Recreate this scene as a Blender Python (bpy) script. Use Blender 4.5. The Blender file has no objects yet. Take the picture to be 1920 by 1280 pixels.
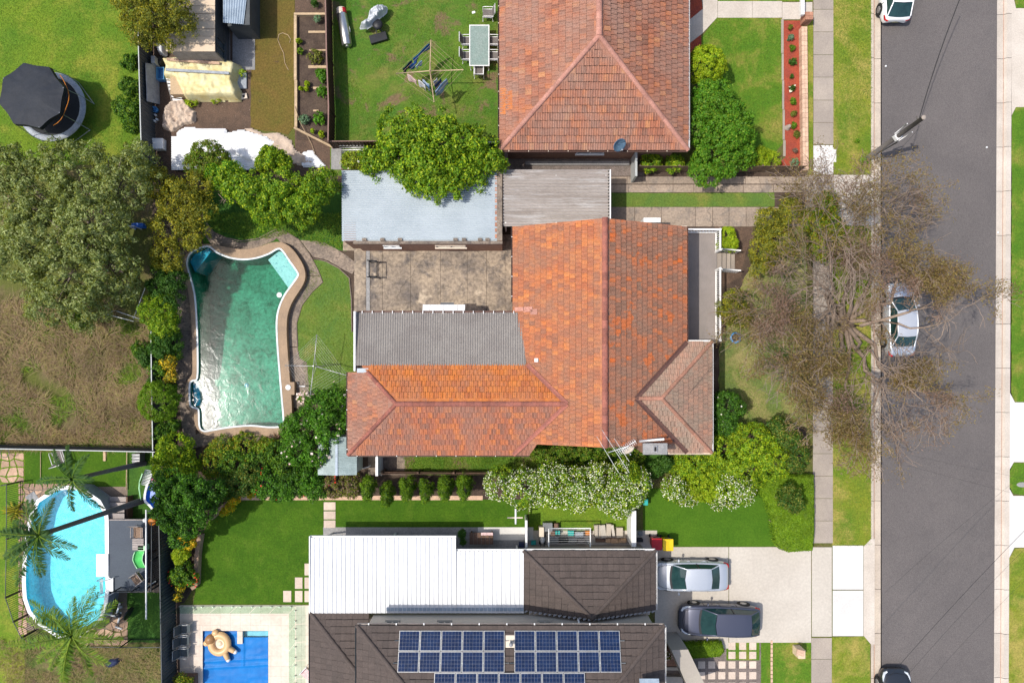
import bpy, bmesh, math, random
import numpy as np
from mathutils import Vector, Matrix, noise as mnoise
from mathutils.geometry import tessellate_polygon
R = math.radians
rnd = random.Random(7)
scene = bpy.context.scene
COL = scene.collection

# ---------------------------------------------------------------- camera
ALT = 41.0                       # flying height, metres
PPM = 31.22                      # photo pixels per metre at ground level
CX, CY = 960.0, 690.0            # photo pixel straight below the camera
cd = bpy.data.cameras.new('camera'); cam = bpy.data.objects.new('camera', cd)
COL.objects.link(cam); scene.camera = cam
cam.location = (0, 0, ALT); cam.rotation_euler = (0, 0, 0)
cd.sensor_fit = 'HORIZONTAL'; cd.sensor_width = 36.0
cd.lens = 36.0 * (PPM * ALT) / 1920.0
cd.shift_x = 0.0; cd.shift_y = (CY - 640.0) / 1920.0
cd.clip_end = 2000.0

# ---------------------------------------------------------------- sky and sun
SUN_EL, SUN_AZ = R(62.0), R(187.0)     # azimuth measured from +X, counter-clockwise, towards the sun
sdir = Vector((math.cos(SUN_EL)*math.cos(SUN_AZ), math.cos(SUN_EL)*math.sin(SUN_AZ), math.sin(SUN_EL)))
world = bpy.data.worlds.new('World'); scene.world = world; world.use_nodes = True
wn = world.node_tree.nodes; wl = world.node_tree.links
bg = wn['Background']; sky = wn.new('ShaderNodeTexSky'); sky.sky_type = 'NISHITA'
sky.sun_disc = False; sky.sun_elevation = SUN_EL; sky.sun_rotation = math.pi/2 - SUN_AZ
sky.air_density = 1.0; sky.dust_density = 2.5; sky.ozone_density = 1.0
wl.new(sky.outputs[0], bg.inputs[0]); bg.inputs[1].default_value = 0.15
sl = bpy.data.lights.new('sun', 'SUN'); sl.energy = 3.05; sl.angle = R(0.55); sl.color = (1.0, 0.95, 0.87)
sun = bpy.data.objects.new('sun', sl); COL.objects.link(sun)
sun.rotation_euler = (-sdir).to_track_quat('-Z', 'Y').to_euler(); sun.location = (-40, 0, 60)
scene.view_settings.view_transform = 'Standard'; scene.view_settings.look = 'None'
scene.view_settings.exposure = 0.38; scene.view_settings.gamma = 1.0
scene.render.engine = 'CYCLES'

# ---------------------------------------------------------------- measuring helpers
def fz(z): return (ALT - z) / ALT
def W(px, py, z=0.0):
    k = fz(z) / PPM
    return Vector(((px - CX)*k, (CY - py)*k, z))
def L(p, z=0.0): return p * fz(z) / PPM            # a length in photo pixels at height z
def W2(px, py, z=0.0): return W(px, py, z).xy

# ---------------------------------------------------------------- mesh helpers
def org(o):
    v = Vector((0, 0, 0))
    while o is not None:
        v += o.location; o = o.parent
    return v

class MB:
    def __init__(s): s.v = []; s.f = []; s.m = []; s.sm = []
    def add(s, vs, fs, mi=0, smooth=False):
        b = len(s.v); s.v += [tuple(p) for p in vs]
        for f in fs:
            s.f.append(tuple(b + i for i in f)); s.m.append(mi); s.sm.append(smooth)
        return s
    def box(s, x0, x1, y0, y1, z0, z1, mi=0):
        if x0 > x1: x0, x1 = x1, x0
        if y0 > y1: y0, y1 = y1, y0
        vs = [(x0,y0,z0),(x1,y0,z0),(x1,y1,z0),(x0,y1,z0),(x0,y0,z1),(x1,y0,z1),(x1,y1,z1),(x0,y1,z1)]
        return s.add(vs, [(3,2,1,0),(4,5,6,7),(0,1,5,4),(1,2,6,5),(2,3,7,6),(3,0,4,7)], mi)
    def rbox(s, c, sx, sy, sz, rot=0.0, mi=0, tilt=None):
        """box with its base centre at c, turned by rot about Z (tilt = an optional Matrix instead)"""
        M_ = tilt if tilt is not None else Matrix.Rotation(rot, 3, 'Z')
        vs = []
        for z in (0, sz):
            for x, y in ((-1,-1),(1,-1),(1,1),(-1,1)):
                vs.append(Vector(c) + M_ @ Vector((x*sx/2, y*sy/2, z)))
        return s.add(vs, [(3,2,1,0),(4,5,6,7),(0,1,5,4),(1,2,6,5),(2,3,7,6),(3,0,4,7)], mi)
    def bpx(s, px0, py0, px1, py1, z0, z1, mi=0):
        a = W(px0, py0, z1); b = W(px1, py1, z1)
        return s.box(a.x, b.x, a.y, b.y, z0, z1, mi)
    def prism(s, poly, z0, z1, mi=0, bottom=False):
        n = len(poly)
        ar = sum(poly[i][0]*poly[(i+1)%n][1]-poly[(i+1)%n][0]*poly[i][1] for i in range(n))
        if ar < 0: poly = poly[::-1]
        zt = z1 if hasattr(z1, '__len__') else [z1]*n
        vs = [(p[0], p[1], z0) for p in poly] + [(p[0], p[1], zt[i]) for i, p in enumerate(poly)]
        fs = [(i, (i+1)%n, n+(i+1)%n, n+i) for i in range(n)]
        tris = tessellate_polygon([[Vector((p[0], p[1], 0)) for p in poly]])
        for t in tris:
            a, b, c = t
            cr = (poly[b][0]-poly[a][0])*(poly[c][1]-poly[a][1])-(poly[b][1]-poly[a][1])*(poly[c][0]-poly[a][0])
            if cr < 0: t = (a, c, b)
            fs.append(tuple(n+i for i in t))
            if bottom: fs.append(tuple(reversed(t)))
        return s.add(vs, fs, mi)
    def tube(s, pts, r, n=6, mi=0, caps=True, smooth=True):
        pts = [Vector(p) for p in pts]; k = len(pts)
        rs = r if hasattr(r, '__len__') else [r]*k
        vs = []
        up = Vector((0,0,1))
        for i, p in enumerate(pts):
            d = (pts[min(i+1,k-1)] - pts[max(i-1,0)])
            if d.length < 1e-9: d = Vector((0,0,1))
            d.normalize()
            a = up if abs(d.z) < .9 else Vector((1,0,0))
            e1 = d.cross(a).normalized(); e2 = d.cross(e1)
            for j in range(n):
                t = 2*math.pi*j/n
                vs.append(p + (e1*math.cos(t) + e2*math.sin(t))*rs[i])
        fs = []
        for i in range(k-1):
            for j in range(n):
                fs.append((i*n+j, i*n+(j+1)%n, (i+1)*n+(j+1)%n, (i+1)*n+j))
        s.add(vs, fs, mi, smooth)
        if caps:
            b = len(s.v) - len(vs)
            s.f.append(tuple(b+j for j in range(n))); s.m.append(mi); s.sm.append(False)
            s.f.append(tuple(b+(k-1)*n+j for j in reversed(range(n)))); s.m.append(mi); s.sm.append(False)
        return s
    def cyl(s, c, r, h, n=16, mi=0, r2=None):
        c = Vector(c)
        return s.tube([c, c+Vector((0,0,h))], [r, r if r2 is None else r2], n, mi)
    def lathe(s, c, prof, n=16, mi=0, sx=1, sy=1, smooth=True):
        c = Vector(c); vs = []; k = len(prof)
        for r, z in prof:
            for j in range(n):
                t = 2*math.pi*j/n
                vs.append(c + Vector((r*sx*math.cos(t), r*sy*math.sin(t), z)))
        fs = [(i*n+j, i*n+(j+1)%n, (i+1)*n+(j+1)%n, (i+1)*n+j) for i in range(k-1) for j in range(n)]
        return s.add(vs, fs, mi, smooth)
    def grid(s, fn, nu, nv, mi=0, smooth=True):
        vs = [fn(i/nu, j/nv) for j in range(nv+1) for i in range(nu+1)]
        fs = [(j*(nu+1)+i, j*(nu+1)+i+1, (j+1)*(nu+1)+i+1, (j+1)*(nu+1)+i) for j in range(nv) for i in range(nu)]
        return s.add(vs, fs, mi, smooth)
    def sphere(s, c, r, n=10, k=7, mi=0, sc=(1,1,1)):
        c = Vector(c)
        def f(u, v):
            t = u*2*math.pi; p = (v-.5)*math.pi
            return c + Vector((r*sc[0]*math.cos(p)*math.cos(t), r*sc[1]*math.cos(p)*math.sin(t), r*sc[2]*math.sin(p)))
        return s.grid(f, n, k, mi)
    def build(s, name, mats, parent=None, bevel=0):
        if not isinstance(mats, (list, tuple)): mats = [mats]
        if parent is not None: o_ = org(parent)
        else:
            a = np.array(s.v); lo = a.min(0); hi = a.max(0)
            o_ = Vector(((lo[0]+hi[0])/2, (lo[1]+hi[1])/2, lo[2]))
        me = bpy.data.meshes.new(name)
        me.from_pydata([(v[0]-o_.x, v[1]-o_.y, v[2]-o_.z) for v in s.v], [], s.f)
        for m in mats: me.materials.append(MAT(m))
        me.polygons.foreach_set('material_index', s.m)
        me.polygons.foreach_set('use_smooth', s.sm)
        me.update()
        ob = bpy.data.objects.new(name, me); COL.objects.link(ob)
        if parent is not None: ob.parent = parent
        else: ob.location = o_
        if bevel:
            b = ob.modifiers.new('bevel', 'BEVEL'); b.width = bevel; b.segments = 2; b.limit_method = 'ANGLE'
        return ob

USED = {}
def tag(o, label=None, cat=None, group=None, kind=None):
    if label:
        o['label'] = label; USED.setdefault(label, []).append(o.name)
    if cat: o['category'] = cat
    if group: o['group'] = group
    if kind: o['kind'] = kind
    return o
def thing(name, label, cat, loc=(0,0,0), group=None, rz=0):
    o = bpy.data.objects.new(name, None); COL.objects.link(o)
    o.location = loc; o.rotation_euler = (0, 0, rz); o.empty_display_size = .2
    return tag(o, label, cat, group)
def copy_tree(o, parent=None):
    c = o.copy(); COL.objects.link(c); c.parent = parent
    for ch in list(o.children): copy_tree(ch, c)
    return c
def struct(mb, name, mat, label, cat='ground', bevel=0):
    return tag(mb.build(name, mat, bevel=bevel), label, cat, kind='structure')

# ---------------------------------------------------------------- procedural materials
MATS = {}
def MAT(m): return MATS[m] if isinstance(m, str) else m
def nd(nt, t, **k):
    n = nt.nodes.new(t)
    for a, b in k.items(): setattr(n, a, b)
    return n
def rgba(c): return (c[0], c[1], c[2], 1.0)
def sRGB(r, g, b):
    return tuple(((c/255)/12.92 if c/255 <= .04045 else ((c/255+.055)/1.055)**2.4) for c in (r, g, b))
def math_(nt, op, a, b=None, clamp=False):
    n = nd(nt, 'ShaderNodeMath', operation=op); n.use_clamp = clamp
    for i, v in enumerate((a, b)):
        if v is None: continue
        if isinstance(v, (int, float)): n.inputs[i].default_value = v
        else: nt.links.new(v, n.inputs[i])
    return n.outputs[0]
def mixc(nt, fac, a, b, mode='MIX'):
    n = nd(nt, 'ShaderNodeMix', data_type='RGBA', blend_type=mode)
    for sock, v in ((n.inputs[0], fac), (n.inputs[6], a), (n.inputs[7], b)):
        if isinstance(v, (int, float)): sock.default_value = v
        elif isinstance(v, tuple): sock.default_value = rgba(v)
        else: nt.links.new(v, sock)
    return n.outputs[2]
def noise_(nt, vec, scale, detail=4, rough=.6, dist=0):
    n = nd(nt, 'ShaderNodeTexNoise'); n.inputs['Scale'].default_value = scale
    n.inputs['Detail'].default_value = detail; n.inputs['Roughness'].default_value = rough
    n.inputs['Distortion'].default_value = dist
    if vec is not None: nt.links.new(vec, n.inputs['Vector'])
    return n.outputs['Fac']
def ramp_(nt, fac, stops, interp='LINEAR'):
    n = nd(nt, 'ShaderNodeValToRGB'); r = n.color_ramp; r.interpolation = interp
    while len(r.elements) < len(stops): r.elements.new(.5)
    for e, (p, c) in zip(r.elements, stops):
        e.position = p; e.color = rgba(c) if hasattr(c, '__len__') else (c, c, c, 1)
    nt.links.new(fac, n.inputs[0]); return n.outputs[0]
def base_mat(name):
    m = bpy.data.materials.new(name); m.use_nodes = True; MATS[name] = m
    nt = m.node_tree; return m, nt, nt.nodes['Principled BSDF']
def rand_(nt):
    """a random number per loose piece and per object"""
    g = nd(nt, 'ShaderNodeNewGeometry'); o = nd(nt, 'ShaderNodeObjectInfo')
    return math_(nt, 'FRACT', math_(nt, 'ADD', g.outputs['Random Per Island'], o.outputs['Random']))
def M(name, c1, c2=None, c3=None, s=.6, fine=.18, fs=14, rough=.85, bump=0.0, bs=25, metal=0.0, isl=0.0, spec=.35,
      crack=0, crackcol=(.05,.045,.04), lo=.38, hi=.62, spots=None, coat=0.0, aniso=None):
    m, nt, p = base_mat(name); Lk = nt.links
    g = nd(nt, 'ShaderNodeNewGeometry'); pos = g.outputs['Position']
    if aniso:
        mp = nd(nt, 'ShaderNodeMapping'); mp.inputs['Scale'].default_value = aniso; Lk.new(pos, mp.inputs[0]); pos = mp.outputs[0]
    c2 = c2 or tuple(x*.8 for x in c1)
    col = ramp_(nt, noise_(nt, pos, s, 5, .62, .3), [(lo, c1), (hi, c2)])
    if c3:
        f3 = ramp_(nt, noise_(nt, pos, s*2.7, 5, .65, .5), [(.5, 0.0), (.66, 1.0)])
        col = mixc(nt, f3, col, c3)
    if spots:   # (scale, threshold, colour)
        f4 = ramp_(nt, noise_(nt, pos, spots[0], 3, .6), [(spots[1], 0.0), (spots[1]+.06, 1.0)])
        col = mixc(nt, f4, col, spots[2])
    if fine:
        f = noise_(nt, pos, fs, 3, .7)
        v = ramp_(nt, f, [(.25, 1-fine*1.6), (.75, 1+fine*1.6)])
        col = mixc(nt, 1.0, col, v, 'MULTIPLY')
    if isl:
        v = ramp_(nt, rand_(nt), [(0, 1-isl), (1, 1+isl)])
        col = mixc(nt, 1.0, col, v, 'MULTIPLY')
    if crack:
        vo = nd(nt, 'ShaderNodeTexVoronoi', feature='DISTANCE_TO_EDGE'); vo.inputs['Scale'].default_value = crack
        wv = nd(nt, 'ShaderNodeVectorMath', operation='ADD')
        nn = nd(nt, 'ShaderNodeTexNoise'); nn.inputs['Scale'].default_value = 1.3; Lk.new(pos, nn.inputs['Vector'])
        sc = nd(nt, 'ShaderNodeVectorMath', operation='SCALE'); sc.inputs['Scale'].default_value = .9
        Lk.new(nn.outputs['Color'], sc.inputs[0]); Lk.new(pos, wv.inputs[0]); Lk.new(sc.outputs[0], wv.inputs[1])
        Lk.new(wv.outputs[0], vo.inputs['Vector'])
        fc = ramp_(nt, vo.outputs['Distance'], [(0, .5), (.02*crack/.5 if crack < .5 else .02, 0.0)])
        col = mixc(nt, fc, col, crackcol)
    Lk.new(col, p.inputs['Base Color'])
    p.inputs['Roughness'].default_value = rough; p.inputs['Metallic'].default_value = metal
    p.inputs['Specular IOR Level'].default_value = spec
    if coat: p.inputs['Coat Weight'].default_value = coat; p.inputs['Coat Roughness'].default_value = .04
    if bump:
        b = nd(nt, 'ShaderNodeBump'); b.inputs['Strength'].default_value = min(1.0, bump); b.inputs['Distance'].default_value = .03
        Lk.new(noise_(nt, pos, bs, 4, .6), b.inputs['Height']); Lk.new(b.outputs[0], p.inputs['Normal'])
    return m
def lawn(name, a, b, c, d=None, s=.35, dry=.6, drys=.5, fine=.5, bare=.6):
    """a/b greens, c yellowing grass, d bare earth"""
    m, nt, p = base_mat(name); Lk = nt.links
    pos = nd(nt, 'ShaderNodeNewGeometry').outputs['Position']
    col = ramp_(nt, noise_(nt, pos, s, 6, .65, .4), [(.36, a), (.64, b)])
    col = mixc(nt, ramp_(nt, noise_(nt, pos, drys, 6, .7, .3), [(dry, 0.0), (dry+.16, 1.0)]), col, c)
    if d: col = mixc(nt, ramp_(nt, noise_(nt, pos, drys*1.1, 6, .72, .4), [(bare, 0.0), (bare+.07, .9)]), col, d)
    col = mixc(nt, 1.0, col, ramp_(nt, noise_(nt, pos, 9, 3, .75), [(.2, 1-fine*.8), (.8, 1+fine*.8)]), 'MULTIPLY')
    col = mixc(nt, 1.0, col, ramp_(nt, noise_(nt, pos, 45, 2, .7), [(.25, 1-fine), (.75, 1+fine)]), 'MULTIPLY')
    Lk.new(col, p.inputs['Base Color']); p.inputs['Roughness'].default_value = .9; p.inputs['Specular IOR Level'].default_value = .2
    bm_ = nd(nt, 'ShaderNodeBump'); bm_.inputs['Strength'].default_value = .8; bm_.inputs['Distance'].default_value = .03
    Lk.new(noise_(nt, pos, 35, 3, .7), bm_.inputs['Height']); Lk.new(bm_.outputs[0], p.inputs['Normal'])
    return m
def leafm(name, a, b, c, big=.9, trans=.36, rough=.55, gain=1.55):
    a, b, c = (tuple(min(.85, v*gain) for v in q) for q in (a, b, c))
    m, nt, p = base_mat(name); Lk = nt.links
    pos = nd(nt, 'ShaderNodeNewGeometry').outputs['Position']
    col = ramp_(nt, rand_(nt), [(0, a), (.55, b), (1, c)])
    col = mixc(nt, 1.0, col, ramp_(nt, noise_(nt, pos, big, 3, .6), [(.3, .8), (.7, 1.25)]), 'MULTIPLY')
    Lk.new(col, p.inputs['Base Color']); p.inputs['Roughness'].default_value = rough; p.inputs['Specular IOR Level'].default_value = .3
    tr = nd(nt, 'ShaderNodeBsdfTranslucent'); Lk.new(mixc(nt, 1.0, col, (1.3, 1.25, .6), 'MULTIPLY'), tr.inputs[0])
    mx = nd(nt, 'ShaderNodeMixShader'); mx.inputs[0].default_value = trans
    Lk.new(p.outputs[0], mx.inputs[1]); Lk.new(tr.outputs[0], mx.inputs[2])
    Lk.new(mx.outputs[0], nt.nodes['Material Output'].inputs[0])
    return m
def tilem(name, stops, lichen, lich=.62, ls=.5, patch=None):
    m, nt, p = base_mat(name); Lk = nt.links
    pos = nd(nt, 'ShaderNodeNewGeometry').outputs['Position']
    r = rand_(nt)
    col = ramp_(nt, r, stops, 'LINEAR')
    col = mixc(nt, ramp_(nt, noise_(nt, pos, ls, 6, .68, .5), [(lich-.18, 0.0), (lich+.1, .85)]), col, lichen)
    if patch: col = mixc(nt, ramp_(nt, noise_(nt, pos, patch[0], 3, .6), [(patch[1], 0.0), (patch[1]+.05, .9)]), col, patch[2])
    col = mixc(nt, 1.0, col, ramp_(nt, noise_(nt, pos, 13, 4, .75), [(.25, .68), (.75, 1.32)]), 'MULTIPLY')
    Lk.new(col, p.inputs['Base Color']); p.inputs['Roughness'].default_value = .75; p.inputs['Specular IOR Level'].default_value = .3
    b = nd(nt, 'ShaderNodeBump'); b.inputs['Strength'].default_value = .4; b.inputs['Distance'].default_value = .02
    Lk.new(noise_(nt, pos, 30, 3, .6), b.inputs['Height']); Lk.new(b.outputs[0], p.inputs['Normal'])
    return m
def waterm(name, tint, rough=.09, bump=.25, bs=2.2, fres=1.33, absorb=None):
    m, nt, p = base_mat(name); Lk = nt.links
    nt.nodes.remove(p)
    pos = nd(nt, 'ShaderNodeNewGeometry').outputs['Position']
    t = nd(nt, 'ShaderNodeBsdfTransparent'); t.inputs[0].default_value = rgba(tint)
    g = nd(nt, 'ShaderNodeBsdfGlossy'); g.inputs['Roughness'].default_value = rough
    b = nd(nt, 'ShaderNodeBump'); b.inputs['Strength'].default_value = bump; b.inputs['Distance'].default_value = .1
    Lk.new(noise_(nt, pos, bs, 5, .6, .8), b.inputs['Height']); Lk.new(b.outputs[0], g.inputs['Normal'])
    fr = nd(nt, 'ShaderNodeFresnel'); fr.inputs['IOR'].default_value = fres; Lk.new(b.outputs[0], fr.inputs['Normal'])
    mx = nd(nt, 'ShaderNodeMixShader'); Lk.new(fr.outputs[0], mx.inputs[0]); Lk.new(t.outputs[0], mx.inputs[1]); Lk.new(g.outputs[0], mx.inputs[2])
    Lk.new(mx.outputs[0], nt.nodes['Material Output'].inputs[0])
    if absorb:
        va = nd(nt, 'ShaderNodeVolumeAbsorption'); va.inputs[0].default_value = rgba(absorb[0]); va.inputs[1].default_value = absorb[1]
        Lk.new(va.outputs[0], nt.nodes['Material Output'].inputs['Volume'])
    return m
def glassm(name, tint, ior=1.45):
    m, nt, p = base_mat(name); Lk = nt.links; nt.nodes.remove(p)
    t = nd(nt, 'ShaderNodeBsdfTransparent'); t.inputs[0].default_value = rgba(tint)
    g = nd(nt, 'ShaderNodeBsdfGlossy'); g.inputs['Roughness'].default_value = .02
    fr = nd(nt, 'ShaderNodeLayerWeight'); fr.inputs['Blend'].default_value = .15
    mx = nd(nt, 'ShaderNodeMixShader'); Lk.new(math_(nt,'MULTIPLY',fr.outputs['Facing'],.35), mx.inputs[0]); Lk.new(t.outputs[0], mx.inputs[1]); Lk.new(g.outputs[0], mx.inputs[2])
    Lk.new(mx.outputs[0], nt.nodes['Material Output'].inputs[0]); return m

# grounds
lawn('lawn_bright', (.075,.165,.012), (.135,.205,.014), (.22,.24,.03), s=.3, dry=.50, drys=.35)
lawn('lawn_patchy', (.055,.135,.014), (.10,.165,.018), (.17,.17,.04), (.17,.11,.065), s=.5, dry=.5, drys=.36, bare=.545)
lawn('lawn_neat', (.05,.125,.006), (.068,.15,.008), (.09,.165,.012), s=.6, fine=.35)
lawn('lawn_turf', (.038,.10,.004), (.060,.13,.006), (.075,.14,.010), s=.9, dry=.52, drys=1.1, fine=.45)
lawn('lawn_rough', (.07,.105,.02), (.13,.125,.035), (.19,.14,.07), (.09,.065,.04), s=.7, dry=.47, drys=.6, bare=.56)
lawn('lawn_verge', (.10,.17,.014), (.19,.215,.02), (.30,.255,.06), s=.45, dry=.45, drys=.5)
lawn('lawn_faded', (.115,.16,.045), (.175,.19,.05), (.26,.225,.09), s=.6, dry=.47, drys=.6)
lawn('lawn_pale', (.085,.16,.03), (.135,.185,.03), (.20,.20,.05), s=.5, dry=.55, drys=.5)
lawn('lawn_front', (.06,.15,.010), (.115,.19,.014), (.23,.21,.045), s=.45, dry=.5, drys=.45)
lawn('grass_dead', (.15,.10,.025), (.12,.10,.02), (.09,.10,.015), (.085,.055,.035), s=.5, dry=.55)
lawn('grass_dry', (.115,.085,.04), (.175,.125,.075), (.10,.11,.024), s=.7, dry=.36, drys=.45, fine=.5)
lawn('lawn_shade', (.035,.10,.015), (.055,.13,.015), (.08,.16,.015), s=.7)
M('soil', (.12,.075,.05), (.085,.055,.038), s=1.2, fine=.4, fs=22, bump=.8, spots=(9, .66, (.3,.24,.19)))
M('soil_dark', (.055,.036,.026), (.085,.058,.04), s=1.5, fine=.4, fs=22, bump=.8, spots=(11, .7, (.22,.17,.13)))
M('mulch_red', (.33,.06,.028), (.26,.05,.03), s=2, fine=.35, fs=30, bump=.8)
M('gravel', (.20,.16,.14), (.14,.115,.10), s=2, fine=.5, fs=30, bump=.8)
M('asphalt', (.132,.117,.111), (.112,.100,.096), (.122,.109,.104), s=.2, fine=.3, fs=30, rough=.92, bump=.5, bs=60, spots=(6.5,.80,(.21,.19,.18)))
M('concrete_path', (.36,.305,.25), (.30,.255,.215), s=.5, fine=.12, fs=18, isl=.09, bump=.2)
M('concrete_kerb', (.49,.415,.33), (.41,.345,.28), s=.7, fine=.12, isl=.06)
M('concrete_kerb_pale', (.54,.48,.41), (.47,.41,.345), s=.7, fine=.10, isl=.05)
M('concrete_white', (.62,.60,.57), (.57,.55,.52), s=.6, fine=.05, isl=.03)
M('concrete_drive', (.50,.455,.39), (.45,.405,.345), s=.35, fine=.07, fs=7, isl=.04)
M('concrete_old', (.36,.285,.22), (.28,.22,.17), (.22,.185,.155), s=.5, fine=.2, fs=9, isl=.10, crack=.2, bump=.3)
M('concrete_patio', (.36,.285,.205), (.195,.158,.125), (.12,.103,.092), s=.38, fine=.3, fs=5, isl=.03, crack=.17, bump=.35, spots=(.8,.60,(.42,.34,.25)))
M('concrete_pool', (.265,.205,.155), (.175,.14,.11), (.12,.095,.08), s=1.0, fine=.28, fs=10, isl=.06, bump=.4)
M('concrete_grey', (.30,.29,.28), (.24,.235,.23), s=.8, fine=.2)
M('coping', (.36,.25,.16), (.29,.205,.135), s=1.0, fine=.28, fs=45, bump=.5)
M('porch_pebble', (.26,.225,.205), (.23,.20,.18), s=1, fine=.3, fs=45, bump=.3)
M('travertine', (.68,.58,.49), (.62,.52,.43), s=.7, fine=.07, fs=5, isl=.05)
M('paver', (.60,.49,.40), (.52,.42,.34), s=.8, fine=.1, isl=.07)
M('flagstone', (.42,.28,.19), (.34,.225,.15), s=1, fine=.2, isl=.28, bump=.4)
M('mortar', (.22,.17,.13), (.17,.13,.10), s=2)
# buildings
tilem('tile_orange', [(0,(.29,.115,.065)),(.12,(.37,.12,.056)),(.5,(.43,.145,.062)),(.85,(.50,.165,.055)),(1,(.54,.20,.065))], (.29,.15,.095), .55, .7)
tilem('tile_flame', [(0,(.38,.115,.04)),(.5,(.48,.15,.036)),(.9,(.54,.18,.04)),(1,(.36,.135,.06))], (.35,.15,.085), .60, .8)
tilem('tile_weather', [(0,(.22,.115,.075)),(.3,(.32,.135,.08)),(.8,(.41,.15,.075)),(.94,(.50,.145,.045)),(1,(.55,.13,.03))], (.27,.16,.11), .56, .8, patch=(.9,.60,(.50,.14,.045)))
tilem('tile_mix', [(0,(.26,.115,.075)),(.4,(.38,.13,.07)),(.8,(.46,.15,.06)),(1,(.52,.18,.06))], (.30,.16,.115), .55, .6)
tilem('tile_front', [(0,(.27,.165,.12)),(.5,(.37,.21,.15)),(1,(.42,.22,.145))], (.28,.215,.16), .52, .8, patch=(1.4,.66,(.40,.10,.055)))
tilem('tile_rose', [(0,(.22,.10,.065)),(.3,(.31,.118,.070)),(.75,(.38,.14,.074)),(.93,(.43,.155,.068)),(1,(.46,.215,.10))], (.30,.175,.13), .53, .5)
tilem('tile_brown', [(0,(.072,.055,.047)),(.5,(.082,.062,.053)),(1,(.092,.070,.060))], (.066,.052,.046), .62, .4)
M('ridge_red', (.30,.105,.072), (.22,.085,.065), s=3, fine=.2, isl=.2)
M('tile_lip_shade', (.045,.026,.02), (.035,.02,.016), s=2)  # near-black tile lip: the shadow line under each course, put into colour
M('tile_lip_shade_dark', (.03,.024,.022), s=2)  # same painted course shadow for the flat brown tiles
M('ridge_rose', (.44,.22,.165), (.38,.18,.135), s=3, fine=.2, isl=.15)
M('ridge_brown', (.085,.066,.058), (.075,.058,.05), s=3, isl=.1)
M('ridge_front', (.36,.17,.115), (.28,.15,.10), s=3, fine=.2, isl=.2)
M('roof_zinc', (.40,.45,.48), (.35,.40,.43), s=.5, fine=.06, rough=.45, spots=(1.6,.74,(.40,.33,.27)))
M('roof_fibro', (.235,.215,.195), (.195,.175,.16), s=.7, fine=.22, fs=18, spots=(8,.66,(.12,.11,.10)))
M('roof_carport', (.36,.325,.30), (.26,.225,.20), (.42,.40,.385), s=.5, fine=.15, aniso=(.3,2.6,1))
M('roof_white', (.73,.74,.745), (.66,.665,.67), s=.5, fine=.03, rough=.5)
M('roof_cream', (.60,.465,.33), (.55,.425,.30), s=.5, fine=.06, isl=.07)
M('roof_poly', (.30,.37,.36), (.22,.28,.27), s=1.5, fine=.15, rough=.4)
M('roof_bluegrey', (.33,.40,.47), (.26,.32,.38), s=2, fine=.1, rough=.4)
M('brick_wall', (.30,.17,.115), (.24,.13,.09), s=6, fine=.2)
M('brick_red', (.42,.21,.135), (.36,.17,.11), s=6, fine=.2, isl=.2)
M('brick_pale', (.62,.42,.29), (.54,.36,.25), s=4, fine=.15, isl=.12)
M('wall_beige', (.47,.41,.335), (.44,.385,.315), s=1, fine=.05)
M('wall_render', (.40,.36,.30), (.37,.33,.28), s=1, fine=.05)
M('white_paint', (.80,.79,.77), (.76,.75,.73), s=2, fine=.04, rough=.5)
M('cream_paint', (.70,.60,.48), (.66,.56,.45), s=2, fine=.05)
M('gutter_brown', (.12,.06,.045), (.10,.05,.04), s=3, rough=.5)
M('dark_void', (.02,.019,.018), s=2)
M('fence_grey', (.075,.082,.085), (.06,.066,.07), s=2, fine=.1, rough=.6)
M('fence_blue', (.045,.062,.072), (.038,.052,.06), s=2, fine=.1, rough=.6)
M('fence_brown', (.075,.033,.025), (.065,.03,.024), s=2, fine=.1, rough=.6)
M('fence_cap', (.45,.47,.46), (.40,.42,.41), s=2, fine=.1, rough=.5)
M('fence_cap_brown', (.24,.135,.11), (.20,.115,.09), s=2, fine=.1, rough=.5)
M('timber_pale', (.52,.38,.235), (.44,.32,.195), s=3, fine=.15, isl=.15)
M('timber_grey', (.38,.33,.30), (.28,.245,.225), s=3, fine=.2, isl=.15, aniso=(1,5,1))
M('timber_dark', (.17,.10,.07), (.13,.08,.055), s=3, fine=.2, isl=.15)
M('paling', (.20,.135,.09), (.15,.105,.075), s=4, fine=.2, isl=.25)
# plain stuff
M('steel', (.55,.54,.52), (.50,.49,.47), s=2, rough=.3, metal=.9, fine=.04)
M('zinc_metal', (.50,.50,.49), (.42,.42,.41), s=4, rough=.45, metal=.5)
M('iron_black', (.018,.018,.02), s=3, rough=.55)
M('iron_grey', (.10,.105,.11), s=3, rough=.5)
M('plastic_black', (.018,.019,.022), s=3, rough=.5)
M('plastic_grey', (.20,.21,.22), s=3, rough=.5)
M('plastic_white', (.80,.80,.79), s=3, rough=.4, fine=.02)
M('plastic_red', (.42,.012,.02), s=3, rough=.4, fine=.03)
M('plastic_yellow', (.80,.52,.01), s=3, rough=.4, fine=.03)
M('plastic_green', (.10,.55,.13), s=3, rough=.4, fine=.03)
M('plastic_mint', (.45,.80,.45), s=3, rough=.4, fine=.03)
M('plastic_blue', (.02,.14,.55), (.015,.11,.48), s=2, rough=.35, fine=.03)
M('plastic_sky', (.10,.32,.62), s=2, rough=.4, fine=.03)
M('plastic_orange', (.60,.20,.02), s=2, rough=.5)
M('plastic_teal', (.03,.42,.38), s=2, rough=.5)
M('plastic_pink', (.75,.25,.33), s=2, rough=.5)
M('canvas_navy', (.017,.021,.030), (.013,.017,.025), s=2, fine=.12, rough=.62, bump=.5, bs=3, spec=.25)
M('trampoline_mat', (.012,.013,.016), s=3, rough=.7)
M('pad_grey', (.33,.36,.40), s=3, rough=.6)
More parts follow.
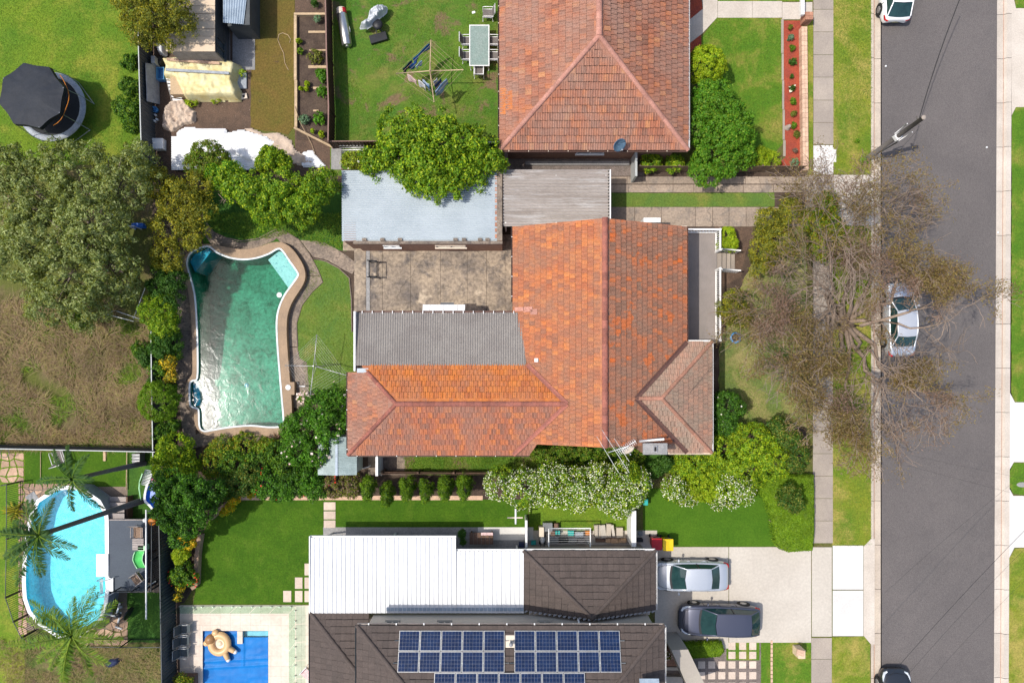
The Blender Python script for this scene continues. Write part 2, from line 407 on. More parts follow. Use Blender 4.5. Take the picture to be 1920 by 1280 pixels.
M('tarp_yellow', (.62,.52,.24), (.66,.60,.36), s=1.5, fine=.08, rough=.5, bump=.5, bs=5, spots=(2.2,.66,(.58,.40,.10)))
M('tarp_white', (.78,.78,.78), (.72,.72,.73), s=2, fine=.06, rough=.6, bump=.6, bs=7)
M('tarp_silver', (.55,.57,.58), (.42,.44,.46), s=3, fine=.1, rough=.35, bump=.6, bs=8)
M('cloth_beige', (.56,.44,.34), (.46,.36,.28), s=2.5, fine=.1, bump=.6, bs=8)
M('cloth_blue', (.03,.10,.32), (.05,.20,.48), s=3, isl=.2); M('cloth_navy', (.02,.03,.08), s=3)
M('cloth_white', (.72,.73,.78), s=3); M('cloth_pink', (.66,.42,.42), (.72,.56,.54), s=4); M('cloth_lblue', (.22,.42,.72), (.55,.66,.82), s=4)
M('sling', (.16,.14,.13), (.13,.115,.105), s=5, fine=.2)
M('wicker', (.24,.16,.11), (.19,.125,.085), s=12, fine=.3)
M('cardboard', (.50,.33,.20), (.45,.29,.18), s=3, isl=.1)
M('bear_tan', (.66,.42,.20), (.62,.39,.185), s=1, rough=.4, fine=.02, spec=.5); M('bear_cream', (.76,.62,.45), s=1, rough=.4, fine=.02); M('bear_brown', (.34,.18,.075), (.29,.15,.06), s=3, rough=.4)
M('pool_cover', (.003,.17,.50), (.002,.135,.43), s=.8, rough=.5, bump=.5, bs=1.7, fine=.04, spec=.2)
M('pool_tile_blue', (.02,.36,.58), s=2, fine=.15, fs=25); M('pool_step_pale', (.42,.70,.76), s=2, fine=.04)
M('pool_tile_speckle', (.36,.60,.63), (.32,.55,.58), s=2, fine=.1, spots=(6,.60,(.10,.26,.34)))
M('pool_floor', (.18,.39,.32), (.085,.245,.19), (.055,.165,.125), s=.6, fine=.3, fs=6, lo=.32, hi=.68)
M('pool_edge', (.72,.76,.76), s=2, fine=.05)
M('pool_liner', (.13,.58,.70), (.20,.68,.78), s=3.0, fine=.16, fs=8)
M('lead', (.33,.33,.34), (.27,.27,.28), s=3)
M('bark', (.27,.21,.165), (.19,.15,.12), s=3, fine=.25, fs=16, bump=.5)
M('bark_pale', (.31,.235,.18), (.22,.165,.125), s=2, fine=.2, fs=14, bump=.4)
M('palm_trunk', (.15,.135,.125), (.12,.108,.10), s=6, fine=.25, aniso=(1,1,4))
M('letter_brick', (.70,.55,.38), s=3, fine=.06)
M('headlamp', (.62,.66,.70), s=4, rough=.15); M('tail_red', (.50,.012,.015), s=4, rough=.2); M('amber', (.75,.25,.02), s=4, rough=.2)
M('rubber', (.015,.015,.016), s=4, rough=.8); M('rim', (.42,.42,.43), s=4, rough=.3, metal=.7)
M('plate', (.70,.66,.35), s=4)
M('interior', (.05,.055,.06), (.12,.12,.12), s=4)
for nm, c, mt in (('paint_silver', (.55,.58,.62), .45), ('paint_slate', (.082,.088,.125), .5), ('paint_white', (.80,.80,.80), 0), ('paint_ash', (.62,.64,.68), .4), ('paint_dark', (.03,.035,.045), .4)):
    M(nm, c, tuple(x*.97 for x in c), s=1, rough=.34, fine=.015, metal=mt, coat=.7, spec=.5)
M('dish_blue', (.10,.17,.24), (.08,.14,.20), s=3, rough=.5)
glassm('clear_glass', (.80,.93,.86), 1.4); M('table_glass', (.24,.30,.265), (.20,.27,.235), s=2, rough=.25, spec=.6)
M('car_glass', (.02,.055,.055), (.014,.04,.042), s=3, rough=.06, fine=.1, spec=.6)
M('window_glass', (.03,.05,.06), s=3, rough=.05, spec=.8)
waterm('water_green', (.86,.97,.93), .14, .08, 1.6, absorb=((.42,.84,.74), .7))
waterm('water_cyan', (.82,.97,1.0), .10, .09, 3.0)
waterm('water_blue', (.75,.93,.97), .05, .03, 2.0)
# leaves
leafm('leaf_lime', (.11,.19,.006), (.18,.25,.008), (.27,.30,.012), gain=1.75)
leafm('leaf_mid', (.045,.115,.007), (.085,.165,.009), (.15,.215,.014), gain=1.7)
leafm('leaf_dark', (.022,.068,.009), (.038,.095,.010), (.06,.12,.015))
leafm('leaf_fresh', (.042,.135,.008), (.068,.175,.010), (.10,.21,.012))
leafm('leaf_olive', (.085,.115,.03), (.145,.175,.055), (.235,.26,.11), big=.7, gain=1.8)
leafm('leaf_gold', (.10,.105,.010), (.165,.155,.010), (.24,.20,.012), gain=1.9)
leafm('leaf_drab', (.06,.08,.012), (.10,.115,.015), (.155,.155,.022), gain=1.85)
leafm('leaf_gum', (.125,.085,.038), (.17,.118,.05), (.165,.14,.035), big=.6)
leafm('leaf_rust', (.16,.10,.075), (.19,.12,.09), (.14,.105,.06), big=.5)
leafm('leaf_yellow', (.48,.28,.012), (.60,.38,.015), (.66,.48,.03)); leafm('leaf_red', (.45,.02,.01), (.58,.035,.015), (.50,.05,.02))
leafm('leaf_clip', (.05,.105,.003), (.085,.15,.005), (.13,.195,.008), big=1.5, gain=1.9)
leafm('leaf_palm', (.06,.12,.012), (.10,.165,.015), (.17,.22,.02)); leafm('leaf_palm_dark', (.02,.06,.015), (.04,.09,.02), (.07,.12,.025))
leafm('leaf_sage', (.09,.16,.09), (.13,.21,.12), (.17,.25,.15))
leafm('blossom', (.70,.68,.50), (.78,.76,.60), (.80,.80,.70), trans=.15, gain=1); leafm('blossom_pink', (.75,.50,.45), (.80,.62,.56), (.8,.72,.66), trans=.15, gain=1)
leafm('straw', (.10,.068,.034), (.15,.105,.06), (.14,.13,.035), big=.5, gain=2.1)
leafm('blade', (.06,.14,.010), (.10,.175,.012), (.15,.19,.02), big=.4)
# ================================================================ ground, road, paths
def smooth_loop(pts, n=4):
    """closed Catmull-Rom through the points"""
    out = []; k = len(pts)
    for i in range(k):
        p0, p1, p2, p3 = (Vector(pts[(i+j-1) % k]) for j in range(4))
        for j in range(n):
            t = j/n
            out.append(tuple(.5*((2*p1)+(p2-p0)*t+(2*p0-5*p1+4*p2-p3)*t*t+(3*p1-p0-3*p2+p3)*t**3)))
    return out
POOL_PX = [(352,492),(360,474),(388,463),(405,474),(428,484),(455,488),(482,485),(505,477),(521,468),(529,472),(542,491),(556,511),
           (556,518),(545,534),(531,554),(521,578),(517,603),(518,640),(521,680),(526,740),(530,788),(528,797),(505,799),(470,796),(430,799),
           (395,805),(381,806),(375,797),(374,771),(370,764),(360,761),(357,750),(357,722),(361,715),(371,709),(372,662),(370,600),(366,550),(357,515)]
ZP = .40                                    # the pool beam stands proud of the paths
POOL = [tuple(W2(x, y, ZP)) for x, y in smooth_loop(POOL_PX, 3)]
def offset_loop(poly, d):
    n = len(poly); ar = sum(poly[i][0]*poly[(i+1)%n][1]-poly[(i+1)%n][0]*poly[i][1] for i in range(n))
    s_ = 1 if ar > 0 else -1; out = []
    for i in range(n):
        a, b, c = Vector(poly[i-1]), Vector(poly[i]), Vector(poly[(i+1)%n])
        t1 = (b-a); t2 = (c-b)
        t = (t1.normalized()+t2.normalized())
        if t.length < 1e-6: t = t2
        t.normalize(); nrm = Vector((t.y, -t.x))*s_
        out.append(tuple(b + nrm*d))
    return out
POOL_CUT = offset_loop(POOL, .22)
POOL2 = [tuple(W2(x, y)) for x, y in ((380,1182),(503,1182),(503,1420),(380,1420))]
XRL, XRR = W(1634,0).x, W(1897,0).x          # kerb lines
def sheet_holes(mb, outer, holes, z, mi=0):
    loops = [[Vector((p[0], p[1], 0)) for p in outer]] + [[Vector((p[0], p[1], 0)) for p in h] for h in holes]
    flat = [p for l in loops for p in l]
    tris = []
    for t in tessellate_polygon(loops):
        a, b, c = (flat[i] for i in t)
        cr = (b.x-a.x)*(c.y-a.y)-(b.y-a.y)*(c.x-a.x)
        tris.append(t if cr > 0 else (t[0], t[2], t[1]))
    mb.add([(p.x, p.y, z) for p in flat], tris, mi)
B = 700.0
mb = MB()
sheet_holes(mb, [(-B,-B),(B,-B),(B,B),(-B,B)], [POOL_CUT, offset_loop(POOL2, .02), [(XRL,-180),(XRR,-180),(XRR,180),(XRL,180)]], 0.0)
struct(mb, 'ground', 'grass_dry', 'patchy suburban ground under the yards, reaching away on all sides')

def flat(name, px, z, mat, label, cat, depth=.04):
    mb = MB(); mb.prism([tuple(W2(x, y, z)) for x, y in px], z-depth if z > .03 else .0005, z)
    return struct(mb, name, mat, label, cat)
def rect(x0, y0, x1, y1): return [(x0,y0),(x1,y0),(x1,y1),(x0,y1)]
def wob(px, amp=2.0, step=14, seed=1):
    """a hand-cut edge: the outline with small wobbles"""
    r_ = random.Random(seed); out = []
    for i in range(len(px)):
        a, b = px[i], px[(i+1) % len(px)]
        d = math.hypot(b[0]-a[0], b[1]-a[1]); k = max(1, int(d/step))
        for j in range(k):
            t = j/k; out.append((a[0]+(b[0]-a[0])*t+r_.uniform(-amp, amp), a[1]+(b[1]-a[1])*t+r_.uniform(-amp, amp)))
    return out

# --- road, gutters, kerbs
ZR = -.12
mb = MB(); a, b = W(1653, 0, ZR), W(1872, 0, ZR)
mb.add([(a.x,-180,ZR),(W(1866,0,ZR).x,-180,ZR),(W(1866,0,ZR).x,W(0,1280).y,ZR),(b.x,W(0,0).y,ZR),(b.x,180,ZR),(a.x,180,ZR)], [(0,1,2,3,4,5)])
struct(mb, 'road', 'asphalt', 'grey asphalt street running up the right of the picture', 'road')
def kerb_line(name, xs_g, xs_k, edge, label, mat, joints):
    root = thing(name, label, 'kerb', (edge(0)[0], 0, ZR)); root['kind'] = 'structure'
    for y0, y1 in zip(joints[:-1], joints[1:]):
        g0 = .012
        def ring(y):
            q = edge(y); wy = W(0, y).y
            return q, wy
        mb = MB(); vs = []
        for (y, s_) in ((y0, -1), (y1, 1)):
            q, wy = ring(y); wy += g0*s_
            zs = (ZR+.015, ZR-.01, ZR-.01, .015, .015, ZR-.05)
            for xq, z in zip((q[0], q[1], q[1]+.001, q[2], q[3], q[3]), zs): vs.append((xq, wy, z))
        n = 6
        mb.add(vs, [(i, i+1, n+i+1, n+i) if q[3] < q[0] else (i+1, i, n+i, n+i+1) for i in range(n-1)])
        mb.build('kerb_segment', mat, root)
        mb = MB(); q0, q1 = edge(y0)[1], edge(y1)[1]; s_ = .02; ya, yb_ = W(0,y0).y, W(0,y1).y; mb.add([(q0-s_,ya,ZR+.0),(q0+s_,ya,ZR+.0),(q1+s_,yb_,ZR+.0),(q1-s_,yb_,ZR+.0)],[(3,2,1,0)]); mb.build('gutter_joint', 'brick_red', root)
    return root
jl = [-4900,-2500,-1200,-600]+list(range(-306, 1600, 83))+[2000,2600,4000,6300]
def eL(y):  # from road side to verge side
    return (W(1653,0).x, W(1641,0).x, W(1638,0).x, W(1633,0).x)
def eR(y):
    t = max(0, min(1, y/1280.)); xr = 1872 - 6*t
    return (W(xr,0).x, W(xr+13,0).x, W(xr+16,0).x, W(xr+25,0).x)
kerb_line('kerb', None, None, eL, 'pale concrete kerb and gutter between the road and the nature strip', 'concrete_kerb', jl)
kerb_line('kerb', None, None, eR, 'pale concrete kerb and gutter along the far right side of the road', 'concrete_kerb_pale', jl)

# --- footpath: each slab its own piece
def slabs(parent, cells, z, mat, name='slab', th=.06, gap=.012, jit=.004):
    for (x0, y0, x1, y1) in cells:
        mb = MB(); zz = z + rnd.uniform(-jit, jit)
        a, b = W(x0, y0, z), W(x1, y1, z)
        mb.box(a.x+gap, b.x-gap, b.y+gap, a.y-gap, z-th, zz); mb.build(name, mat, parent)
fp = thing('footpath', 'grey concrete footpath of square slabs beside the grass strip', 'footpath', W(1544, 640)); fp['kind'] = 'structure'
ys = [-60,18,60,103,145,188,230,271]; slabs(fp, [(1525,a,1563,b) for a, b in zip(ys[:-1], ys[1:])], .02, 'concrete_path')
slabs(fp, [(1525,272,1563,328)], .022, 'concrete_white')
ys = list(range(430, 1025, 42))+[1022]; slabs(fp, [(1524,a,1562,b) for a, b in zip(ys[:-1], ys[1:]) if b > a+5], .02, 'concrete_path')
slabs(fp, [(1522,1025,1560,1193)], .02, 'concrete_drive'); ys = [1195,1235,1280,1330]
slabs(fp, [(1521,a,1560,b) for a, b in zip(ys[:-1], ys[1:])], .02, 'concrete_path')
mb = MB(); mb.bpx(1555,280,1568,304,.015,.034); mb.bpx(1556.2,281.2,1566.8,302.8,.03,.037)
tag(mb.build('pit_cover', 'concrete_white'), 'small pale rectangular service pit lid at the footpath edge', 'pit lid')

flat('grass_strip', wob(rect(1562,-90,1634,327),1,12,1), .012, 'lawn_verge', 'yellowing grass strip between the footpath and the kerb by the leaning pole', 'grass')
flat('grass_strip', wob(rect(1561,424,1634,1022),1,12,2), .012, 'lawn_verge', 'yellow green grass strip below the big bare tree, beside the road', 'grass')
flat('grass_strip', wob([(1560,1194),(1620,1192),(1631,1207),(1632,1380),(1560,1380)],1,12,3), .012, 'lawn_verge', 'green grass strip at the bottom, below the white driveway apron', 'grass')
ap = thing('driveway_apron', 'bright white concrete driveway apron between footpath and gutter', 'driveway', W(1592,1108)); ap['kind'] = 'structure'
slabs(ap, [(1561,1022,1619,1105),(1561,1106,1619,1192)], .02, 'concrete_white')
flat('driveway_layback', [(1619.5,1024),(1633,1010),(1640,1010),(1640,1207),(1633,1207),(1619.5,1191)], .025, 'concrete_kerb_pale', 'pale sloped kerb crossing at the end of the white apron', 'driveway', .1)
flat('driveway_apron', rect(1563.6,328,1638,423), .018, 'concrete_kerb_pale', 'concrete driveway crossing under the upper edge of the bare tree', 'driveway')
flat('footpath_crossing', rect(1510,329,1563,429), .016, 'concrete_path', 'footpath slab where the old driveway meets the street', 'footpath')
# right side of the road
flat('front_lawn', [(1897,-80),(1905,15),(2100,15),(2100,-80)], .012, 'lawn_front', 'sliver of green lawn in the top right corner', 'lawn')
flat('driveway', [(1897,-20),(1905,16),(2100,16),(2100,201),(1905,201),(1897,216)], .009, 'concrete_kerb_pale', 'pale driveway at the upper right edge across the road', 'driveway')
flat('front_lawn', wob([(1905,202),(2100,202),(2100,753),(1903,753),(1896,735),(1897,218)],.8,12,4), .012, 'lawn_front', 'long bright green lawn at the right edge across the road', 'lawn')
flat('driveway', [(1893,735),(1903,754),(2100,754),(2100,866),(1901,866),(1893,880)], .009, 'concrete_white', 'white driveway halfway down the right edge across the road', 'driveway')
flat('front_lawn', wob([(1901,867),(2100,867),(2100,930),(1901,926),(1893,912),(1893,882)],.8,12,5), .012, 'lawn_front', 'small grass patch with a drain between two right edge driveways', 'lawn')
flat('driveway', [(1892,914),(1900,929),(2100,929),(2100,1024),(1902,1026),(1892,1046)], .006, 'concrete_white', 'second white driveway low on the right edge across the road', 'driveway')
flat('front_lawn', wob([(1902,1028),(2100,1020),(2100,1400),(1890,1400),(1891,1048)],.8,12,6), .012, 'lawn_verge', 'dry yellow lawn in the lower right corner across the road', 'lawn')
mb = MB(); c = W(1916, 908); mb.lathe(c, [(.33,.0),(.34,.05),(.28,.06),(0,.05)], 16, sx=1, sy=.45)
tag(mb.build('drain_cover', 'concrete_grey'), 'small grey oval drain lid in the right edge grass patch', 'drain lid')

# --- yard grounds
flat('lawn', wob(rect(-260,-90,272,310),2,14,7), .012, 'lawn_bright', 'wide bright green lawn around the black trampoline', 'lawn')
flat('yard_soil', rect(276,-90,476,330), .008, 'soil', 'bare brown soil of the cluttered yard beside the cream shed', 'soil')
flat('concrete_slab', rect(436,-90,478,131), .03, 'concrete_grey', 'grey concrete slab beside the cream shed', 'concrete')
flat('dead_grass', wob([(474,-90),(553,-90),(552,238),(540,252),(470,240)],1.5,12,8), .016, 'grass_dead', 'strip of brown dying grass beside the vegetable bed', 'grass')
flat('yard_soil', rect(553,-90,640,330), .010, 'soil', 'brown soil around the vegetable bed', 'soil')
flat('lawn', rect(619,-90,946,330), .014, 'lawn_patchy', 'patchy green lawn with bare earth around the loaded clothes line', 'lawn')
flat('side_passage', rect(946,283,1208,330), .010, 'gravel', 'gravel side passage below the upper red roof', 'gravel')
flat('front_lawn', wob([(1316,70),(1345,33),(1466,34),(1470,268),(1440,300),(1316,300)],1,12,9), .014, 'lawn_front', 'green front lawn of the upper red roofed house', 'lawn')
flat('front_lawn', wob(rect(1345,-90,1524,3),1,12,10), .014, 'lawn_front', 'sliver of front lawn above the entrance path at the top', 'lawn')
flat('mulch_bed', [(1286,-60),(1305,-60),(1318,18),(1288,42)], .018, 'mulch_red', 'small red mulch corner at the upper house wall', 'mulch')
flat('mulch_bed', [(1288,82),(1314,62),(1316,98),(1288,160)], .018, 'mulch_red', 'small red mulch triangle above the lime round shrub', 'mulch')
ep = thing('entrance_path', 'cream concrete entrance path at the top right house', 'path', W(1400,20)); ep['kind'] = 'structure'
for pts in ([(1311,-40),(1345,-40),(1345,33),(1316,64),(1290,84),(1290,40),(1318,17)], rect(1345.6,3,1410,34), rect(1410.6,3,1466,34), rect(1466.6,5,1523,37)):
    mb = MB(); mb.prism([tuple(W2(x,y)) for x,y in pts], .0, .026+rnd.uniform(0,.003)); mb.build('slab', 'concrete_kerb_pale', ep)
flat('mulch_bed', [(1467,39),(1503,39),(1504,318),(1440,318),(1472,296),(1470,200)], .016, 'mulch_red', 'long red mulch bed with young plants behind the low brick wall', 'mulch')
be = thing('bed_edging', 'pale concrete edging strip between front lawn and red mulch bed', 'edging', W(1466,150)); be['kind'] = 'structure'
for i, (a, b) in enumerate(((36,100),(101,150),(151,205),(206,262),(263,293))):
    mb = MB(); x = 1465+i*.9; mb.bpx(x, a, x+3.5+rnd.uniform(0,1.5), b, 0, .06); mb.build('edging_block', 'concrete_path', be)
flat('grass_strip', rect(1514,39,1524.5,332), .012, 'lawn_verge', 'thin strip of grass between the low brick wall and the footpath', 'grass')

# own lot
mb = MB(); sheet_holes(mb, [tuple(W2(x,y)) for x,y in rect(286,318,1512,880)], [POOL_CUT], .004); struct(mb, 'garden_soil', 'soil_dark', 'dark garden soil of the middle property under its plants and paths', 'soil')
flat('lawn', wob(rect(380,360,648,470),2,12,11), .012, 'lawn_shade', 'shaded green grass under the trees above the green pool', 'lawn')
flat('lawn', wob([(585,487),(610,489),(635,502),(655,520),(659,560),(660,620),(668,628),(668,735),(640,760),(575,745),(577,690),(562,672),(556,640),(556,608),(566,570),(585,545),(603,530)],.5,9,12), .016, 'lawn_pale', 'curved light green lawn between the green pool and the patio', 'lawn')
flat('side_lawn', wob(rect(758,840,1010,890),1.5,12,13), .012, 'lawn_patchy', 'narrow grass strip below the orange wing', 'lawn')
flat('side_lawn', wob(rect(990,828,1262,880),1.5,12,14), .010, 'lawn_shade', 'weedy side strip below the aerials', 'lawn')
flat('front_lawn', wob([(1350,640),(1395,520),(1425,470),(1512,400),(1512,800),(1345,800)],2,14,15), .012, 'lawn_faded', 'faded green front lawn of the middle house under the bare tree', 'lawn')
flat('front_path', wob([(1340,425),(1425,425),(1400,470),(1388,520),(1345,545)],1.5,10,16), .010, 'soil', 'bare brown front path beside the porch steps', 'path')
dw = thing('driveway', 'old brown concrete driveway with two wheel strips and a grass middle', 'driveway', W(1330,375)); dw['kind'] = 'structure'
xs = [1100,1176,1204,1262,1330,1398,1455,1512]; slabs(dw, [(a,331,b,345) for a,b in zip(xs[:-1],xs[1:])], .02, 'concrete_old')
xs = [1100,1178,1262,1300,1345,1352+42,1450,1512]; slabs(dw, [(a,346,b,361) for a,b in zip(xs[:-1],xs[1:])], .024, 'concrete_old')
xs = [1100,1190,1240,1304,1336,1367,1399,1452,1512]; slabs(dw, [(a,388,b,425) for a,b in zip(xs[:-1],xs[1:])], .022, 'concrete_old')
flat('grass_strip', wob(rect(1100,361.5,1452,388),.7,8,17), .014, 'lawn_pale', 'green grass strip between the two driveway wheel tracks', 'grass')
pt = thing('patio', 'stained and cracked brown concrete patio behind the house', 'patio', W(812,525)); pt['kind'] = 'structure'
xs = [694,717,770,826,876,912,947,975]; ys2 = [440,497,533,561,600]
slabs(pt, [(a+.2,c,b-.2,d) for a,b in zip(xs[:-1],xs[1:]) for c,d in zip(ys2[:-1],ys2[1:])], .03, 'concrete_patio', jit=.002, gap=.002)
slabs(pt, [(664,440,686,520),(664,520,686,560),(664,560,686,640)], .028, 'concrete_patio', gap=.004)
slabs(pt, [(686.5,440,693.5,520),(686.5,520,693.5,600)], .022, 'concrete_grey', 'drain_channel', gap=.002)
slabs(pt, [(643,440,664,470)], .028, 'concrete_patio', gap=.006)
# paths round the green pool (each cast bay its own piece)
pp = thing('pool_path', 'weathered concrete path winding round the green pool', 'path', W(560,560)); pp['kind'] = 'structure'
for pts in ([(528,431),(545,440),(562,452),(580,478),(596,508),(601,516),(577,517),(555,490),(524,452),(515,442)],
            [(577,518),(601,517),(606,529),(586,546),(566,572),(556,606),(558,650),(540,650),(536,600),(545,565),(560,545),(574,528)],
            [(540,651),(558,651),(562,672),(576,680),(580,745),(560,765),(540,760)],
            [(563,450),(600,452),(625,463),(648,478),(666,492),(668,500),(661,514),(640,503),(615,488),(588,482),(580,472)],
            [(388,420),(402,436),(425,448),(452,455),(485,450),(520,432),(527,440),(512,452),(480,466),(450,474),(420,470),(396,458),(384,440)],
            [(330,470),(352,470),(350,500),(360,560),(364,640),(366,700),(350,712),(350,765),(366,775),(368,825),(345,830),(330,700)],
            [(345,826),(372,812),(430,812),(480,808),(545,806),(545,826),(480,826),(400,832),(350,842)]):
    mb = MB(); mb.prism([tuple(W2(x,y)) for x,y in wob(pts,.4,8,5)], 0, .022+rnd.uniform(0,.004)); mb.build('cast_bay', 'concrete_pool', pp)
mb = MB(); mb.tube([W(x,y,.03) for x,y in ((387,418),(400,435),(424,446),(452,452),(485,447),(519,429))], .045, 6)
tag(mb.build('path_edging', 'concrete_pool'), 'low curved concrete edging between shaded grass and pool path', 'edging')
mb = MB(); mb.tube([W(x,y,.03) for x,y in ((528,430),(560,449),(580,476),(597,508),(605,529),(585,547),(566,572),(556,606),(558,650))], .04, 6)
tag(mb.build('path_edging', 'mortar'), 'dark curved edging strip between pool path and light lawn', 'edging')
mb = MB(); mb.tube([W(x,y,.03) for x,y in ((588,484),(612,490),(636,503),(655,521),(659,560),(660,622))], .04, 6)
tag(mb.build('path_edging', 'mortar'), 'thin brown edging between light lawn and patio', 'edging')

# south lot
flat('turf_lawn', [(362,1132),(372,1075),(376,1010),(392,975),(430,945),(470,936),(606,936),(606,1010),(585,1010),(585,1132)], .014, 'lawn_turf', 'dark smooth artificial lawn left of the white roof', 'lawn')
flat('turf_lawn', rect(606.5,936,990,992), .014, 'lawn_turf', 'dark artificial lawn strip above the white roof', 'lawn')
flat('lawn', rect(992,930,1186,995), .012, 'lawn_bright', 'bright grass under the white flowering hedge', 'lawn')
flat('front_lawn', rect(1206,915,1456,1024), .013, 'lawn_neat', 'neat dark green front lawn above the two parked cars', 'lawn')
flat('garden_bed', rect(300,880,1000,937), .008, 'soil_dark', 'dark planted bed along the lower fence', 'soil')
flat('bed_edge', rect(450,929,905,937), .035, 'brick_pale', 'pale sandstone edging strip below the planted bed', 'edging', .05)
flat('garden_bed', [(300,930),(440,930),(392,975),(374,1010),(370,1090),(345,1130),(300,1130)], .02, 'soil_dark', 'raised corner garden bed with yellow and red flowers', 'soil')
flat('back_patio', rect(606,988,1000,1048), .018, 'concrete_grey', 'grey patio floor beside the white roof', 'patio')
flat('back_patio', rect(896,988,1000,1012), .022, 'concrete_white', 'sunlit white patio strip with a timber table', 'patio')
flat('side_court', rect(1000,994,1232,1060), .016, 'concrete_drive', 'paved side court stacked with garden clutter', 'paving')
dv = thing('wide_driveway', 'wide pale concrete driveway with two parked cars', 'driveway', W(1370,1110)); dv['kind'] = 'structure'
slabs(dv, [(1228,1025,1366,1215),(1367,1025,1521,1204)], .018, 'concrete_drive', jit=.001, gap=.003)
flat('front_lawn', wob([(1427,1200),(1445,1199),(1445,1360),(1427,1360)],.4,8,18), .013, 'lawn_front', 'narrow grass strip between pavers and brick edging at the bottom', 'lawn')
flat('front_lawn', wob([(1449,1199),(1521,1197),(1521,1360),(1449,1360)],.4,8,19), .013, 'lawn_front', 'small front lawn with the pale letterbox', 'lawn')
flat('gravel_court', rect(1240,1200,1427,1400), .007, 'gravel', 'gravel court under the square pavers', 'gravel')
flat('pool_soil', rect(326,1130,338,1400), .010, 'soil', 'thin strip of soil between the tall fence and the pool paving', 'soil')
# stepping stones: each one a thing one could lift
def stones(cells, lab, mat='paver', z=.03, group=None):
    for i, (x0,y0,x1,y1) in enumerate(cells):
        mb = MB(); mb.bpx(x0,y0,x1,y1,.0,z+rnd.uniform(0,.004)); tag(mb.build('stepping_stone', mat, bevel=.006), lab[i] if isinstance(lab, list) else lab, 'paver', group)
stones([(607,941,629,956),(607,958,629,973),(607,975,629,989)], ['top square cream stepping stone in the path above the white roof','middle square cream stepping stone in the path above the white roof','bottom square cream stepping stone touching the grey patio above the white roof'])
stones([(531,1107,546,1128),(553,1107,567,1128),(571,1107,588,1128),(553,1082,567,1103),(571,1082,588,1103),(571,1056,588,1078)],
       ['cream stepping stone furthest left of the lowest row on the dark lawn','cream stepping stone in the middle of the lowest row on the dark lawn','cream stepping stone of the lowest row half under the white roof','cream stepping stone on the left of the middle row on the dark lawn','cream stepping stone of the middle row half under the white roof','single topmost cream stepping stone beside the left edge of the white roof'])
pc = thing('paver_court', 'grid of square cream pavers set in gravel and grass', 'paving', W(1370,1240)); pc['kind'] = 'structure'
slabs(pc, [(x, y, x+13, y+13.5) for x in (1309,1328,1347,1366,1386,1405) for y in (1204,1221,1239,1259,1279,1299) if not (y < 1230 and x < 1360)], .024, 'paver', 'paver', gap=0)
flat('grass_joints', rect(1362,1202,1424,1237), .011, 'lawn_front', 'bright grass growing between the sunny pavers', 'grass')
be = thing('brick_edging', 'narrow row of pale edging bricks between two small lawns', 'edging', W(1447,1240)); be['kind'] = 'structure'
slabs(be, [(1445,y,1449,y+7) for y in range(1200,1330,8)], .045, 'brick_pale', 'brick', gap=.003)
# travertine round the blue pool
tv = thing('pool_terrace', 'cream travertine terrace around the blue covered pool', 'paving', W(460,1160)); tv['kind'] = 'structure'
cells = []
for x in np.arange(337, 580, 19.0):
    for y in np.arange(1134, 1340, 19.0):
        x1, y1 = min(x+19, 582), y+19
        if x1 > 380.5 and x < 503 and y1 > 1182.5:
            if x < 380: cells.append((x, y, 380, y1))
            if x1 > 503: cells.append((503, y, x1, y1))
            if y < 1182: cells.append((max(x,380), y, min(x1,503), 1182))
            continue
        cells.append((x, y, x1, y1))
slabs(tv, cells, .03, 'travertine', 'paver', gap=.003, jit=.0015)
# bottom left lot
flat('lawn', rect(-260,848,46,1330), .010, 'lawn_bright', 'green lawn left of the round pool fence', 'lawn')
flat('turf_lawn', rect(46,846,238,912), .013, 'lawn_turf', 'square artificial lawn above the cyan pool', 'lawn')
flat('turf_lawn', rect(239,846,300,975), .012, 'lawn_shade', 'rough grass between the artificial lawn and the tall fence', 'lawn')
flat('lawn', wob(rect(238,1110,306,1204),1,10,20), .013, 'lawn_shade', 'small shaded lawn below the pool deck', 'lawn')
flat('rough_ground', wob(rect(-260,1180,306,1400),2,12,21), .009, 'lawn_rough', 'dry rough grass in the lower left corner', 'grass')
flat('pool_surround', rect(10,905,302,1215), .005, 'mortar', 'dark sandy ground around the cyan pool', 'ground')
def crazy(root, x0, y0, x1, y1, nx, ny, mat, z, seed, keep=None, gap=.035, jit=.32):
    r_ = random.Random(seed); P = {}
    for i in range(nx+1):
        for j in range(ny+1):
            u = (i + (r_.uniform(-jit,jit) if 0 < i < nx else 0))/nx; v = (j + (r_.uniform(-jit,jit) if 0 < j < ny else 0))/ny
            P[i,j] = (x0+(x1-x0)*u, y0+(y1-y0)*v)
    for i in range(nx):
        for j in range(ny):
            q = [P[i,j],P[i+1,j],P[i+1,j+1],P[i,j+1]]
            c = (sum(p[0] for p in q)/4, sum(p[1] for p in q)/4)
            if keep and not keep(*c): continue
            w = [W2(*p) for p in q]; cw = W2(*c)
            pts = []
            for k in range(4):
                a, b = w[k], w[(k+1)%4]
                for t in (.12, .5, .88): 
                    m_ = a.lerp(b, t); d = (cw-m_); m_ = m_ + d.normalized()*(gap+r_.uniform(0,.02)); pts.append(tuple(m_))
            mb = MB(); mb.prism(pts, z-.04, z+r_.uniform(-.006,.006)); mb.build('paving_stone', mat, root)
cz = thing('crazy_paving', 'sandy crazy paving at the top left of the cyan pool', 'paving', W(70,940)); cz['kind'] = 'structure'
crazy(cz, 34, 905, 135, 960, 9, 5, 'flagstone', .03, 3)
crazy(cz, 34, 960, 52, 1190, 2, 16, 'flagstone', .03, 4)
cz = thing('crazy_paving', 'brown crazy paving below the cyan pool', 'paving', W(205,1185)); cz['kind'] = 'structure'
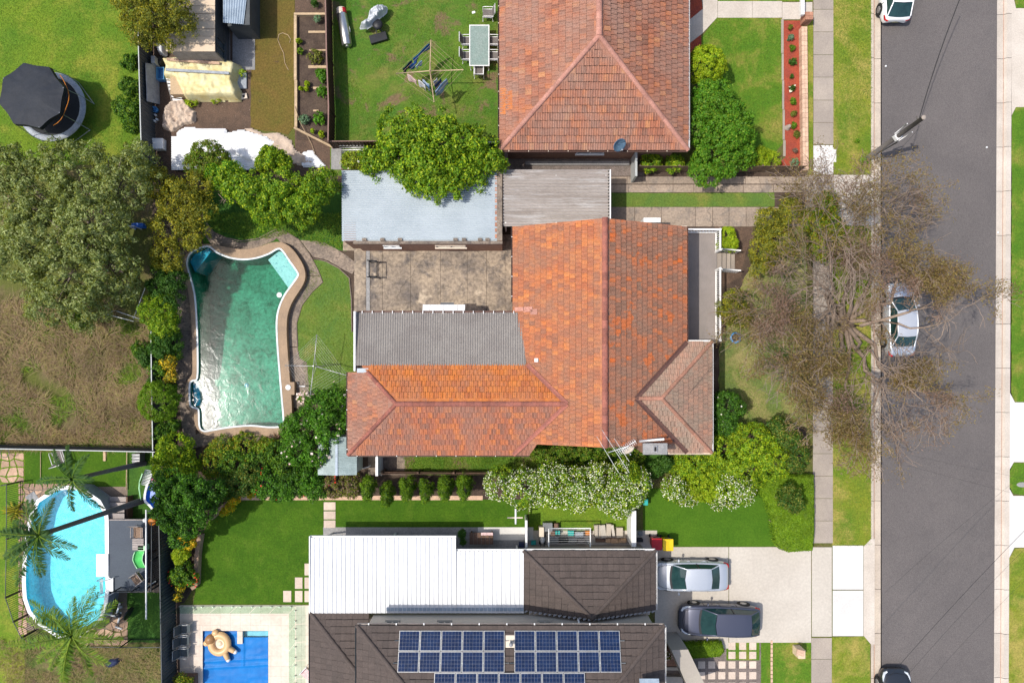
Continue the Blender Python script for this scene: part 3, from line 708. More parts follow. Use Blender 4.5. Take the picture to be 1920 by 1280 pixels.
crazy(cz, 148, 1150, 241, 1210, 6, 4, 'flagstone', .03, 5)
cz = thing('brick_paving', 'brown paving in the shade at the left edge above the pool fence', 'paving', W(20,890)); cz['kind'] = 'structure'
crazy(cz, -30, 848, 46, 905, 5, 4, 'flagstone', .028, 6)
# ================================================================ roofs and buildings
def clip_poly(poly, clip):
    """Sutherland-Hodgman, clip convex and counter-clockwise"""
    out = list(poly)
    for i in range(len(clip)):
        a, b = clip[i], clip[(i+1) % len(clip)]; inp = out; out = []
        if not inp: break
        def side(p): return (b[0]-a[0])*(p[1]-a[1])-(b[1]-a[1])*(p[0]-a[0])
        for j in range(len(inp)):
            p, q = inp[j], inp[(j+1) % len(inp)]; sp, sq = side(p), side(q)
            if sp >= 0: out.append(p)
            if (sp >= 0) != (sq >= 0):
                t = sp/(sp-sq); out.append((p[0]+(q[0]-p[0])*t, p[1]+(q[1]-p[1])*t))
    return out
def poly_area(p): return .5*abs(sum(p[i][0]*p[(i+1)%len(p)][1]-p[(i+1)%len(p)][0]*p[i][1] for i in range(len(p))))
def tile_shape(w, c, prof):
    """one tile: x across, y up the slope, z off the slope; profile across, thicker at the lower edge"""
    vs = []; n = len(prof); g = .004
    for (px_, h) in prof: vs.append((g+px_*(w-2*g), 0, .05+h*1.7))
    for (px_, h) in prof: vs.append((g+px_*(w-2*g), c*1.02, .004+h*1.7))
    for (px_, h) in prof: vs.append((g+px_*(w-2*g), -.048, -.006))
    fs = [(i, i+1, n+i+1, n+i) for i in range(n-1)] + [(2*n+i, 2*n+i+1, i+1, i) for i in range(n-1)]
    return vs, fs, [0]*(n-1)+[1]*(n-1)  # second material darkens the lower lip to paint the shadow between courses
PROF = {'marseille': [(0,.022),(.14,.026),(.28,.004),(.5,.016),(.72,.004),(.86,.012),(1,.004)], 'flat': [(0,.0),(.5,.002),(1,0)],
        'fine': [(0,.024),(.12,.026),(.25,.002),(.42,.018),(.58,.018),(.75,.002),(1,.006)]}
def tile_roof(roof, planes, w, c, prof, nind=300):
    """planes: list of (corners3d convex, eave index pair (0,1) = lower edge left to right seen from below, material)"""
    pvs, pfs, pmi = tile_shape(w, c, PROF[prof]); cand = []; bits = {}; lip_mat = 'tile_lip_shade_dark' if prof == 'flat' else 'tile_lip_shade'
    for corners, mat in planes:
        o_ = Vector(corners[0]); u = (Vector(corners[1])-o_).normalized()
        nn = None
        for q in corners[2:]:
            k = u.cross(Vector(q)-o_)
            if k.length > 1e-4: nn = k.normalized(); break
        if nn.z < 0: nn = -nn
        v = nn.cross(u)
        p2 = [((Vector(q)-o_).dot(u), (Vector(q)-o_).dot(v)) for q in corners]
        if sum(p2[i][0]*p2[(i+1)%len(p2)][1]-p2[(i+1)%len(p2)][0]*p2[i][1] for i in range(len(p2))) < 0: p2 = p2[::-1]
        u0, u1 = min(p[0] for p in p2), max(p[0] for p in p2); v0, v1 = min(p[1] for p in p2), max(p[1] for p in p2)
        rows = int((v1-v0)/c)+1
        for j in range(rows):
            b0 = v0+j*c; sh = ((j % 2)*w*.5 if prof != 'flat' else 0) + rnd.uniform(-.008,.008)
            i = int(-2)
            a = u0 - w + sh
            while a < u1:
                r_ = [(a,b0),(a+w,b0),(a+w,b0+c),(a,b0+c)]
                k = clip_poly(r_, p2); ar = poly_area(k) if len(k) > 2 else 0
                if ar > .985*w*c:
                    jz = rnd.uniform(-.005,.006); ja = rnd.uniform(-.004,.004)
                    cand.append((o_+u*(a+ja)+v*(b0+rnd.uniform(-.006,.006))+nn*(.012+jz), u, v, nn, mat))
                elif ar > .06*w*c:
                    B_ = bits.setdefault(mat, MB())
                    vs = [o_+u*q[0]+v*q[1]+nn*(.052-.03*(q[1]-b0)/c) for q in k]
                    n = len(vs); vs2 = [p-nn*.045 for p in vs]
                    B_.add(vs+vs2, [tuple(range(n))]+[(n+t, n+(t+1)%n, (t+1)%n, t) for t in range(n)])
                a += w
    cand.sort(key=lambda t: -t[0].z)
    # the pieces that stand nearest to the camera are objects of their own, the rest is one part per kind of tile
    me = {}
    o0 = org(roof)
    for k, (p, u, v, nn, mat) in enumerate(cand):
        if k < nind:
            if mat not in me:
                m_ = bpy.data.meshes.new('roof_tile'); m_.from_pydata(pvs, [], pfs); m_.materials.append(MAT(mat)); m_.materials.append(MAT(lip_mat)); m_.polygons.foreach_set('material_index', pmi); m_.update(); me[mat] = m_
            ob = bpy.data.objects.new('roof_tile', me[mat]); COL.objects.link(ob); ob.parent = roof
            ob.location = p-o0; ob.rotation_euler = Matrix((u, v, nn)).transposed().to_euler()
        else:
            B_ = bits.setdefault(mat, MB())
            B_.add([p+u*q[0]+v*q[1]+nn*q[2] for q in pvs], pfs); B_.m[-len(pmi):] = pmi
    for mat, B_ in bits.items():
        tag(B_.build('roof_tiles', [mat, lip_mat], roof), kind='stuff')
def ridge(roof, a, b, mat, r=.11, step=.42, name='ridge_tile', lift=.03):
    a, b = Vector(a), Vector(b); d = (b-a); ln = d.length; d.normalize(); n = max(1, int(round(ln/step))); st = ln/n
    e = Vector((0,0,1)).cross(d).normalized(); up = d.cross(e).normalized()
    if up.z < 0: up = -up
    for i in range(n):
        mb = MB(); vs = []
        for q, rr in ((i*st-.02, r*.97), ((i+1)*st+.03, r*1.06)):
            for k in range(7):
                t = math.pi*k/6
                vs.append(a+d*q+e*(math.cos(t)*rr)+up*(math.sin(t)*rr*.8+lift))
        mb.add(vs, [(k,k+1,8+k,7+k) for k in range(6)], 0, True)
        mb.add(vs[7:], [(0,1,2,3,4,5,6)])
        mb.build(name, mat, roof)
def plane_deck(mb, corners, th=.06):
    c = [Vector(p) for p in corners]; n = len(c)
    nn = (c[1]-c[0]).cross(c[2]-c[0]).normalized()
    if nn.z < 0: c = c[::-1]; nn = -nn
    lo = [p-Vector((0,0,th)) for p in c]
    mb.add(c+lo, [tuple(range(n)), tuple(reversed(range(n,2*n)))]+[(n+i,n+(i+1)%n,(i+1)%n,i) for i in range(n)])
def gutter(parent, a, b, mat, w=.11, h=.1, name='gutter'):
    a, b = Vector(a), Vector(b); d = (b-a).normalized(); e = Vector((d.y,-d.x,0)).normalized()
    mb = MB(); vs = []
    prof = [(0,0),(w,0),(w,h),(w-.015,h),(w-.015,.02),(.01,.02),(.01,h),(0,h)]
    for p in (a, b):
        for q, z in prof: vs.append(p+e*q+Vector((0,0,z-h)))
    n = len(prof)
    mb.add(vs, [(i,(i+1)%n,n+(i+1)%n,n+i) for i in range(n)]+[tuple(reversed(range(n))), tuple(range(n,2*n))])
    return mb.build(name, mat, parent)
def window(parent, c, w, h, ax, frame='white_paint', out=.03):
    """ax: outward unit direction (x or y axis)"""
    ax = Vector(ax); t = Vector((-ax.y, ax.x, 0)); c = Vector(c)
    mb = MB()
    def slab(u0,u1,z0,z1,o0,o1,B_):
        ps = [c+t*u+ax*o+Vector((0,0,z)) for z in (z0,z1) for u,o in ((u0,o0),(u1,o0),(u1,o1),(u0,o1))]
        B_.add(ps, [(3,2,1,0),(4,5,6,7),(0,1,5,4),(1,2,6,5),(2,3,7,6),(3,0,4,7)])
    for u0,u1,z0,z1 in ((-w/2,w/2,0,.07),(-w/2,w/2,h-.06,h),(-w/2,-w/2+.06,.07,h-.06),(w/2-.06,w/2,.07,h-.06),(-.03,.03,.07,h-.06)): slab(u0,u1,z0,z1,-.04,out,mb)
    f = mb.build('window', frame, parent)
    g = MB(); slab(-w/2+.05,w/2-.05,.06,h-.05,-.03,.005,g); g.build('pane', 'window_glass', f)
    s_ = MB(); slab(-w/2-.05,w/2+.05,-.05,-.003,-.04,out+.07,s_); s_.build('sill', frame, f)
def corrugated(mb, p00, p10, p01, p11, n, amp, mi=0, per=4, trap=False):
    """p00->p10 runs across the ribs, p00->p01 along them"""
    p00,p10,p01,p11 = map(Vector,(p00,p10,p01,p11)); vs = []
    nn = (p10-p00).cross(p01-p00).normalized()
    if nn.z < 0: nn = -nn
    m_ = n*per
    for i in range(m_+1):
        t = i/m_; ph = (i % per)/per
        h = (amp if (ph == .25 or ph == .5) else 0) if trap else amp*math.sin(2*math.pi*ph)
        if trap: tt = (i//per + (0,.78,.92,1.0)[i % per]*1.0 if False else t*n)/n
        vs += [p00.lerp(p10,t)+nn*h, p01.lerp(p11,t)+nn*h]
    mb.add(vs, [(2*i,2*i+2,2*i+3,2*i+1) for i in range(m_)], mi, not trap)
def wall_box(parent, x0, x1, y0, y1, z0, z1, mat, name='wall'):
    mb = MB(); mb.box(x0,x1,y0,y1,z0,z1); return mb.build(name, mat, parent)

g_ = 1/PPM
PITCH = 2.15/(150.5*g_)
# ---------------- the middle house
EV = 3.0
house = thing('tiled_house', 'middle house with weathered orange and red tiled gable and hip roofs', 'house', ((150)*g_, 50*g_, 0))
xl, xr, yt, yb = 2*g_, 303*g_, 245.5*g_, -130*g_
xc = (xl+xr)/2; zr = EV+(xc-xl)*PITCH
wl_, wt, wb = -284.6*g_, 30*g_, -150.2*g_; wc = (wt+wb)/2; whw = (wt-wb)/2; wzr = EV+whw*PITCH
fr_, ft, fb = 346.7*g_, 45.4*g_, -146.5*g_; fc = (ft+fb)/2; fhw = (ft-fb)/2; fzr = EV+fhw*PITCH
def mx_left(z): return xl+(z-EV)/PITCH
def mx_right(z): return xr-(z-EV)/PITCH
ycl = -7*g_
zcl = EV+(wt-ycl)*PITCH if ycl > wc else EV
Pm_l = [(xl,yt,EV),(xl,yb,EV),(xc,yb,zr),(xc,yt,zr)]
Pm_r = [(xr,yb,EV),(xr,yt,EV),(xc,yt,zr),(xc,yb,zr)]
yfl = 6*g_; zfl = EV+(wt-yfl)*PITCH             # the fibro roof starts here
Pw_n = [(wl_+(zfl-EV)/PITCH,yfl,zfl),(mx_left(zfl),yfl,zfl),(mx_left(wzr),wc,wzr),(wl_+whw,wc,wzr)]
Pw_n = [Pw_n[1],Pw_n[0],Pw_n[3],Pw_n[2]]
Pw_s = [(wl_,wb,EV),(xl,wb,EV),(xl,wb,EV),(mx_left(wzr),wc,wzr),(wl_+whw,wc,wzr)]
Pw_s = [(wl_,wb,EV),(mx_left(EV)+.9,wb,EV),(mx_left(wzr),wc,wzr),(wl_+whw,wc,wzr)]
ztc = EV+(wt-ycl)*PITCH
Pw_w = [(wl_,ycl,EV),(wl_,wb,EV),(wl_+whw,wc,wzr),(wl_+(wt-ycl),ycl,ztc)]
Pf_n = [(fr_,ft,EV),(xr,ft,EV),(mx_right(fzr),fc,fzr),(fr_-fhw,fc,fzr)]
Pf_s = [(xr-1.0,fb,EV),(fr_,fb,EV),(fr_-fhw,fc,fzr),(mx_right(fzr),fc,fzr)]
Pf_e = [(fr_,fb,EV),(fr_,ft,EV),(fr_-fhw,fc,fzr)]
mb = MB()
for P in (Pm_l,Pm_r,Pw_n,Pw_s,Pw_w,Pf_n,Pf_s,Pf_e): plane_deck(mb, P)
roof = mb.build('roof', 'gutter_brown', house)
tile_roof(roof, [(Pm_l,'tile_orange'),(Pm_r,'tile_weather'),(Pw_n,'tile_flame'),(Pw_s,'tile_mix'),(Pw_w,'tile_rose'),(Pf_n,'tile_front'),(Pf_s,'tile_front'),(Pf_e,'tile_front')], .235, .335, 'marseille')
ridge(roof, (xc,yb,zr), (xc,yt,zr), 'ridge_red', .16)
ridge(roof, (wl_+whw,wc,wzr), (mx_left(wzr),wc,wzr), 'ridge_red', .14)
ridge(roof, (wl_,wb,EV), (wl_+whw,wc,wzr), 'ridge_red', .11); ridge(roof, Pw_w[3], (wl_+whw,wc,wzr), 'ridge_red', .11)
ridge(roof, (mx_right(fzr),fc,fzr), (fr_-fhw,fc,fzr), 'ridge_front', .11)
ridge(roof, (fr_,fb,EV), (fr_-fhw,fc,fzr), 'ridge_front', .10); ridge(roof, (fr_,ft,EV), (fr_-fhw,fc,fzr), 'ridge_front', .10)
for a, b in (((mx_left(wzr),wc,wzr),(xl+.0,wb+(xl-wl_)*0+.0,EV)),):
    pass
def valley(a, b, mat, w=.12, up=.12):
    a, b = Vector(a), Vector(b); d = (b-a).normalized(); e = Vector((-d.y,d.x,0)).normalized()*w
    mb = MB(); z = Vector((0,0,up)); dz = Vector((0,0,.035))
    mb.add([a-e+z+dz,a+z,a+e+z+dz,b-e+z+dz,b+z,b+e+z+dz],[(0,1,4,3),(1,2,5,4)]); mb.build('valley_flashing', mat, roof)
valley((mx_left(wzr),wc,wzr), (mx_left(zfl),yfl,zfl), 'ridge_red'); valley((mx_left(wzr),wc,wzr), (mx_left(EV),wb,EV), 'ridge_red')
valley((mx_right(fzr),fc,fzr), (xr,ft,EV), 'gutter_brown'); valley((mx_right(fzr),fc,fzr), (xr,fb,EV), 'gutter_brown')
# walls under the eaves, each volume its own wall
ins = .42
wall_box(house, xl+ins, xr-ins, yb+.12, yt-.12, 0, EV-.03, 'brick_wall')
for yy in (yb+.12, yt-.12):
    mb = MB(); s_ = .1 if yy < 0 else -.1
    mb.add([(xl+ins,yy,EV-.03),(xr-ins,yy,EV-.03),(xc,yy,zr-.12),(xl+ins,yy+s_,EV-.03),(xr-ins,yy+s_,EV-.03),(xc,yy+s_,zr-.12)], [(0,1,2),(5,4,3),(0,3,4,1),(1,4,5,2),(2,5,3,0)]); mb.build('gable_wall', 'cream_paint', house)
wall_box(house, wl_+ins, xl+ins, wb+ins, .9, 0, EV-.03, 'brick_wall')
wall_box(house, xr-ins-.5, fr_-ins, fb+ins, ft-ins, 0, EV-.03, 'brick_wall')
gutter(house, (xl,yt,EV), (xl,115*g_,EV), 'gutter_brown'); gutter(house, (xr,ft+.05,EV), (xr,yt,EV), 'gutter_brown')
gutter(house, (wl_,ycl,EV), (wl_,wb,EV), 'gutter_brown'); gutter(house, (xl+.9,wb,EV), (wl_,wb,EV), 'gutter_brown') if False else gutter(house, (wl_,wb,EV), (xl+.9,wb,EV), 'gutter_brown')
gutter(house, (fr_,fb,EV), (fr_,ft,EV), 'white_paint'); gutter(house, (xr-1,fb,EV), (fr_,fb,EV), 'cream_paint'); gutter(house, (fr_,ft,EV), (xr+.1,ft,EV), 'white_paint')
mb = MB(); mb.box(xl-.02, xr, yb-.06, yb, EV-.25, EV-.02); mb.build('fascia', 'cream_paint', house)
mb = MB(); mb.box(xr-1.6, xr+.02, yt+.005, yt+.05, EV-.3, EV-.02); mb.build('fascia', 'cream_paint', house)
# gutter brackets along the eaves show as pale dots
for y in np.arange(wb+.3, ycl, 1.1):
    mb = MB(); mb.box(wl_-.10, wl_-.02, y-.018, y+.018, EV-.02, EV+.015); mb.build('gutter_bracket', 'white_paint', house)
for x in np.arange(wl_+.5, xl, .55*2):
    mb = MB(); mb.box(x-.018, x+.018, wb-.10, wb-.02, EV-.02, EV+.015); mb.build('gutter_bracket', 'white_paint', house)
for y in np.arange(4.0, yt, 1.1):
    mb = MB(); mb.box(xl-.10, xl-.02, y-.018, y+.018, EV-.02, EV+.015); mb.build('gutter_bracket', 'white_paint', house)
window(house, (xr-ins, 4.2, 1.0), 1.8, 1.3, (1,0,0)); window(house, (fr_-ins, -1.6, 1.0), 1.9, 1.3, (1,0,0)); window(house, (wl_+ins, -2.6, 1.0), 1.4, 1.1, (-1,0,0))
window(house, (-5.5, wb+ins, 1.0), 1.4, 1.1, (0,-1,0)); window(house, (-2.0, wb+ins, 1.0), 1.4, 1.1, (0,-1,0))
# flat fibro roof of the rear annex
mb = MB(); z0, z1 = 3.16, zfl+.10
a, b = W(669,586,z0), W(986,586,z0); c, d = W(671,685,z1), W(986,685,z1)
corrugated(mb, (a.x,a.y,z0),(b.x,b.y,z0),(a.x,yfl-.05,z1),(b.x,yfl-.05,z1), 72, .03)
mb.build('annex_roof', 'roof_fibro', house)
wall_box(house, a.x+.2, xl+ins, yfl+.3, a.y-.25, 0, z0-.06, 'cream_paint', 'annex_wall')
mb = MB(); mb.box(a.x-.11, a.x-.012, yfl-.35, a.y+.05, z0-.1, z1+.02); mb.build('barge_board', 'white_paint', house)
mb = MB(); mb.rbox(((a.x+wl_+.6)/2+.35, yfl-.32, z1-.02), .62, .24, .06); mb.build('flashing', 'roof_zinc', house)
gutter(house, (b.x,a.y+.0,z0-.02), (a.x,a.y+.0,z0-.02), 'gutter_brown')
for x in np.arange(a.x+.3, b.x, .56):
    mb = MB(); mb.box(x-.018, x+.018, a.y-.06, a.y+.1, z0+.0, z0+.03); mb.build('gutter_bracket', 'white_paint', house)
ZA = z0
# window awning over the patio
aw = thing('window_awning', 'white panelled awning over a window facing the patio', 'awning', W(832,585))
for x0, x1 in ((793,806),(806.5,832),(832.5,858),(858.5,872)):
    mb = MB(); p = [W(x0,571,2.35),W(x1,571,2.35),W(x1,585,2.35),W(x0,585,2.35)]; 
    for q in p[2:]: q.z += .22
    lo = [q-Vector((0,0,.04)) for q in p]; mb.add(p+lo, [(3,2,1,0),(4,5,6,7),(0,1,5,4),(1,2,6,5),(2,3,7,6),(3,0,4,7)]); mb.build('panel', 'white_paint', aw)
mb = MB(); mb.bpx(826,567,851,572,2.2,2.24); mb.build('bracket', 'iron_grey', aw)
# pale mortar repair and little roof vents
mb = MB(); zz = EV+(W(985,0,3.4).x-xl)*PITCH
for px, py, w_, h_ in ((974,579,.55,.22),(990,580,.55,.28),(1001,585,.4,.3)):
    p = W(px,py,3.4); z = EV+(p.x-xl)*PITCH+.075; sl_ = math.atan(PITCH); mb.rbox((p.x,p.y,z), w_, h_, .03, tilt=Matrix.Rotation(-sl_,3,'Y'))
mb.build('mortar_patch', 'ridge_rose', roof)
mb = MB(); p = W(1005.5,675,3.7); z = EV+(p.x-xl)*PITCH+.07; mb.rbox((p.x,p.y,z), .2,.2,.14); mb.build('roof_vent', 'white_paint', roof)
# chimney
ch = MB(); zt = 4.75; a, b = W(1207,832,zt), W(1250,850.5,zt)
ch.box(a.x,b.x,b.y,a.y,0,zt-.1); chim = ch.build('chimney', 'brick_wall', house)
mb = MB(); mb.box(a.x-.04,b.x+.04,b.y-.04,a.y+.04,zt-.1,zt); mb.build('chimney_cap', 'concrete_grey', chim)
mb = MB(); c = W(1228,841,zt); mb.box(c.x-.1,c.x+.1,c.y-.17,c.y+.17,zt,zt+.12); mb.build('chimney_pot', 'lead', chim)
mb = MB(); mb.box(c.x-.06,c.x+.06,c.y-.12,c.y+.12,zt+.1,zt+.125); mb.build('flue', 'dark_void', chim)
mb = MB(); p, q = W(1198,827,4.3), W(1245,823,4.3); mb.tube([p,q], .07, 8); mb.build('flashing', 'white_paint', chim)

# ---------------- garage with zinc roof, carport
gar = thing('garage', 'brick garage with a pale corrugated zinc roof under the overhanging tree', 'garage', W(790,395))
zg = 2.45; a, b = W(641,320,zg), W(936,452,zg)
mb = MB(); corrugated(mb, (a.x,a.y,zg+.05),(a.x,b.y,zg-.02),(b.x-.12,a.y,zg+.05),(b.x-.12,b.y,zg-.02), 31, .055); mb.build('roof', 'roof_zinc', gar)
p, q = W(663,452.5,zg+.02), W(941,456.5,zg+.02)
mb = MB(); mb.box(p.x,q.x,q.y,p.y,0,zg+.02); mb.build('brick_wall', 'brick_wall', gar)
mb = MB(); mb.box(p.x-.02,q.x+.03,q.y-.03,p.y+.02,zg+.02,zg+.06); mb.build('parapet_capping', 'concrete_pool', gar)
mb = MB(); mb.box(b.x-.1,q.x,p.y,a.y,0,zg+.06); mb.build('brick_wall', 'brick_wall', gar)
mb = MB(); mb.box(b.x-.12,q.x+.02,p.y+.03,a.y,zg+.06,zg+.09); mb.build('parapet_capping', 'concrete_pool', gar)
for y in np.arange(p.y+.3, a.y, .33):
    mb = MB(); mb.box(b.x-.24,b.x-.13,y-.1-rnd.uniform(0,.04),y+.1,zg+.03,zg+.05+rnd.uniform(0,.01)); mb.build('rusty_flashing', 'brick_red', gar)
mb = MB(); mb.box(a.x+.1,p.x+.12,p.y+.02,a.y,0,zg-.05); mb.build('brick_wall', 'brick_wall', gar)
window(gar, (W(737,462,1.2).x, q.y-.002, 1.35), .95, .55, (0,-1,0)); window(gar, (W(846,462,1.2).x, q.y-.002, 1.35), 1.75, .55, (0,-1,0), 'cream_paint')
for x in (683,717,750,854,870,900,914):
    c = W(x,449,zg+.06); mb = MB(); mb.box(c.x-.12,c.x+.12,c.y-.06,c.y+.07,zg+.0,zg+.1); mb.build('downpipe_bracket', 'concrete_pool', gar)
cp = thing('carport', 'grey weathered corrugated carport beside the house gable', 'carport', W(1045,372))
zc = 2.42; a, b = W(943,318,zc), W(1143,424,zc)
mb = MB(); corrugated(mb, (a.x,a.y,zc),(a.x,b.y,zc-.05),(b.x,a.y,zc),(b.x,b.y,zc-.05), 18, .075); mb.build('roof', 'roof_carport', cp)
mb = MB(); mb.box(b.x+.003,b.x+.07,b.y,a.y,zc-.16,zc+.03); mb.build('fascia', 'white_paint', cp)
for x in (a.x+.15, (a.x+b.x)/2, b.x-.2):
    for y in (a.y-.3, b.y+.2):
        mb = MB(); mb.box(x-.04,x+.04,y-.04,y+.04,0,zc-.06); mb.build('post', 'white_paint', cp)
for y in (a.y-.3, b.y+.2):
    mb = MB(); mb.box(a.x+.1,b.x-.1,y-.03,y+.03,zc-.17,zc-.061); mb.build('beam', 'timber_grey', cp)
mb = MB()
for i in range(18): 
    t = (i+.5)/18; y = a.y+(b.y-a.y)*t; mb.box(b.x-.10,b.x-.02,y-.05,y+.02,zc+.025,zc+.04)
tag(mb.build('end_clips', 'dark_void', cp), kind='stuff')
# white meter box by the gable
mb = MB(); mb.bpx(1207,408,1239,417,0,1.9); tag(mb.build('meter_cabinet', 'white_paint', bevel=.02), 'white flat topped cabinet against the house beside the driveway', 'cabinet')

# ---------------- porch
po = thing('porch', 'front porch with grey pebble floor behind a white railing', 'porch', W(1317,535))
zp = .62; a, b = W(1286,434,zp), W(1344,642,zp)
mb = MB(); mb.box(xr-ins,b.x,b.y,a.y,0,zp); mb.build('floor', 'porch_pebble', po)
zr_ = 1.5
def rail_run(parent, p, q, z0, z1, n, mat='white_paint'):
    p, q = Vector((p[0],p[1],0)), Vector((q[0],q[1],0)); d = (q-p).normalized(); e = Vector((-d.y,d.x,0))*.045
    for zz, h in ((z0+.08,.04),(z1,.06)):
        mb = MB(); vs = [p-e,q-e,q+e,p+e]; mb.add([v+Vector((0,0,zz-h)) for v in vs]+[v+Vector((0,0,zz)) for v in vs], [(3,2,1,0),(4,5,6,7),(0,1,5,4),(1,2,6,5),(2,3,7,6),(3,0,4,7)])
        r_ = mb.build('rail', mat, parent)
    mb = MB()
    for i in range(n+1):
        c = p.lerp(q, i/n); mb.box(c.x-.02,c.x+.02,c.y-.02,c.y+.02,z0,z1-.05)
    tag(mb.build('balusters', mat, r_), kind='stuff')
ra, rb = W(1341,436,zr_), W(1347,642,zr_)
xr2 = b.x-.06; yt2 = a.y-.05
rail_run(po, (xr-.1,yt2), (xr2,yt2), zp, zr_, 14)
ys1, ys2_ = W(0,473,zp).y, W(0,507,zp).y
rail_run(po, (xr2,yt2), (xr2,ys1), zp, zr_, 9); rail_run(po, (xr2,ys2_), (xr2,b.y+.1), zp, zr_, 38)
for x,y in ((xr2,yt2),(xr2,ys1),(xr2,ys2_),(xr2,b.y+.1),(xr2,.5*(ys2_+b.y))):
    mb = MB(); mb.box(x-.055,x+.055,y-.055,y+.055,.05,zr_+.04); mb.build('post', 'white_paint', po)
st = thing('porch_steps', 'concrete porch steps between two white handrails', 'steps', W(1362,490))
for i in range(4):
    x0 = b.x+.003+i*.31; zz = zp-.155*(i+.5); mb = MB(); mb.box(x0,x0+.306,ys2_,ys1,0,zz); mb.build('step', 'concrete_path', st)
for y in (ys1+.05, ys2_-.05):
    mb = MB(); p, q = Vector((xr2+.1,y,zr_)), Vector((b.x+1.3,y,.95)); mb.tube([p,q],.045,6); h = mb.build('handrail', 'white_paint', st)
    mb = MB()
    for i in range(9):
        c = p.lerp(q,i/8); mb.box(c.x-.018,c.x+.018,y-.018,y+.018,max(0,zp-.155*(c.x-b.x)/.31),c.z-.03)
    tag(mb.build('balusters', 'white_paint', h), kind='stuff')

# ---------------- upper neighbour
nh = thing('tiled_house', 'upper neighbour house with a rose red tiled hip roof', 'house', W(1112,60))
nxl, nxr, nyb = -21*g_, 305.5*g_, 379*g_; nyt = nyb+16.0; nhw = (nxr-nxl)/2; nxc = (nxl+nxr)/2; nzr = EV+nhw*PITCH
Pn_w = [(nxl,nyt,EV),(nxl,nyb,EV),(nxc,nyb+nhw,nzr),(nxc,nyt,nzr)]; Pn_e = [(nxr,nyb,EV),(nxr,nyt,EV),(nxc,nyt,nzr),(nxc,nyb+nhw,nzr)]; Pn_s = [(nxl,nyb,EV),(nxr,nyb,EV),(nxc,nyb+nhw,nzr)]
mb = MB()
for P in (Pn_w,Pn_e,Pn_s): plane_deck(mb, P)
roof2 = mb.build('roof', 'gutter_brown', nh)
tile_roof(roof2, [(Pn_w,'tile_rose'),(Pn_e,'tile_rose'),(Pn_s,'tile_rose')], .27, .39, 'fine')
ridge(roof2, (nxc,nyt,nzr), (nxc,nyb+nhw,nzr), 'ridge_rose', .17); ridge(roof2, (nxl,nyb,EV), (nxc,nyb+nhw,nzr), 'ridge_rose', .13); ridge(roof2, (nxr,nyb,EV), (nxc,nyb+nhw,nzr), 'ridge_rose', .13)
wall_box(nh, nxl+ins, nxr-ins, nyb+ins, nyt-ins, 0, EV-.03, 'brick_wall')
gutter(nh, (nxl,nyt,EV), (nxl,nyb,EV), 'gutter_brown'); gutter(nh, (nxl,nyb,EV), (nxr,nyb,EV), 'gutter_brown'); gutter(nh, (nxr,nyb,EV), (nxr,nyt,EV), 'white_paint')
for y in np.arange(nyb+.4, nyb+9.5, .95):
    mb = MB(); mb.box(nxl-.10,nxl-.02,y-.018,y+.018,EV-.02,EV+.015); mb.build('gutter_bracket', 'cream_paint', nh)
for x in np.arange(nxl+.5, nxr, 1.1):
    mb = MB(); mb.box(x-.018,x+.018,nyb-.10,nyb-.02,EV-.02,EV+.015); mb.build('gutter_bracket', 'cream_paint', nh)
window(nh, (nxr-ins, nyb+4, 1.0), 1.8, 1.3, (1,0,0)); window(nh, (nxl+ins, nyb+5, 1.0), 1.6, 1.2, (-1,0,0)); window(nh, (nxc, nyb+ins, 1.0), 1.6, 1.2, (0,-1,0))
# bright new tiles at the left eave
mb = MB(); sl_ = math.atan(PITCH)
for i, (py, n_) in enumerate(((170,1),(177,2),(184,2),(191,2),(198,2),(205,2),(212,1))):
    for k in range(n_):
        p = W(941+k*10, py, 3.1); x = nxl+.03+k*.36; mb.rbox((x+.17,p.y,EV+(x+.17-nxl)*PITCH+.045), .40,.22,.03, tilt=Matrix.Rotation(-sl_,3,'Y'))
mb.build('new_tiles', 'tile_flame', roof2)

# ---------------- lower neighbour
lo = thing('dark_tiled_house', 'two storey lower house with dark brown tiled roofs', 'house', W(960,1220))
ez = 2.7
# garage wing, half pyramid
gx0, gx1, gy0, gy1 = 20.5*g_, 251*g_, -319.5*g_, -423*g_; gxc = (gx0+gx1)/2; gz = 4.05
Pg_n = [(gx1,gy0,ez),(gx0,gy0,ez),(gxc,gy1,gz)]; Pg_w = [(gx0,gy0,ez),(gx0,gy1,ez),(gxc,gy1,gz)]; Pg_e = [(gx1,gy1,ez),(gx1,gy0,ez),(gxc,gy1,gz)]
# lower roof at the left
lx0, ly0 = -353*g_, -428*g_; LP = math.tan(R(21)); lx1 = -250*g_; lyb = -24.0
dl = lx1-lx0; lz = ez+dl*LP
Pl_w = [(lx0,ly0,ez),(lx0,lyb,ez),(lx1,lyb,lz),(lx1,ly0-dl,lz)]; Pl_n = [(lx1,ly0,ez),(lx0,ly0,ez),(lx1,ly0-dl,lz)]
# upper storey roof
uz = 5.2; ux0, ux1, uy0 = -253.5*g_, 249*g_, -421*g_; uh = 5.0; uzr = uz+uh*LP; uyb = uy0-2*uh
Pu_n = [(ux1,uy0,uz),(ux0,uy0,uz),(ux0+uh,uy0-uh,uzr),(ux1-uh,uy0-uh,uzr)]
Pu_w = [(ux0,uy0,uz),(ux0,uyb,uz),(ux0+uh,uy0-uh,uzr)]; Pu_e = [(ux1,uyb,uz),(ux1,uy0,uz),(ux1-uh,uy0-uh,uzr)]; Pu_s = [(ux0,uyb,uz),(ux1,uyb,uz),(ux1-uh,uy0-uh,uzr),(ux0+uh,uy0-uh,uzr)]
mb = MB()
for P in (Pg_n,Pg_w,Pg_e,Pl_w,Pl_n,Pu_n,Pu_w,Pu_e,Pu_s): plane_deck(mb, P)
roof3 = mb.build('roof', 'ridge_brown', lo)
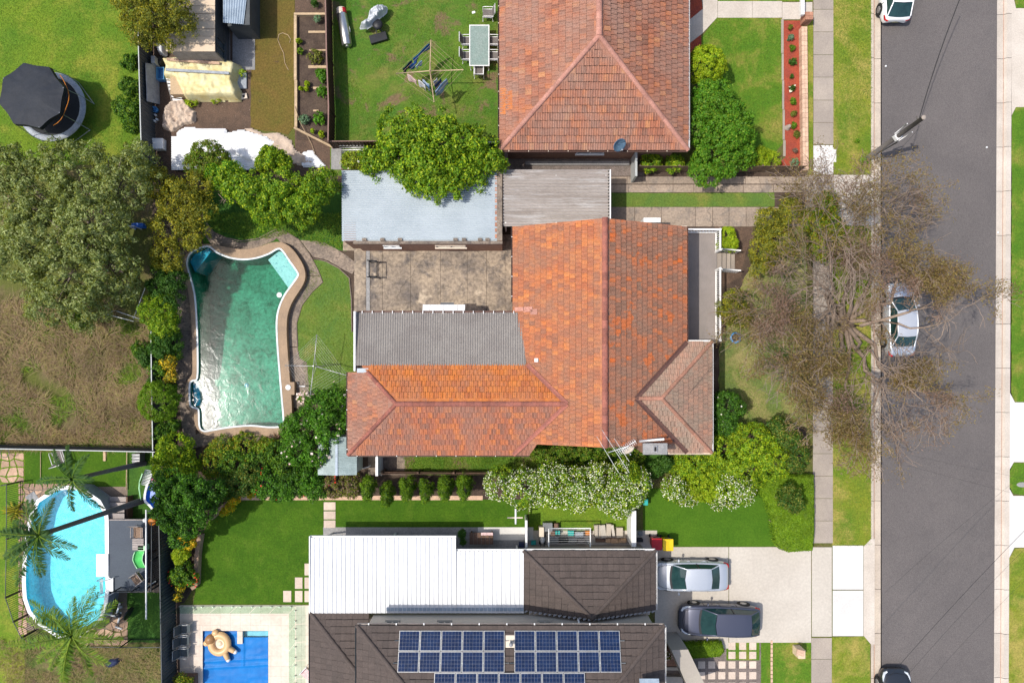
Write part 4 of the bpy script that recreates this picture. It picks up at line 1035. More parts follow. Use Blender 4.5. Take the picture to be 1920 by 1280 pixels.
tile_roof(roof3, [(P,'tile_brown') for P in (Pg_n,Pg_w,Pg_e,Pl_w,Pl_n,Pu_n,Pu_w,Pu_e)], .30, .37, 'flat')
for a, b in (((gx0,gy0,ez),(gxc,gy1,gz)),((gx1,gy0,ez),(gxc,gy1,gz)),((lx0,ly0,ez),(lx1,ly0-dl,lz)),((ux0,uy0,uz),(ux0+uh,uy0-uh,uzr)),((ux1,uy0,uz),(ux1-uh,uy0-uh,uzr)),((ux0+uh,uy0-uh,uzr),(ux1-uh,uy0-uh,uzr))):
    ridge(roof3, a, b, 'ridge_brown', .11, .45)
wy = -432*g_
wall_box(lo, ux0+.35, ux1-.35, uyb+.4, wy, 0, uz-.05, 'wall_beige', 'upper_wall')
wall_box(lo, gx0+.3, gx1-.3, wy+.005, gy0-.35, 0, ez-.05, 'wall_beige', 'garage_wall')
wall_box(lo, lx0+.4, ux0+.345, lyb, ly0-.35, 0, ez-.05, 'wall_beige', 'lower_wall')
mb = MB()
for a, b in (((gx0,gy1,ez),(gxc,gy1,gz)),((gxc,gy1,gz),(gx1,gy1,ez))):
    a, b = Vector(a), Vector(b)
    for i in range(14):
        p = a.lerp(b,(i+.5)/14); mb.rbox((p.x,p.y-.06,p.z-.05), .2,.10,.06, .5)
tag(mb.build('stepped_flashing', 'lead', roof3), kind='stuff')
for x in (735,833,1022):
    c = W(x,1168,4.0); window(lo, (c.x, wy+.004, 3.75), .72, .75, (0,1,0), 'wall_render')
gutter(lo, (gx1,gy0,ez), (gx0,gy0,ez), 'white_paint'); gutter(lo, (gx1,gy1,ez), (gx1,gy0,ez), 'white_paint')
gutter(lo, (ux1,uy0,uz), (ux0,uy0,uz), 'timber_grey'); gutter(lo, (ux1,uyb,uz), (ux1,uy0,uz), 'white_paint'); gutter(lo, (ux0,uy0,uz), (ux0,uyb,uz), 'fence_blue'); gutter(lo, (lx0,ly0,ez), (lx0,lyb,ez), 'fence_grey')
mb = MB(); c = W(1086,1160,4.2); mb.tube([(c.x,wy+.09,uz-.1),(c.x,wy+.09,gz-.6)],.05,8); mb.build('downpipe', 'white_paint', lo)
for x in np.arange(ux0+.6, ux1, 1.45):
    mb = MB(); mb.box(x-.03,x+.03,uy0+.02,uy0+.13,uz-.02,uz+.015); mb.build('gutter_bracket', 'white_paint', lo)
mb = MB(); c = W(958,1203,5.6); mb.rbox((c.x,c.y,uz+(uy0-c.y)*LP+.05), .55,.6,.03, tilt=Matrix.Rotation(-math.atan(LP),3,'X')); fl = mb.build('vent_flashing', 'cream_paint', roof3)
mb = MB(); mb.cyl((c.x,c.y-.02,uz+(uy0-c.y)*LP+.05), .06, .35, 10); mb.sphere((c.x,c.y-.02,uz+(uy0-c.y)*LP+.42), .11, 10, 6); mb.build('vent_pipe', 'lead', fl)
mb = MB(); c = W(1215,1279,5.9); mb.rbox((c.x,c.y,uz+(uy0-c.y)*LP+.05), 1.0,.7,.05, tilt=Matrix.Rotation(-math.atan(LP),3,'X')); mb.build('skylight', 'roof_bluegrey', roof3)
# white patio roofs
for (x0,y0,x1,y1,lab,nr) in ((582,1008,855,1148,'large white ribbed metal patio roof beside the dark lawn',33),(855.6,1033,982,1148,'smaller white metal patio roof against the brown garage roof',15)):
    t = thing('patio_roof', lab, 'patio roof', W((x0+x1)/2,(y0+y1)/2))
    zz = 2.72; a, b = W(x0,y0,zz), W(x1,y1,zz)
    mb = MB(); n = nr
    for i in range(n):
        xa = a.x+(b.x-a.x)*i/n; xb = a.x+(b.x-a.x)*(i+1)/n
        sh = MB(); sh.add([(xa+.0,a.y,zz+.0),(xb-.045,a.y,zz),(xb-.04,a.y,zz+.05),(xb-.005,a.y,zz+.05),(xb,a.y,zz),(xa,b.y,zz+.06),(xb-.045,b.y,zz+.06),(xb-.04,b.y,zz+.11),(xb-.005,b.y,zz+.11),(xb,b.y,zz+.06)],
                          [(0,5,6,1),(1,6,7,2),(2,7,8,3),(3,8,9,4)]); sh.build('roof_panel', 'roof_white', t)
    gutter(t, (b.x,a.y+.01,zz+.03), (a.x,a.y+.01,zz+.03), 'white_paint', .12, .12)
    mb = MB(); mb.box(a.x-.05,a.x-.006,b.y,a.y+.12,zz-.1,zz+.1); mb.build('edge_trim', 'white_paint', t)
    for px_ in ((0.06,.53) if x0 < 600 else (.9,)):
        x = a.x+(b.x-a.x)*px_; mb = MB(); mb.box(x-.05,x+.05,a.y-.45,a.y-.35,0,zz-.02); mb.build('post', 'white_paint', t)
mb = MB(); p, q = W(724,1146,2.85), W(982,1139,2.85); 
for i in range(34):
    x = p.x+(q.x-p.x)*(i+.5)/34; mb.box(x-.10,x+.10,p.y+.02,q.y,2.815,2.83)
mb.build('painted_eave_shade', 'roof_bluegrey', t)  # blue-grey strips paint the upper eave's shade onto the white roof

# solar panels: each a part of its array
def solar(label, x0, y0, nx, ny, pw, ph):
    c0 = W(x0, y0, 5.5)
    t = thing('solar_array', label, 'solar panels', (c0.x, c0.y, uz+(uy0-c0.y)*LP))
    rx = math.atan(LP); T = Matrix.Rotation(-rx,3,'X')
    base = Vector((c0.x, c0.y, uz+(uy0-c0.y)*LP+.13))
    me = None
    def loc(u, v, n): return base + T @ Vector((u, -v, n))
    for i in range(nx):
        for j in range(ny):
            mb = MB(); u0, v0, u1, v1 = i*pw+.015, j*ph+.012, (i+1)*pw-.015, (j+1)*ph-.012
            def q(a,b,c,d,n0,n1,B_): B_.add([loc(a,d,n0),loc(c,d,n0),loc(c,b,n0),loc(a,b,n0),loc(a,d,n1),loc(c,d,n1),loc(c,b,n1),loc(a,b,n1)], [(3,2,1,0),(4,5,6,7),(0,1,5,4),(1,2,6,5),(2,3,7,6),(3,0,4,7)])
            q(u0,v0,u1,v1,-.03,.0,mb); fr = mb.build('panel', 'zinc_metal', t)
            mb = MB(); k = .03; cols, rows = 6, 5
            for a in range(cols):
                for b in range(rows):
                    cw, chh = (u1-u0-2*k)/cols, (v1-v0-2*k)/rows
                    q(u0+k+a*cw+.0025, v0+k+b*chh+.0025, u0+k+(a+1)*cw-.0025, v0+k+(b+1)*chh-.0025, -.01, .004, mb)
            tag(mb.build('solar_cells', 'solar_cell', fr), kind='stuff')
    for v in (.5, ny*ph-.45):
        mb = MB(); mb.tube([loc(-.22,v,-.04),loc(nx*pw+.22,v,-.04)],.025,6); mb.build('mounting_rail', 'steel', t)
M('solar_cell', (.009,.024,.072), (.007,.018,.058), s=2, rough=.22, fine=.05, isl=.15, spec=.3)
PW_, PH_ = L(39.6,5.4), L(34,5.6)/math.cos(math.atan(LP))
solar('left block of ten blue solar panels on the dark lower roof', 748, 1182.5, 5, 2, PW_, PH_)
solar('right block of ten blue solar panels on the dark lower roof', 964, 1182.5, 5, 2, PW_, PH_)
solar('row of seven blue solar panels cut by the bottom edge', 816.5, 1250.5, 7, 1, PW_, PH_*1.05)
# entry wall of the lower house
mb = MB(); zz = 2.6; p = [W2(1259,1218,zz),W2(1290,1217,zz),W2(1330,1300,zz),W2(1300,1310,zz)]
mb.prism([tuple(v) for v in p], 0, zz); ew = tag(mb.build('entry_wall', 'wall_render'), 'thick rendered entry wall slanting below the dark car', 'wall')
mb = MB(); mb.bpx(1246,1216,1272,1248,0,.5); tag(mb.build('planter_wall', 'brick_wall'), 'low brown planter beside the entry wall', 'planter')
mb = MB(); mb.bpx(1246,1250,1278,1256,0,.35); mb.bpx(1246,1268,1280,1290,0,.2); tag(mb.build('entry_step', 'concrete_drive'), 'grey entry steps between the planter and the dark roof', 'steps')

# ---------------- sheds in the upper left yard
sh = thing('shed', 'cream clad shed with a lapped cream roof in the cluttered yard', 'shed', W(360,40))
zs = 2.36; a, b = W(311,-60,zs), W(403,97,zs)
wall_box(sh, a.x+.12, b.x-.1, b.y+.1, a.y, 0, zs-.06, 'timber_grey', 'wall')
for i in range(11):
    y0 = b.y+(a.y-b.y)*i/11; y1 = b.y+(a.y-b.y)*(i+1)/11; mb = MB(); mb.box(a.x,b.x,y0+.012,y1-.012,zs-.03,zs+.012*(i%2)); mb.build('roof_sheet', 'roof_cream', sh)
for i in range(9):
    mb = MB(); z = .2+i*.23; mb.box(b.x-.1,b.x-.08,b.y+.1,a.y,z,z+.2); mb.build('cladding_board', 'fence_grey', sh)
window(sh, (b.x-.08, W(0,90,1.5).y, .9), 1.0, 1.1, (1,0,0), 'fence_grey', .05)
le = thing('lean_to', 'small greenhouse lean-to with ribbed bluish translucent roof at the top', 'lean-to', W(444,20))
zz = 1.9; a, b = W(421,-50,zz), W(468,46,zz)
mb = MB(); corrugated(mb, (a.x,a.y,zz+.2),(b.x,a.y,zz),(a.x,b.y,zz+.2),(b.x-.35,b.y,zz), 9, .03); mb.build('roof', 'roof_bluegrey', le)
mb = MB(); mb.box(b.x-.38,b.x-.02,b.y,a.y,zz-.3,zz-.06); mb.build('frame', 'fence_grey', le)
mb = MB(); mb.box(a.x+.05,b.x-.1,b.y+.05,a.y,0,zz-.31); mb.build('wall', 'fence_grey', le)
# small garden shed at the lower left of the house
gs = thing('garden_shed', 'small grey green garden shed half hidden by the hibiscus bush', 'shed', W(632,852))
zz = 1.95; a, b = W(596,818,zz), W(669,890,zz); m_ = (a.x+b.x)/2
mb = MB(); corrugated(mb, (a.x,a.y,zz),(a.x,b.y,zz),(m_,a.y,zz+.18),(m_,b.y,zz+.18), 16, .014); mb.build('roof', 'roof_poly', gs)
mb = MB(); corrugated(mb, (m_,a.y,zz+.18),(m_,b.y,zz+.18),(b.x,a.y,zz),(b.x,b.y,zz), 16, .014); mb.build('roof', 'roof_poly', gs)
mb = MB(); mb.box(m_-.07,m_+.07,b.y,a.y,zz+.185,zz+.21); mb.build('ridge_cap', 'roof_bluegrey', gs)
wall_box(gs, a.x+.08, b.x-.08, b.y+.08, a.y-.08, 0, zz-.03, 'roof_poly', 'wall')
# ================================================================ pools
def ring_strip(mb, a, b, za, zb, mi=0, flip=False):
    n = len(a); vs = [(p[0],p[1],za) for p in a]+[(p[0],p[1],zb) for p in b]
    fs = [(i,(i+1)%n,n+(i+1)%n,n+i) for i in range(n)]
    mb.add(vs, [tuple(reversed(f)) for f in fs] if flip else fs, mi)
def up_fix(ob):
    bm = bmesh.new(); bm.from_mesh(ob.data); bmesh.ops.recalc_face_normals(bm, faces=bm.faces); bm.to_mesh(ob.data); bm.free()
kp = thing('swimming_pool', 'free form in-ground pool with murky green water and brown coping', 'pool', W(450,640))
def fl_z(y): return -.75-.95*max(0,min(1,(y-W(0,760).y)/(W(0,520).y-W(0,760).y)))     # shallow at the bottom, deep at the top
mb = MB(); n = len(POOL); mb.add([(p[0],p[1],ZP) for p in POOL]+[(p[0],p[1],fl_z(p[1])) for p in POOL], [(i,(i+1)%n,n+(i+1)%n,n+i) for i in range(n)]+[tuple(n+i for i in t) for t in tessellate_polygon([[Vector((p[0],p[1],0)) for p in POOL]])])
sh_ = mb.build('pool_shell', 'pool_floor', kp); up_fix(sh_)
mb = MB(); lip = offset_loop(POOL, .10); ring_strip(mb, POOL, lip, ZP, ZP); ring_strip(mb, POOL, POOL, ZP, ZP-.12)
ob = mb.build('pool_edge', 'pool_edge', kp)
# coping: brown pebble beam, in cast bays
cop = [tuple(Vector(p)) for p in offset_loop(POOL, .62)]; cxp = sum(p[0] for p in POOL)/len(POOL)
o2 = offset_loop(POOL, .36); cop = [b if p[0] < cxp-1.2 else a for a, b, p in zip(cop, o2, POOL)]
for _ in range(7): cop = [tuple((Vector(cop[i-1])+Vector(cop[i])*2+Vector(cop[(i+1)%len(cop)]))/4) for i in range(len(cop))]
cin = offset_loop(POOL, .105)
n = len(POOL); bays = list(range(0, n, 9)) + [n]
for i0, i1 in zip(bays[:-1], bays[1:]):
    mb = MB()
    for i in range(i0, i1):
        j = (i+1) % n
        vs = [(*cin[i],ZP-.01),(*cin[j],ZP-.01),(*cop[j],ZP-.01),(*cop[i],ZP-.01),(*cop[j],0),(*cop[i],0)]
        mb.add(vs, [(0,1,2,3),(3,2,4,5)])
    mb.build('coping', 'coping', kp)
wz = ZP-.14
mb = MB(); mb.prism(POOL, wz-.005, wz); me_ = mb
wat = MB(); 
PW2 = offset_loop(POOL, .03); wat.prism(PW2, -1.9, wz, bottom=True)
ow = wat.build('water', 'water_green', kp); up_fix(ow)
def ledge(px, z, mat, name='step'):
    mb = MB(); mb.prism([tuple(W2(x,y,ZP)) for x,y in px], -1.6, z); mb.build(name, mat, kp)
ledge([(500,486),(520,470),(526,471),(555,511),(555,517),(540,541)], wz-.10, 'pool_tile_speckle')
ledge([(352,489),(360,475),(387,464),(393,469),(362,509)], wz-.14, 'pool_tile_blue')
ledge([(358,719),(366,713),(371,735),(372,762),(360,760)], wz-.14, 'pool_tile_blue')
for px, py, lab in ((524,553,'white round skimmer lid on the upper right pool edge'),(540.5,726,'white round skimmer lid on the lower pool coping')):
    c = W(px,py,ZP); mb = MB(); mb.lathe((c.x,c.y,ZP-.005), [(.16,0),(.16,.03),(.14,.04),(0,.045)], 18)
    tag(mb.build('skimmer_lid', 'plastic_white'), lab, 'lid')
mb = MB(); mb.bpx(533,716,552,740,0,ZP-.002); kb = mb.build('skimmer_box', 'coping', kp)
c = W(464,722,-1); mb = MB(); mb.lathe((c.x,c.y,fl_z(c.y)+.004), [(.14,0),(.14,.02),(0,.03)], 14); mb.build('floor_drain', 'pool_tile_blue', kp)
mb = MB(); c = W(561,724,.4); mb.tube([c, c+Vector((.0,0,.0))+Vector((.35,0,0))], .035, 8); mb.cyl((c.x+.2,c.y,0), .03, .4, 8); tag(mb.build('tap_stand', 'plastic_white'), 'small white tap on a stand beside the pool coping', 'tap')

# blue covered pool
bp = thing('covered_pool', 'rectangular pool under a wrinkled bright blue cover', 'pool', W(442,1240))
x0,y0 = POOL2[0]; x1,y1 = POOL2[2]; zb_ = -.10
mb = MB(); ring_strip(mb, POOL2, POOL2, .03, -.9); mb.prism(POOL2, -.92, -.9); o_ = mb.build('pool_shell', 'pool_tile_blue', bp); up_fix(o_)
mb = MB(); nx_, ny_ = 60, 110
sx = W(447,0).x
def cov(u, v):
    x = x0+.01+(x1-x0-.02)*u; y = y0-.01+(y1-y0+.02)*v
    h = .020*mnoise.noise(Vector((x*1.1,y*3.0,0)))+.012*mnoise.noise(Vector((x*4,y*4,3)))
    for yc, am in ((W(0,1241).y,.05),(W(0,1253).y,.06),(W(0,1192).y,.03)):
        d = y-yc-(x-x0)*.06; h += am*math.exp(-(d/.06)**2)
    xc_ = W(455,0).x; h += .05*math.exp(-((x-xc_)/.05)**2)*(1 if y > W(0,1250).y else 0)
    return (x, y, zb_+h)
mb.grid(cov, nx_, ny_); cv = MB()
# leave the corner with the open step uncovered
keep = [f for f in mb.f]
ox0, ox1, oy = W(456,0).x, x1, W(0,1196).y
def cen(f): return (sum(mb.v[i][0] for i in f)/4, sum(mb.v[i][1] for i in f)/4)
kf = [f for f in mb.f if not (cen(f)[0] > ox0 and cen(f)[1] > oy)]
cv.add(mb.v, [tuple(reversed(f)) for f in kf] , 0, True); oc = cv.build('pool_cover', 'pool_cover', bp)
if sum(p.normal.z for p in oc.data.polygons) < 0: oc.data.flip_normals()
mb = MB(); mb.box(ox0,x1,oy-.2,y0,-.9,-.3); mb.build('step', 'pool_step_pale', bp)
mb = MB(); mb.box(W(445,0).x,W(455,0).x,W(0,1206).y,y0,-.9,.028); mb.build('divider_wall', 'travertine', bp)
mb = MB(); mb.add([(ox0,oy-.1,zb_-.02),(x1,oy-.1,zb_-.02),(x1,y0,zb_-.02),(ox0,y0,zb_-.02)],[(0,1,2,3)]); mb.build('water', 'water_blue', bp)
# inflatable bear
be = thing('pool_float', 'tan inflatable bear shaped ring floating on the blue cover', 'pool float', W(410,1208))
def blob(cx, cy, r, sc, mat, name, z=.12, rot=0, parent=be):
    c = W(cx,cy,.1); m_ = MB(); m_.sphere((0,0,0), L(r), 20, 12, sc=sc)
    Rm = Matrix.Rotation(rot,3,'Z'); m_.v = [tuple(Rm @ Vector(v) + Vector((c.x,c.y,z))) for v in m_.v]; return m_.build(name, mat, parent)
c = W(412,1206,.1); mb = MB()
def tor(u, v):
    t, p = u*2*math.pi, v*2*math.pi; Rr, r = L(15.5), L(6.5)
    return (c.x+(Rr+r*math.cos(p))*math.cos(t), c.y+(Rr+r*math.cos(p))*math.sin(t)*1.05, .14+r*.85*math.sin(p))
mb.grid(tor, 30, 12); body = mb.build('body_ring', 'bear_tan', be)
mb = MB(); mb.lathe((c.x,c.y,.06), [(L(13),.12),(L(11),.06),(L(6),.02),(0,.03)], 24); mb.build('seat', 'bear_cream', be)
mb = MB(); mb.lathe((c.x,c.y,.09), [(L(5),.0),(L(4),.05),(0,.07)], 16); mb.build('belly_button', 'bear_cream', body)
hd = blob(396,1196,10.5, (1,.85,.75), 'bear_brown', 'head', .22, .7); blob(405,1185,6.5,(1,1,.7),'bear_tan','ear',.2,0,hd); blob(388,1204,5.5,(1,1,.7),'bear_tan','ear',.2,0,hd)
for (ax,ay,bx_,by_) in ((420,1218,428,1236),(428,1213,441,1221)):
    mb = MB(); p, q = W(ax,ay,.1), W(bx_,by_,.1); p.z = q.z = .12; ps = [p.lerp(q,t) for t in (0,.4,.75,.93,1)]; mb.tube(ps, [L(5),L(5),L(4.6),L(4.2),L(2)], 12); lg = mb.build('leg', 'bear_tan', be)
    mb = MB(); mb.sphere(q, L(4.3), 12, 8, sc=(1,1,.8)); mb.build('foot', 'plastic_white', lg)
# glass pool fence: each pane a part
gf = thing('glass_fence', 'frameless glass fence around the blue covered pool', 'glass fence', W(460,1140))
GH = 1.2
def panes(p, q, n):
    p, q = Vector((p[0],p[1],0)), Vector((q[0],q[1],0))
    for i in range(n):
        a, b = p.lerp(q,(i+.02)/n), p.lerp(q,(i+.98)/n); d = (b-a).normalized(); e = Vector((-d.y,d.x,0))*.006
        mb = MB(); vs = [a-e,b-e,b+e,a+e]; mb.add([v+Vector((0,0,.08)) for v in vs]+[v+Vector((0,0,GH)) for v in vs], [(3,2,1,0),(4,5,6,7),(0,1,5,4),(1,2,6,5),(2,3,7,6),(3,0,4,7)])
        g = mb.build('glass_pane', 'clear_glass', gf)
        for t in (.2,.8):
            c = a.lerp(b,t); mb = MB(); mb.box(c.x-.03,c.x+.03,c.y-.03,c.y+.03,.03,.18); mb.build('spigot', 'steel', g)
A = W2(336,1136); Bq = W2(554,1136); panes(A, Bq, 6); panes(Bq, W2(554,1340), 6)
mb = MB(); mb.tube([(A.x,A.y,.035),(Bq.x+.02,Bq.y,.035)],.02,6); mb.build('base_channel', 'travertine', gf)

# above ground pool
RIM_Z = 1.25
OV = [(106,912),(128,910),(152,912),(188,937),(202,962),(203.5,975),(204,1040),(205,1100),(202,1128),(192,1162),(150,1194),(110,1197),(72,1172),(52,1148),(43,1122),(41,1090),(42,1055),(46,1015),(53,972),(68,937)]
rim_o = [tuple(W2(x,y,RIM_Z)) for x,y in OV]; rim_i = offset_loop(rim_o, -.22)
ap_ = thing('above_ground_pool', 'oval above-ground pool with a white rim and bright cyan water', 'pool', W(122,1050))
mb = MB(); ring_strip(mb, rim_o, rim_i, RIM_Z, RIM_Z); ring_strip(mb, rim_o, rim_o, RIM_Z, RIM_Z-.06); o_ = mb.build('rim', 'plastic_white', ap_); up_fix(o_)
ob_ = offset_loop(rim_o, -.08); mb = MB(); ring_strip(mb, ob_, ob_, 0, RIM_Z-.01); mb.build('wall', 'pad_grey', ap_)
mb = MB(); li = offset_loop(rim_o,-.2); ring_strip(mb, li, li, .06, RIM_Z-.01); mb.prism(li, .02, .06); o_ = mb.build('liner', 'pool_liner', ap_); up_fix(o_)
mb = MB(); mb.add([(p[0],p[1],RIM_Z-.12) for p in li], [tuple(range(len(li)))]); o_ = mb.build('water', 'water_cyan', ap_)
if o_.data.polygons[0].normal.z < 0: o_.data.flip_normals()
mb = MB(); mb.bpx(180,1038,203,1081,RIM_Z-.06,RIM_Z+.05); tag(mb.build('pool_platform', 'plastic_white', bevel=.02), 'white square entry platform floating at the pool deck edge', 'platform')
ld = thing('pool_ladder', 'white pool ladder at the right edge of the cyan pool', 'ladder', W(205,1095))
mb = MB(); mb.bpx(200,1083,212,1108,RIM_Z+.0,RIM_Z+.06); mb.build('top_step', 'plastic_white', ld)
for y in (1081,1110):
    mb = MB(); p = W(190,y+3,RIM_Z); q = W(214,y,RIM_Z); mb.tube([p-Vector((0,0,.5)),p+Vector((0,0,.45)),(p+q)/2+Vector((0,0,.7)),q+Vector((0,0,.45)),q],.025,6); mb.build('rail', 'plastic_white', ld)
for i in range(3):
    mb = MB(); p = W(192-i*2,1084,RIM_Z-.15*i); q = W(192-i*2,1112,RIM_Z-.15*i); mb.tube([p,q],.03,6); mb.build('rung', 'plastic_white', ld)
# ================================================================ fences
def fence(px, z, label, mat, cap='fence_cap', panel=2.4, rib=.19, amp=.022, name='fence', capw=.05, posts=True):
    """px: photo points of the top edge; panels of ribbed steel, cap rail and posts"""
    pts = [W(x,y,z) for x,y in px]; root = thing(name, label, 'fence', (pts[0].x, pts[0].y, 0))
    for a, b in zip(pts[:-1], pts[1:]):
        a0, b0 = Vector((a.x,a.y,0)), Vector((b.x,b.y,0)); ln = (b0-a0).length; d = (b0-a0)/ln; e = Vector((-d.y,d.x,0))
        n = max(1, round(ln/panel))
        for i in range(n):
            p, q = a0.lerp(b0,i/n)+d*.02, a0.lerp(b0,(i+1)/n)-d*.02; m = max(2,int((q-p).length/rib))*2
            mb = MB(); vs = []
            for k in range(m+1):
                c = p.lerp(q,k/m)+e*(amp if k % 2 else -amp); vs += [c+Vector((0,0,.04)), c+Vector((0,0,z-.02))]
            mb.add(vs, [(2*k,2*k+2,2*k+3,2*k+1) for k in range(m)]); mb.build('panel', mat, root)
            if posts:
                mb = MB(); mb.box(p.x-.035,p.x+.035,p.y-.035,p.y+.035,0,z+.01); mb.build('post', mat, root)
        mb = MB(); w_ = e*capw/2; vs = [a0-w_,b0-w_,b0+w_,a0+w_]
        mb.add([v+Vector((0,0,z-.03)) for v in vs]+[v+Vector((0,0,z+.012)) for v in vs], [(3,2,1,0),(4,5,6,7),(0,1,5,4),(1,2,6,5),(2,3,7,6),(3,0,4,7)]); mb.build('top_rail', cap, root)
    return root
fence([(256,-60),(258,30),(264,255),(268,330)], 1.7, 'dark grey steel fence between the trampoline lawn and the cluttered yard', 'fence_grey')
fence([(283,620),(284,720),(287,880)], 1.4, 'dark steel fence behind the round shrubs left of the green pool', 'fence_grey')
fence([(-80,838),(0,841),(150,844),(290,847)], 1.75, 'grey steel fence between the dry yard and the cyan pool', 'fence_grey')
fence([(296,895),(299,1040),(303,1280),(304,1330)], 1.85, 'tall blue grey steel fence right of the pool deck', 'fence_blue', 'fence_grey')
fence([(609,-60),(612,100),(616,200),(615,264)], 1.55, 'dark brown steel fence beside the vegetable bed', 'fence_brown', 'fence_cap_brown', capw=.07)
fence([(615,265),(705,264.5),(720,264.5)], 1.3, 'short brown fence run at the bottom of the clothes line lawn', 'fence_brown', 'fence_cap_brown')
fence([(880,268),(938,266)], 1.3, 'short dark fence beside the lower left corner of the upper red roof', 'fence_grey')
def palings(px, z, label, mat='paling', n_per=8, th=.02):
    pts = [W(x,y,z) for x,y in px]; root = thing('paling_fence', label, 'fence', (pts[0].x, pts[0].y, 0))
    for a, b in zip(pts[:-1], pts[1:]):
        a0, b0 = Vector((a.x,a.y,0)), Vector((b.x,b.y,0)); ln = (b0-a0).length; d = (b0-a0)/ln; e = Vector((-d.y,d.x,0)); n = max(1,round(ln/2.2))
        for i in range(n):
            p, q = a0.lerp(b0,i/n), a0.lerp(b0,(i+1)/n); m = max(2,int((q-p).length/.12)); mb = MB()
            for k in range(m):
                c = p.lerp(q,(k+.5)/m); mb.rbox((c.x,c.y,.02), .10,.02,z+rnd.uniform(-.04,.02), math.atan2(d.y,d.x))
            tag(mb.build('palings', mat, root), kind='stuff')
            mb = MB(); mb.rbox((p.x+e.x*.06,p.y+e.y*.06,0), .1,.1,z-.1, math.atan2(d.y,d.x)); mb.build('post', mat, root)
            mb = MB(); c = p.lerp(q,.5)+e*.04; mb.rbox((c.x,c.y,z-.35), (q-p).length-.1,.04,.08, math.atan2(d.y,d.x)); mb.build('rail', mat, root)
    return root
palings([(1200,311),(1350,312),(1514,311)], 1.2, 'brown timber paling fence along the top of the old driveway')
palings([(640,318),(760,318),(945,318)], 1.3, 'old timber fence hidden behind the garage and its tree')
palings([(715,888),(850,889),(990,889),(1110,889)], 1.3, 'dark timber fence along the grass strip below the orange wing', 'timber_dark')
def bars(px, z, label, mat='iron_black', sp=.11):
    pts = [W(x,y,z) for x,y in px]; root = thing('pool_fence', label, 'fence', (pts[0].x, pts[0].y, 0))
    for a, b in zip(pts[:-1], pts[1:]):
        a0, b0 = Vector((a.x,a.y,0)), Vector((b.x,b.y,0)); ln = (b0-a0).length; d = (b0-a0)/ln
        mb = MB(); mb.tube([a0+Vector((0,0,z)),b0+Vector((0,0,z))],.022,6); mb.build('top_rail', 'iron_grey', root)
        mb = MB(); mb.tube([a0+Vector((0,0,.1)),b0+Vector((0,0,.1))],.022,6); mb.build('bottom_rail', mat, root)
        mb = MB(); n = int(ln/sp)
        for k in range(n):
            c = a0.lerp(b0,(k+.5)/n); mb.box(c.x-.009,c.x+.009,c.y-.009,c.y+.009,.1,z)
        tag(mb.build('bars', mat, root), kind='stuff')
        mb = MB(); mb.box(a0.x-.03,a0.x+.03,a0.y-.03,a0.y+.03,0,z+.03); mb.build('post', mat, root)
bars([(2,910),(12,908),(12,1010),(10,1120),(25,1165),(40,1195),(68,1210)], 1.25, 'black bar fence curving along the left of the cyan pool')
bars([(150,1212),(225,1213),(304,1213)], 1.25, 'black bar fence below the crazy paving')
bars([(210,1110),(245,1109),(283,1108)], 2.1, 'dark railing along the bottom edge of the pool deck')
bars([(283,1106),(284,1050),(284,980)], 2.1, 'dark railing along the right edge of the pool deck')

# low brick wall and pillar at the front of the upper house
bw = thing('brick_wall', 'low salmon brick wall between the red mulch bed and the footpath', 'wall', W(1508,180))
for i, y in enumerate(range(50, 315, 9)):
    mb = MB(); x = 1503+i*.09; mb.bpx(x,y,x+5.2,y+8.6,0,.42); mb.build('brick', 'brick_pale', bw)
    mb = MB(); mb.bpx(x+5.5,y,x+10.6,y+8.6,0,.40+rnd.uniform(0,.01)); mb.build('brick', 'brick_pale', bw)
pl = thing('brick_pillar', 'square brick gate pillar at the top of the low wall', 'pillar', W(1507,40))
for k in range(6):
    z0 = k*.13
    for i in range(2):
        for j in range(2):
            c = W(1507,42); mb = MB(); ox = .115 if i else -.115; oy = .115 if j else -.115
            mb.box(c.x+ox-.11,c.x+ox+.11,c.y+oy-.11,c.y+oy+.11,z0+.005,z0+.125); mb.build('brick', 'brick_red', pl)
mb = MB(); a = W(1502,-30,.9); b = W(1508,28,.9); mb.box(a.x,b.x,b.y,a.y,.7,.95); tag(mb.build('front_gate', 'white_paint', bevel=.01), 'white letter panel and gate rail above the brick pillar', 'gate')
mb = MB(); c = W(1476,240); mb.lathe(c, [(.17,0),(.17,.05),(.12,.07),(.10,.35),(.07,.37),(0,.38)], 18); tag(mb.build('garden_light', 'concrete_path'), 'round pale garden light in the red mulch bed', 'garden light')

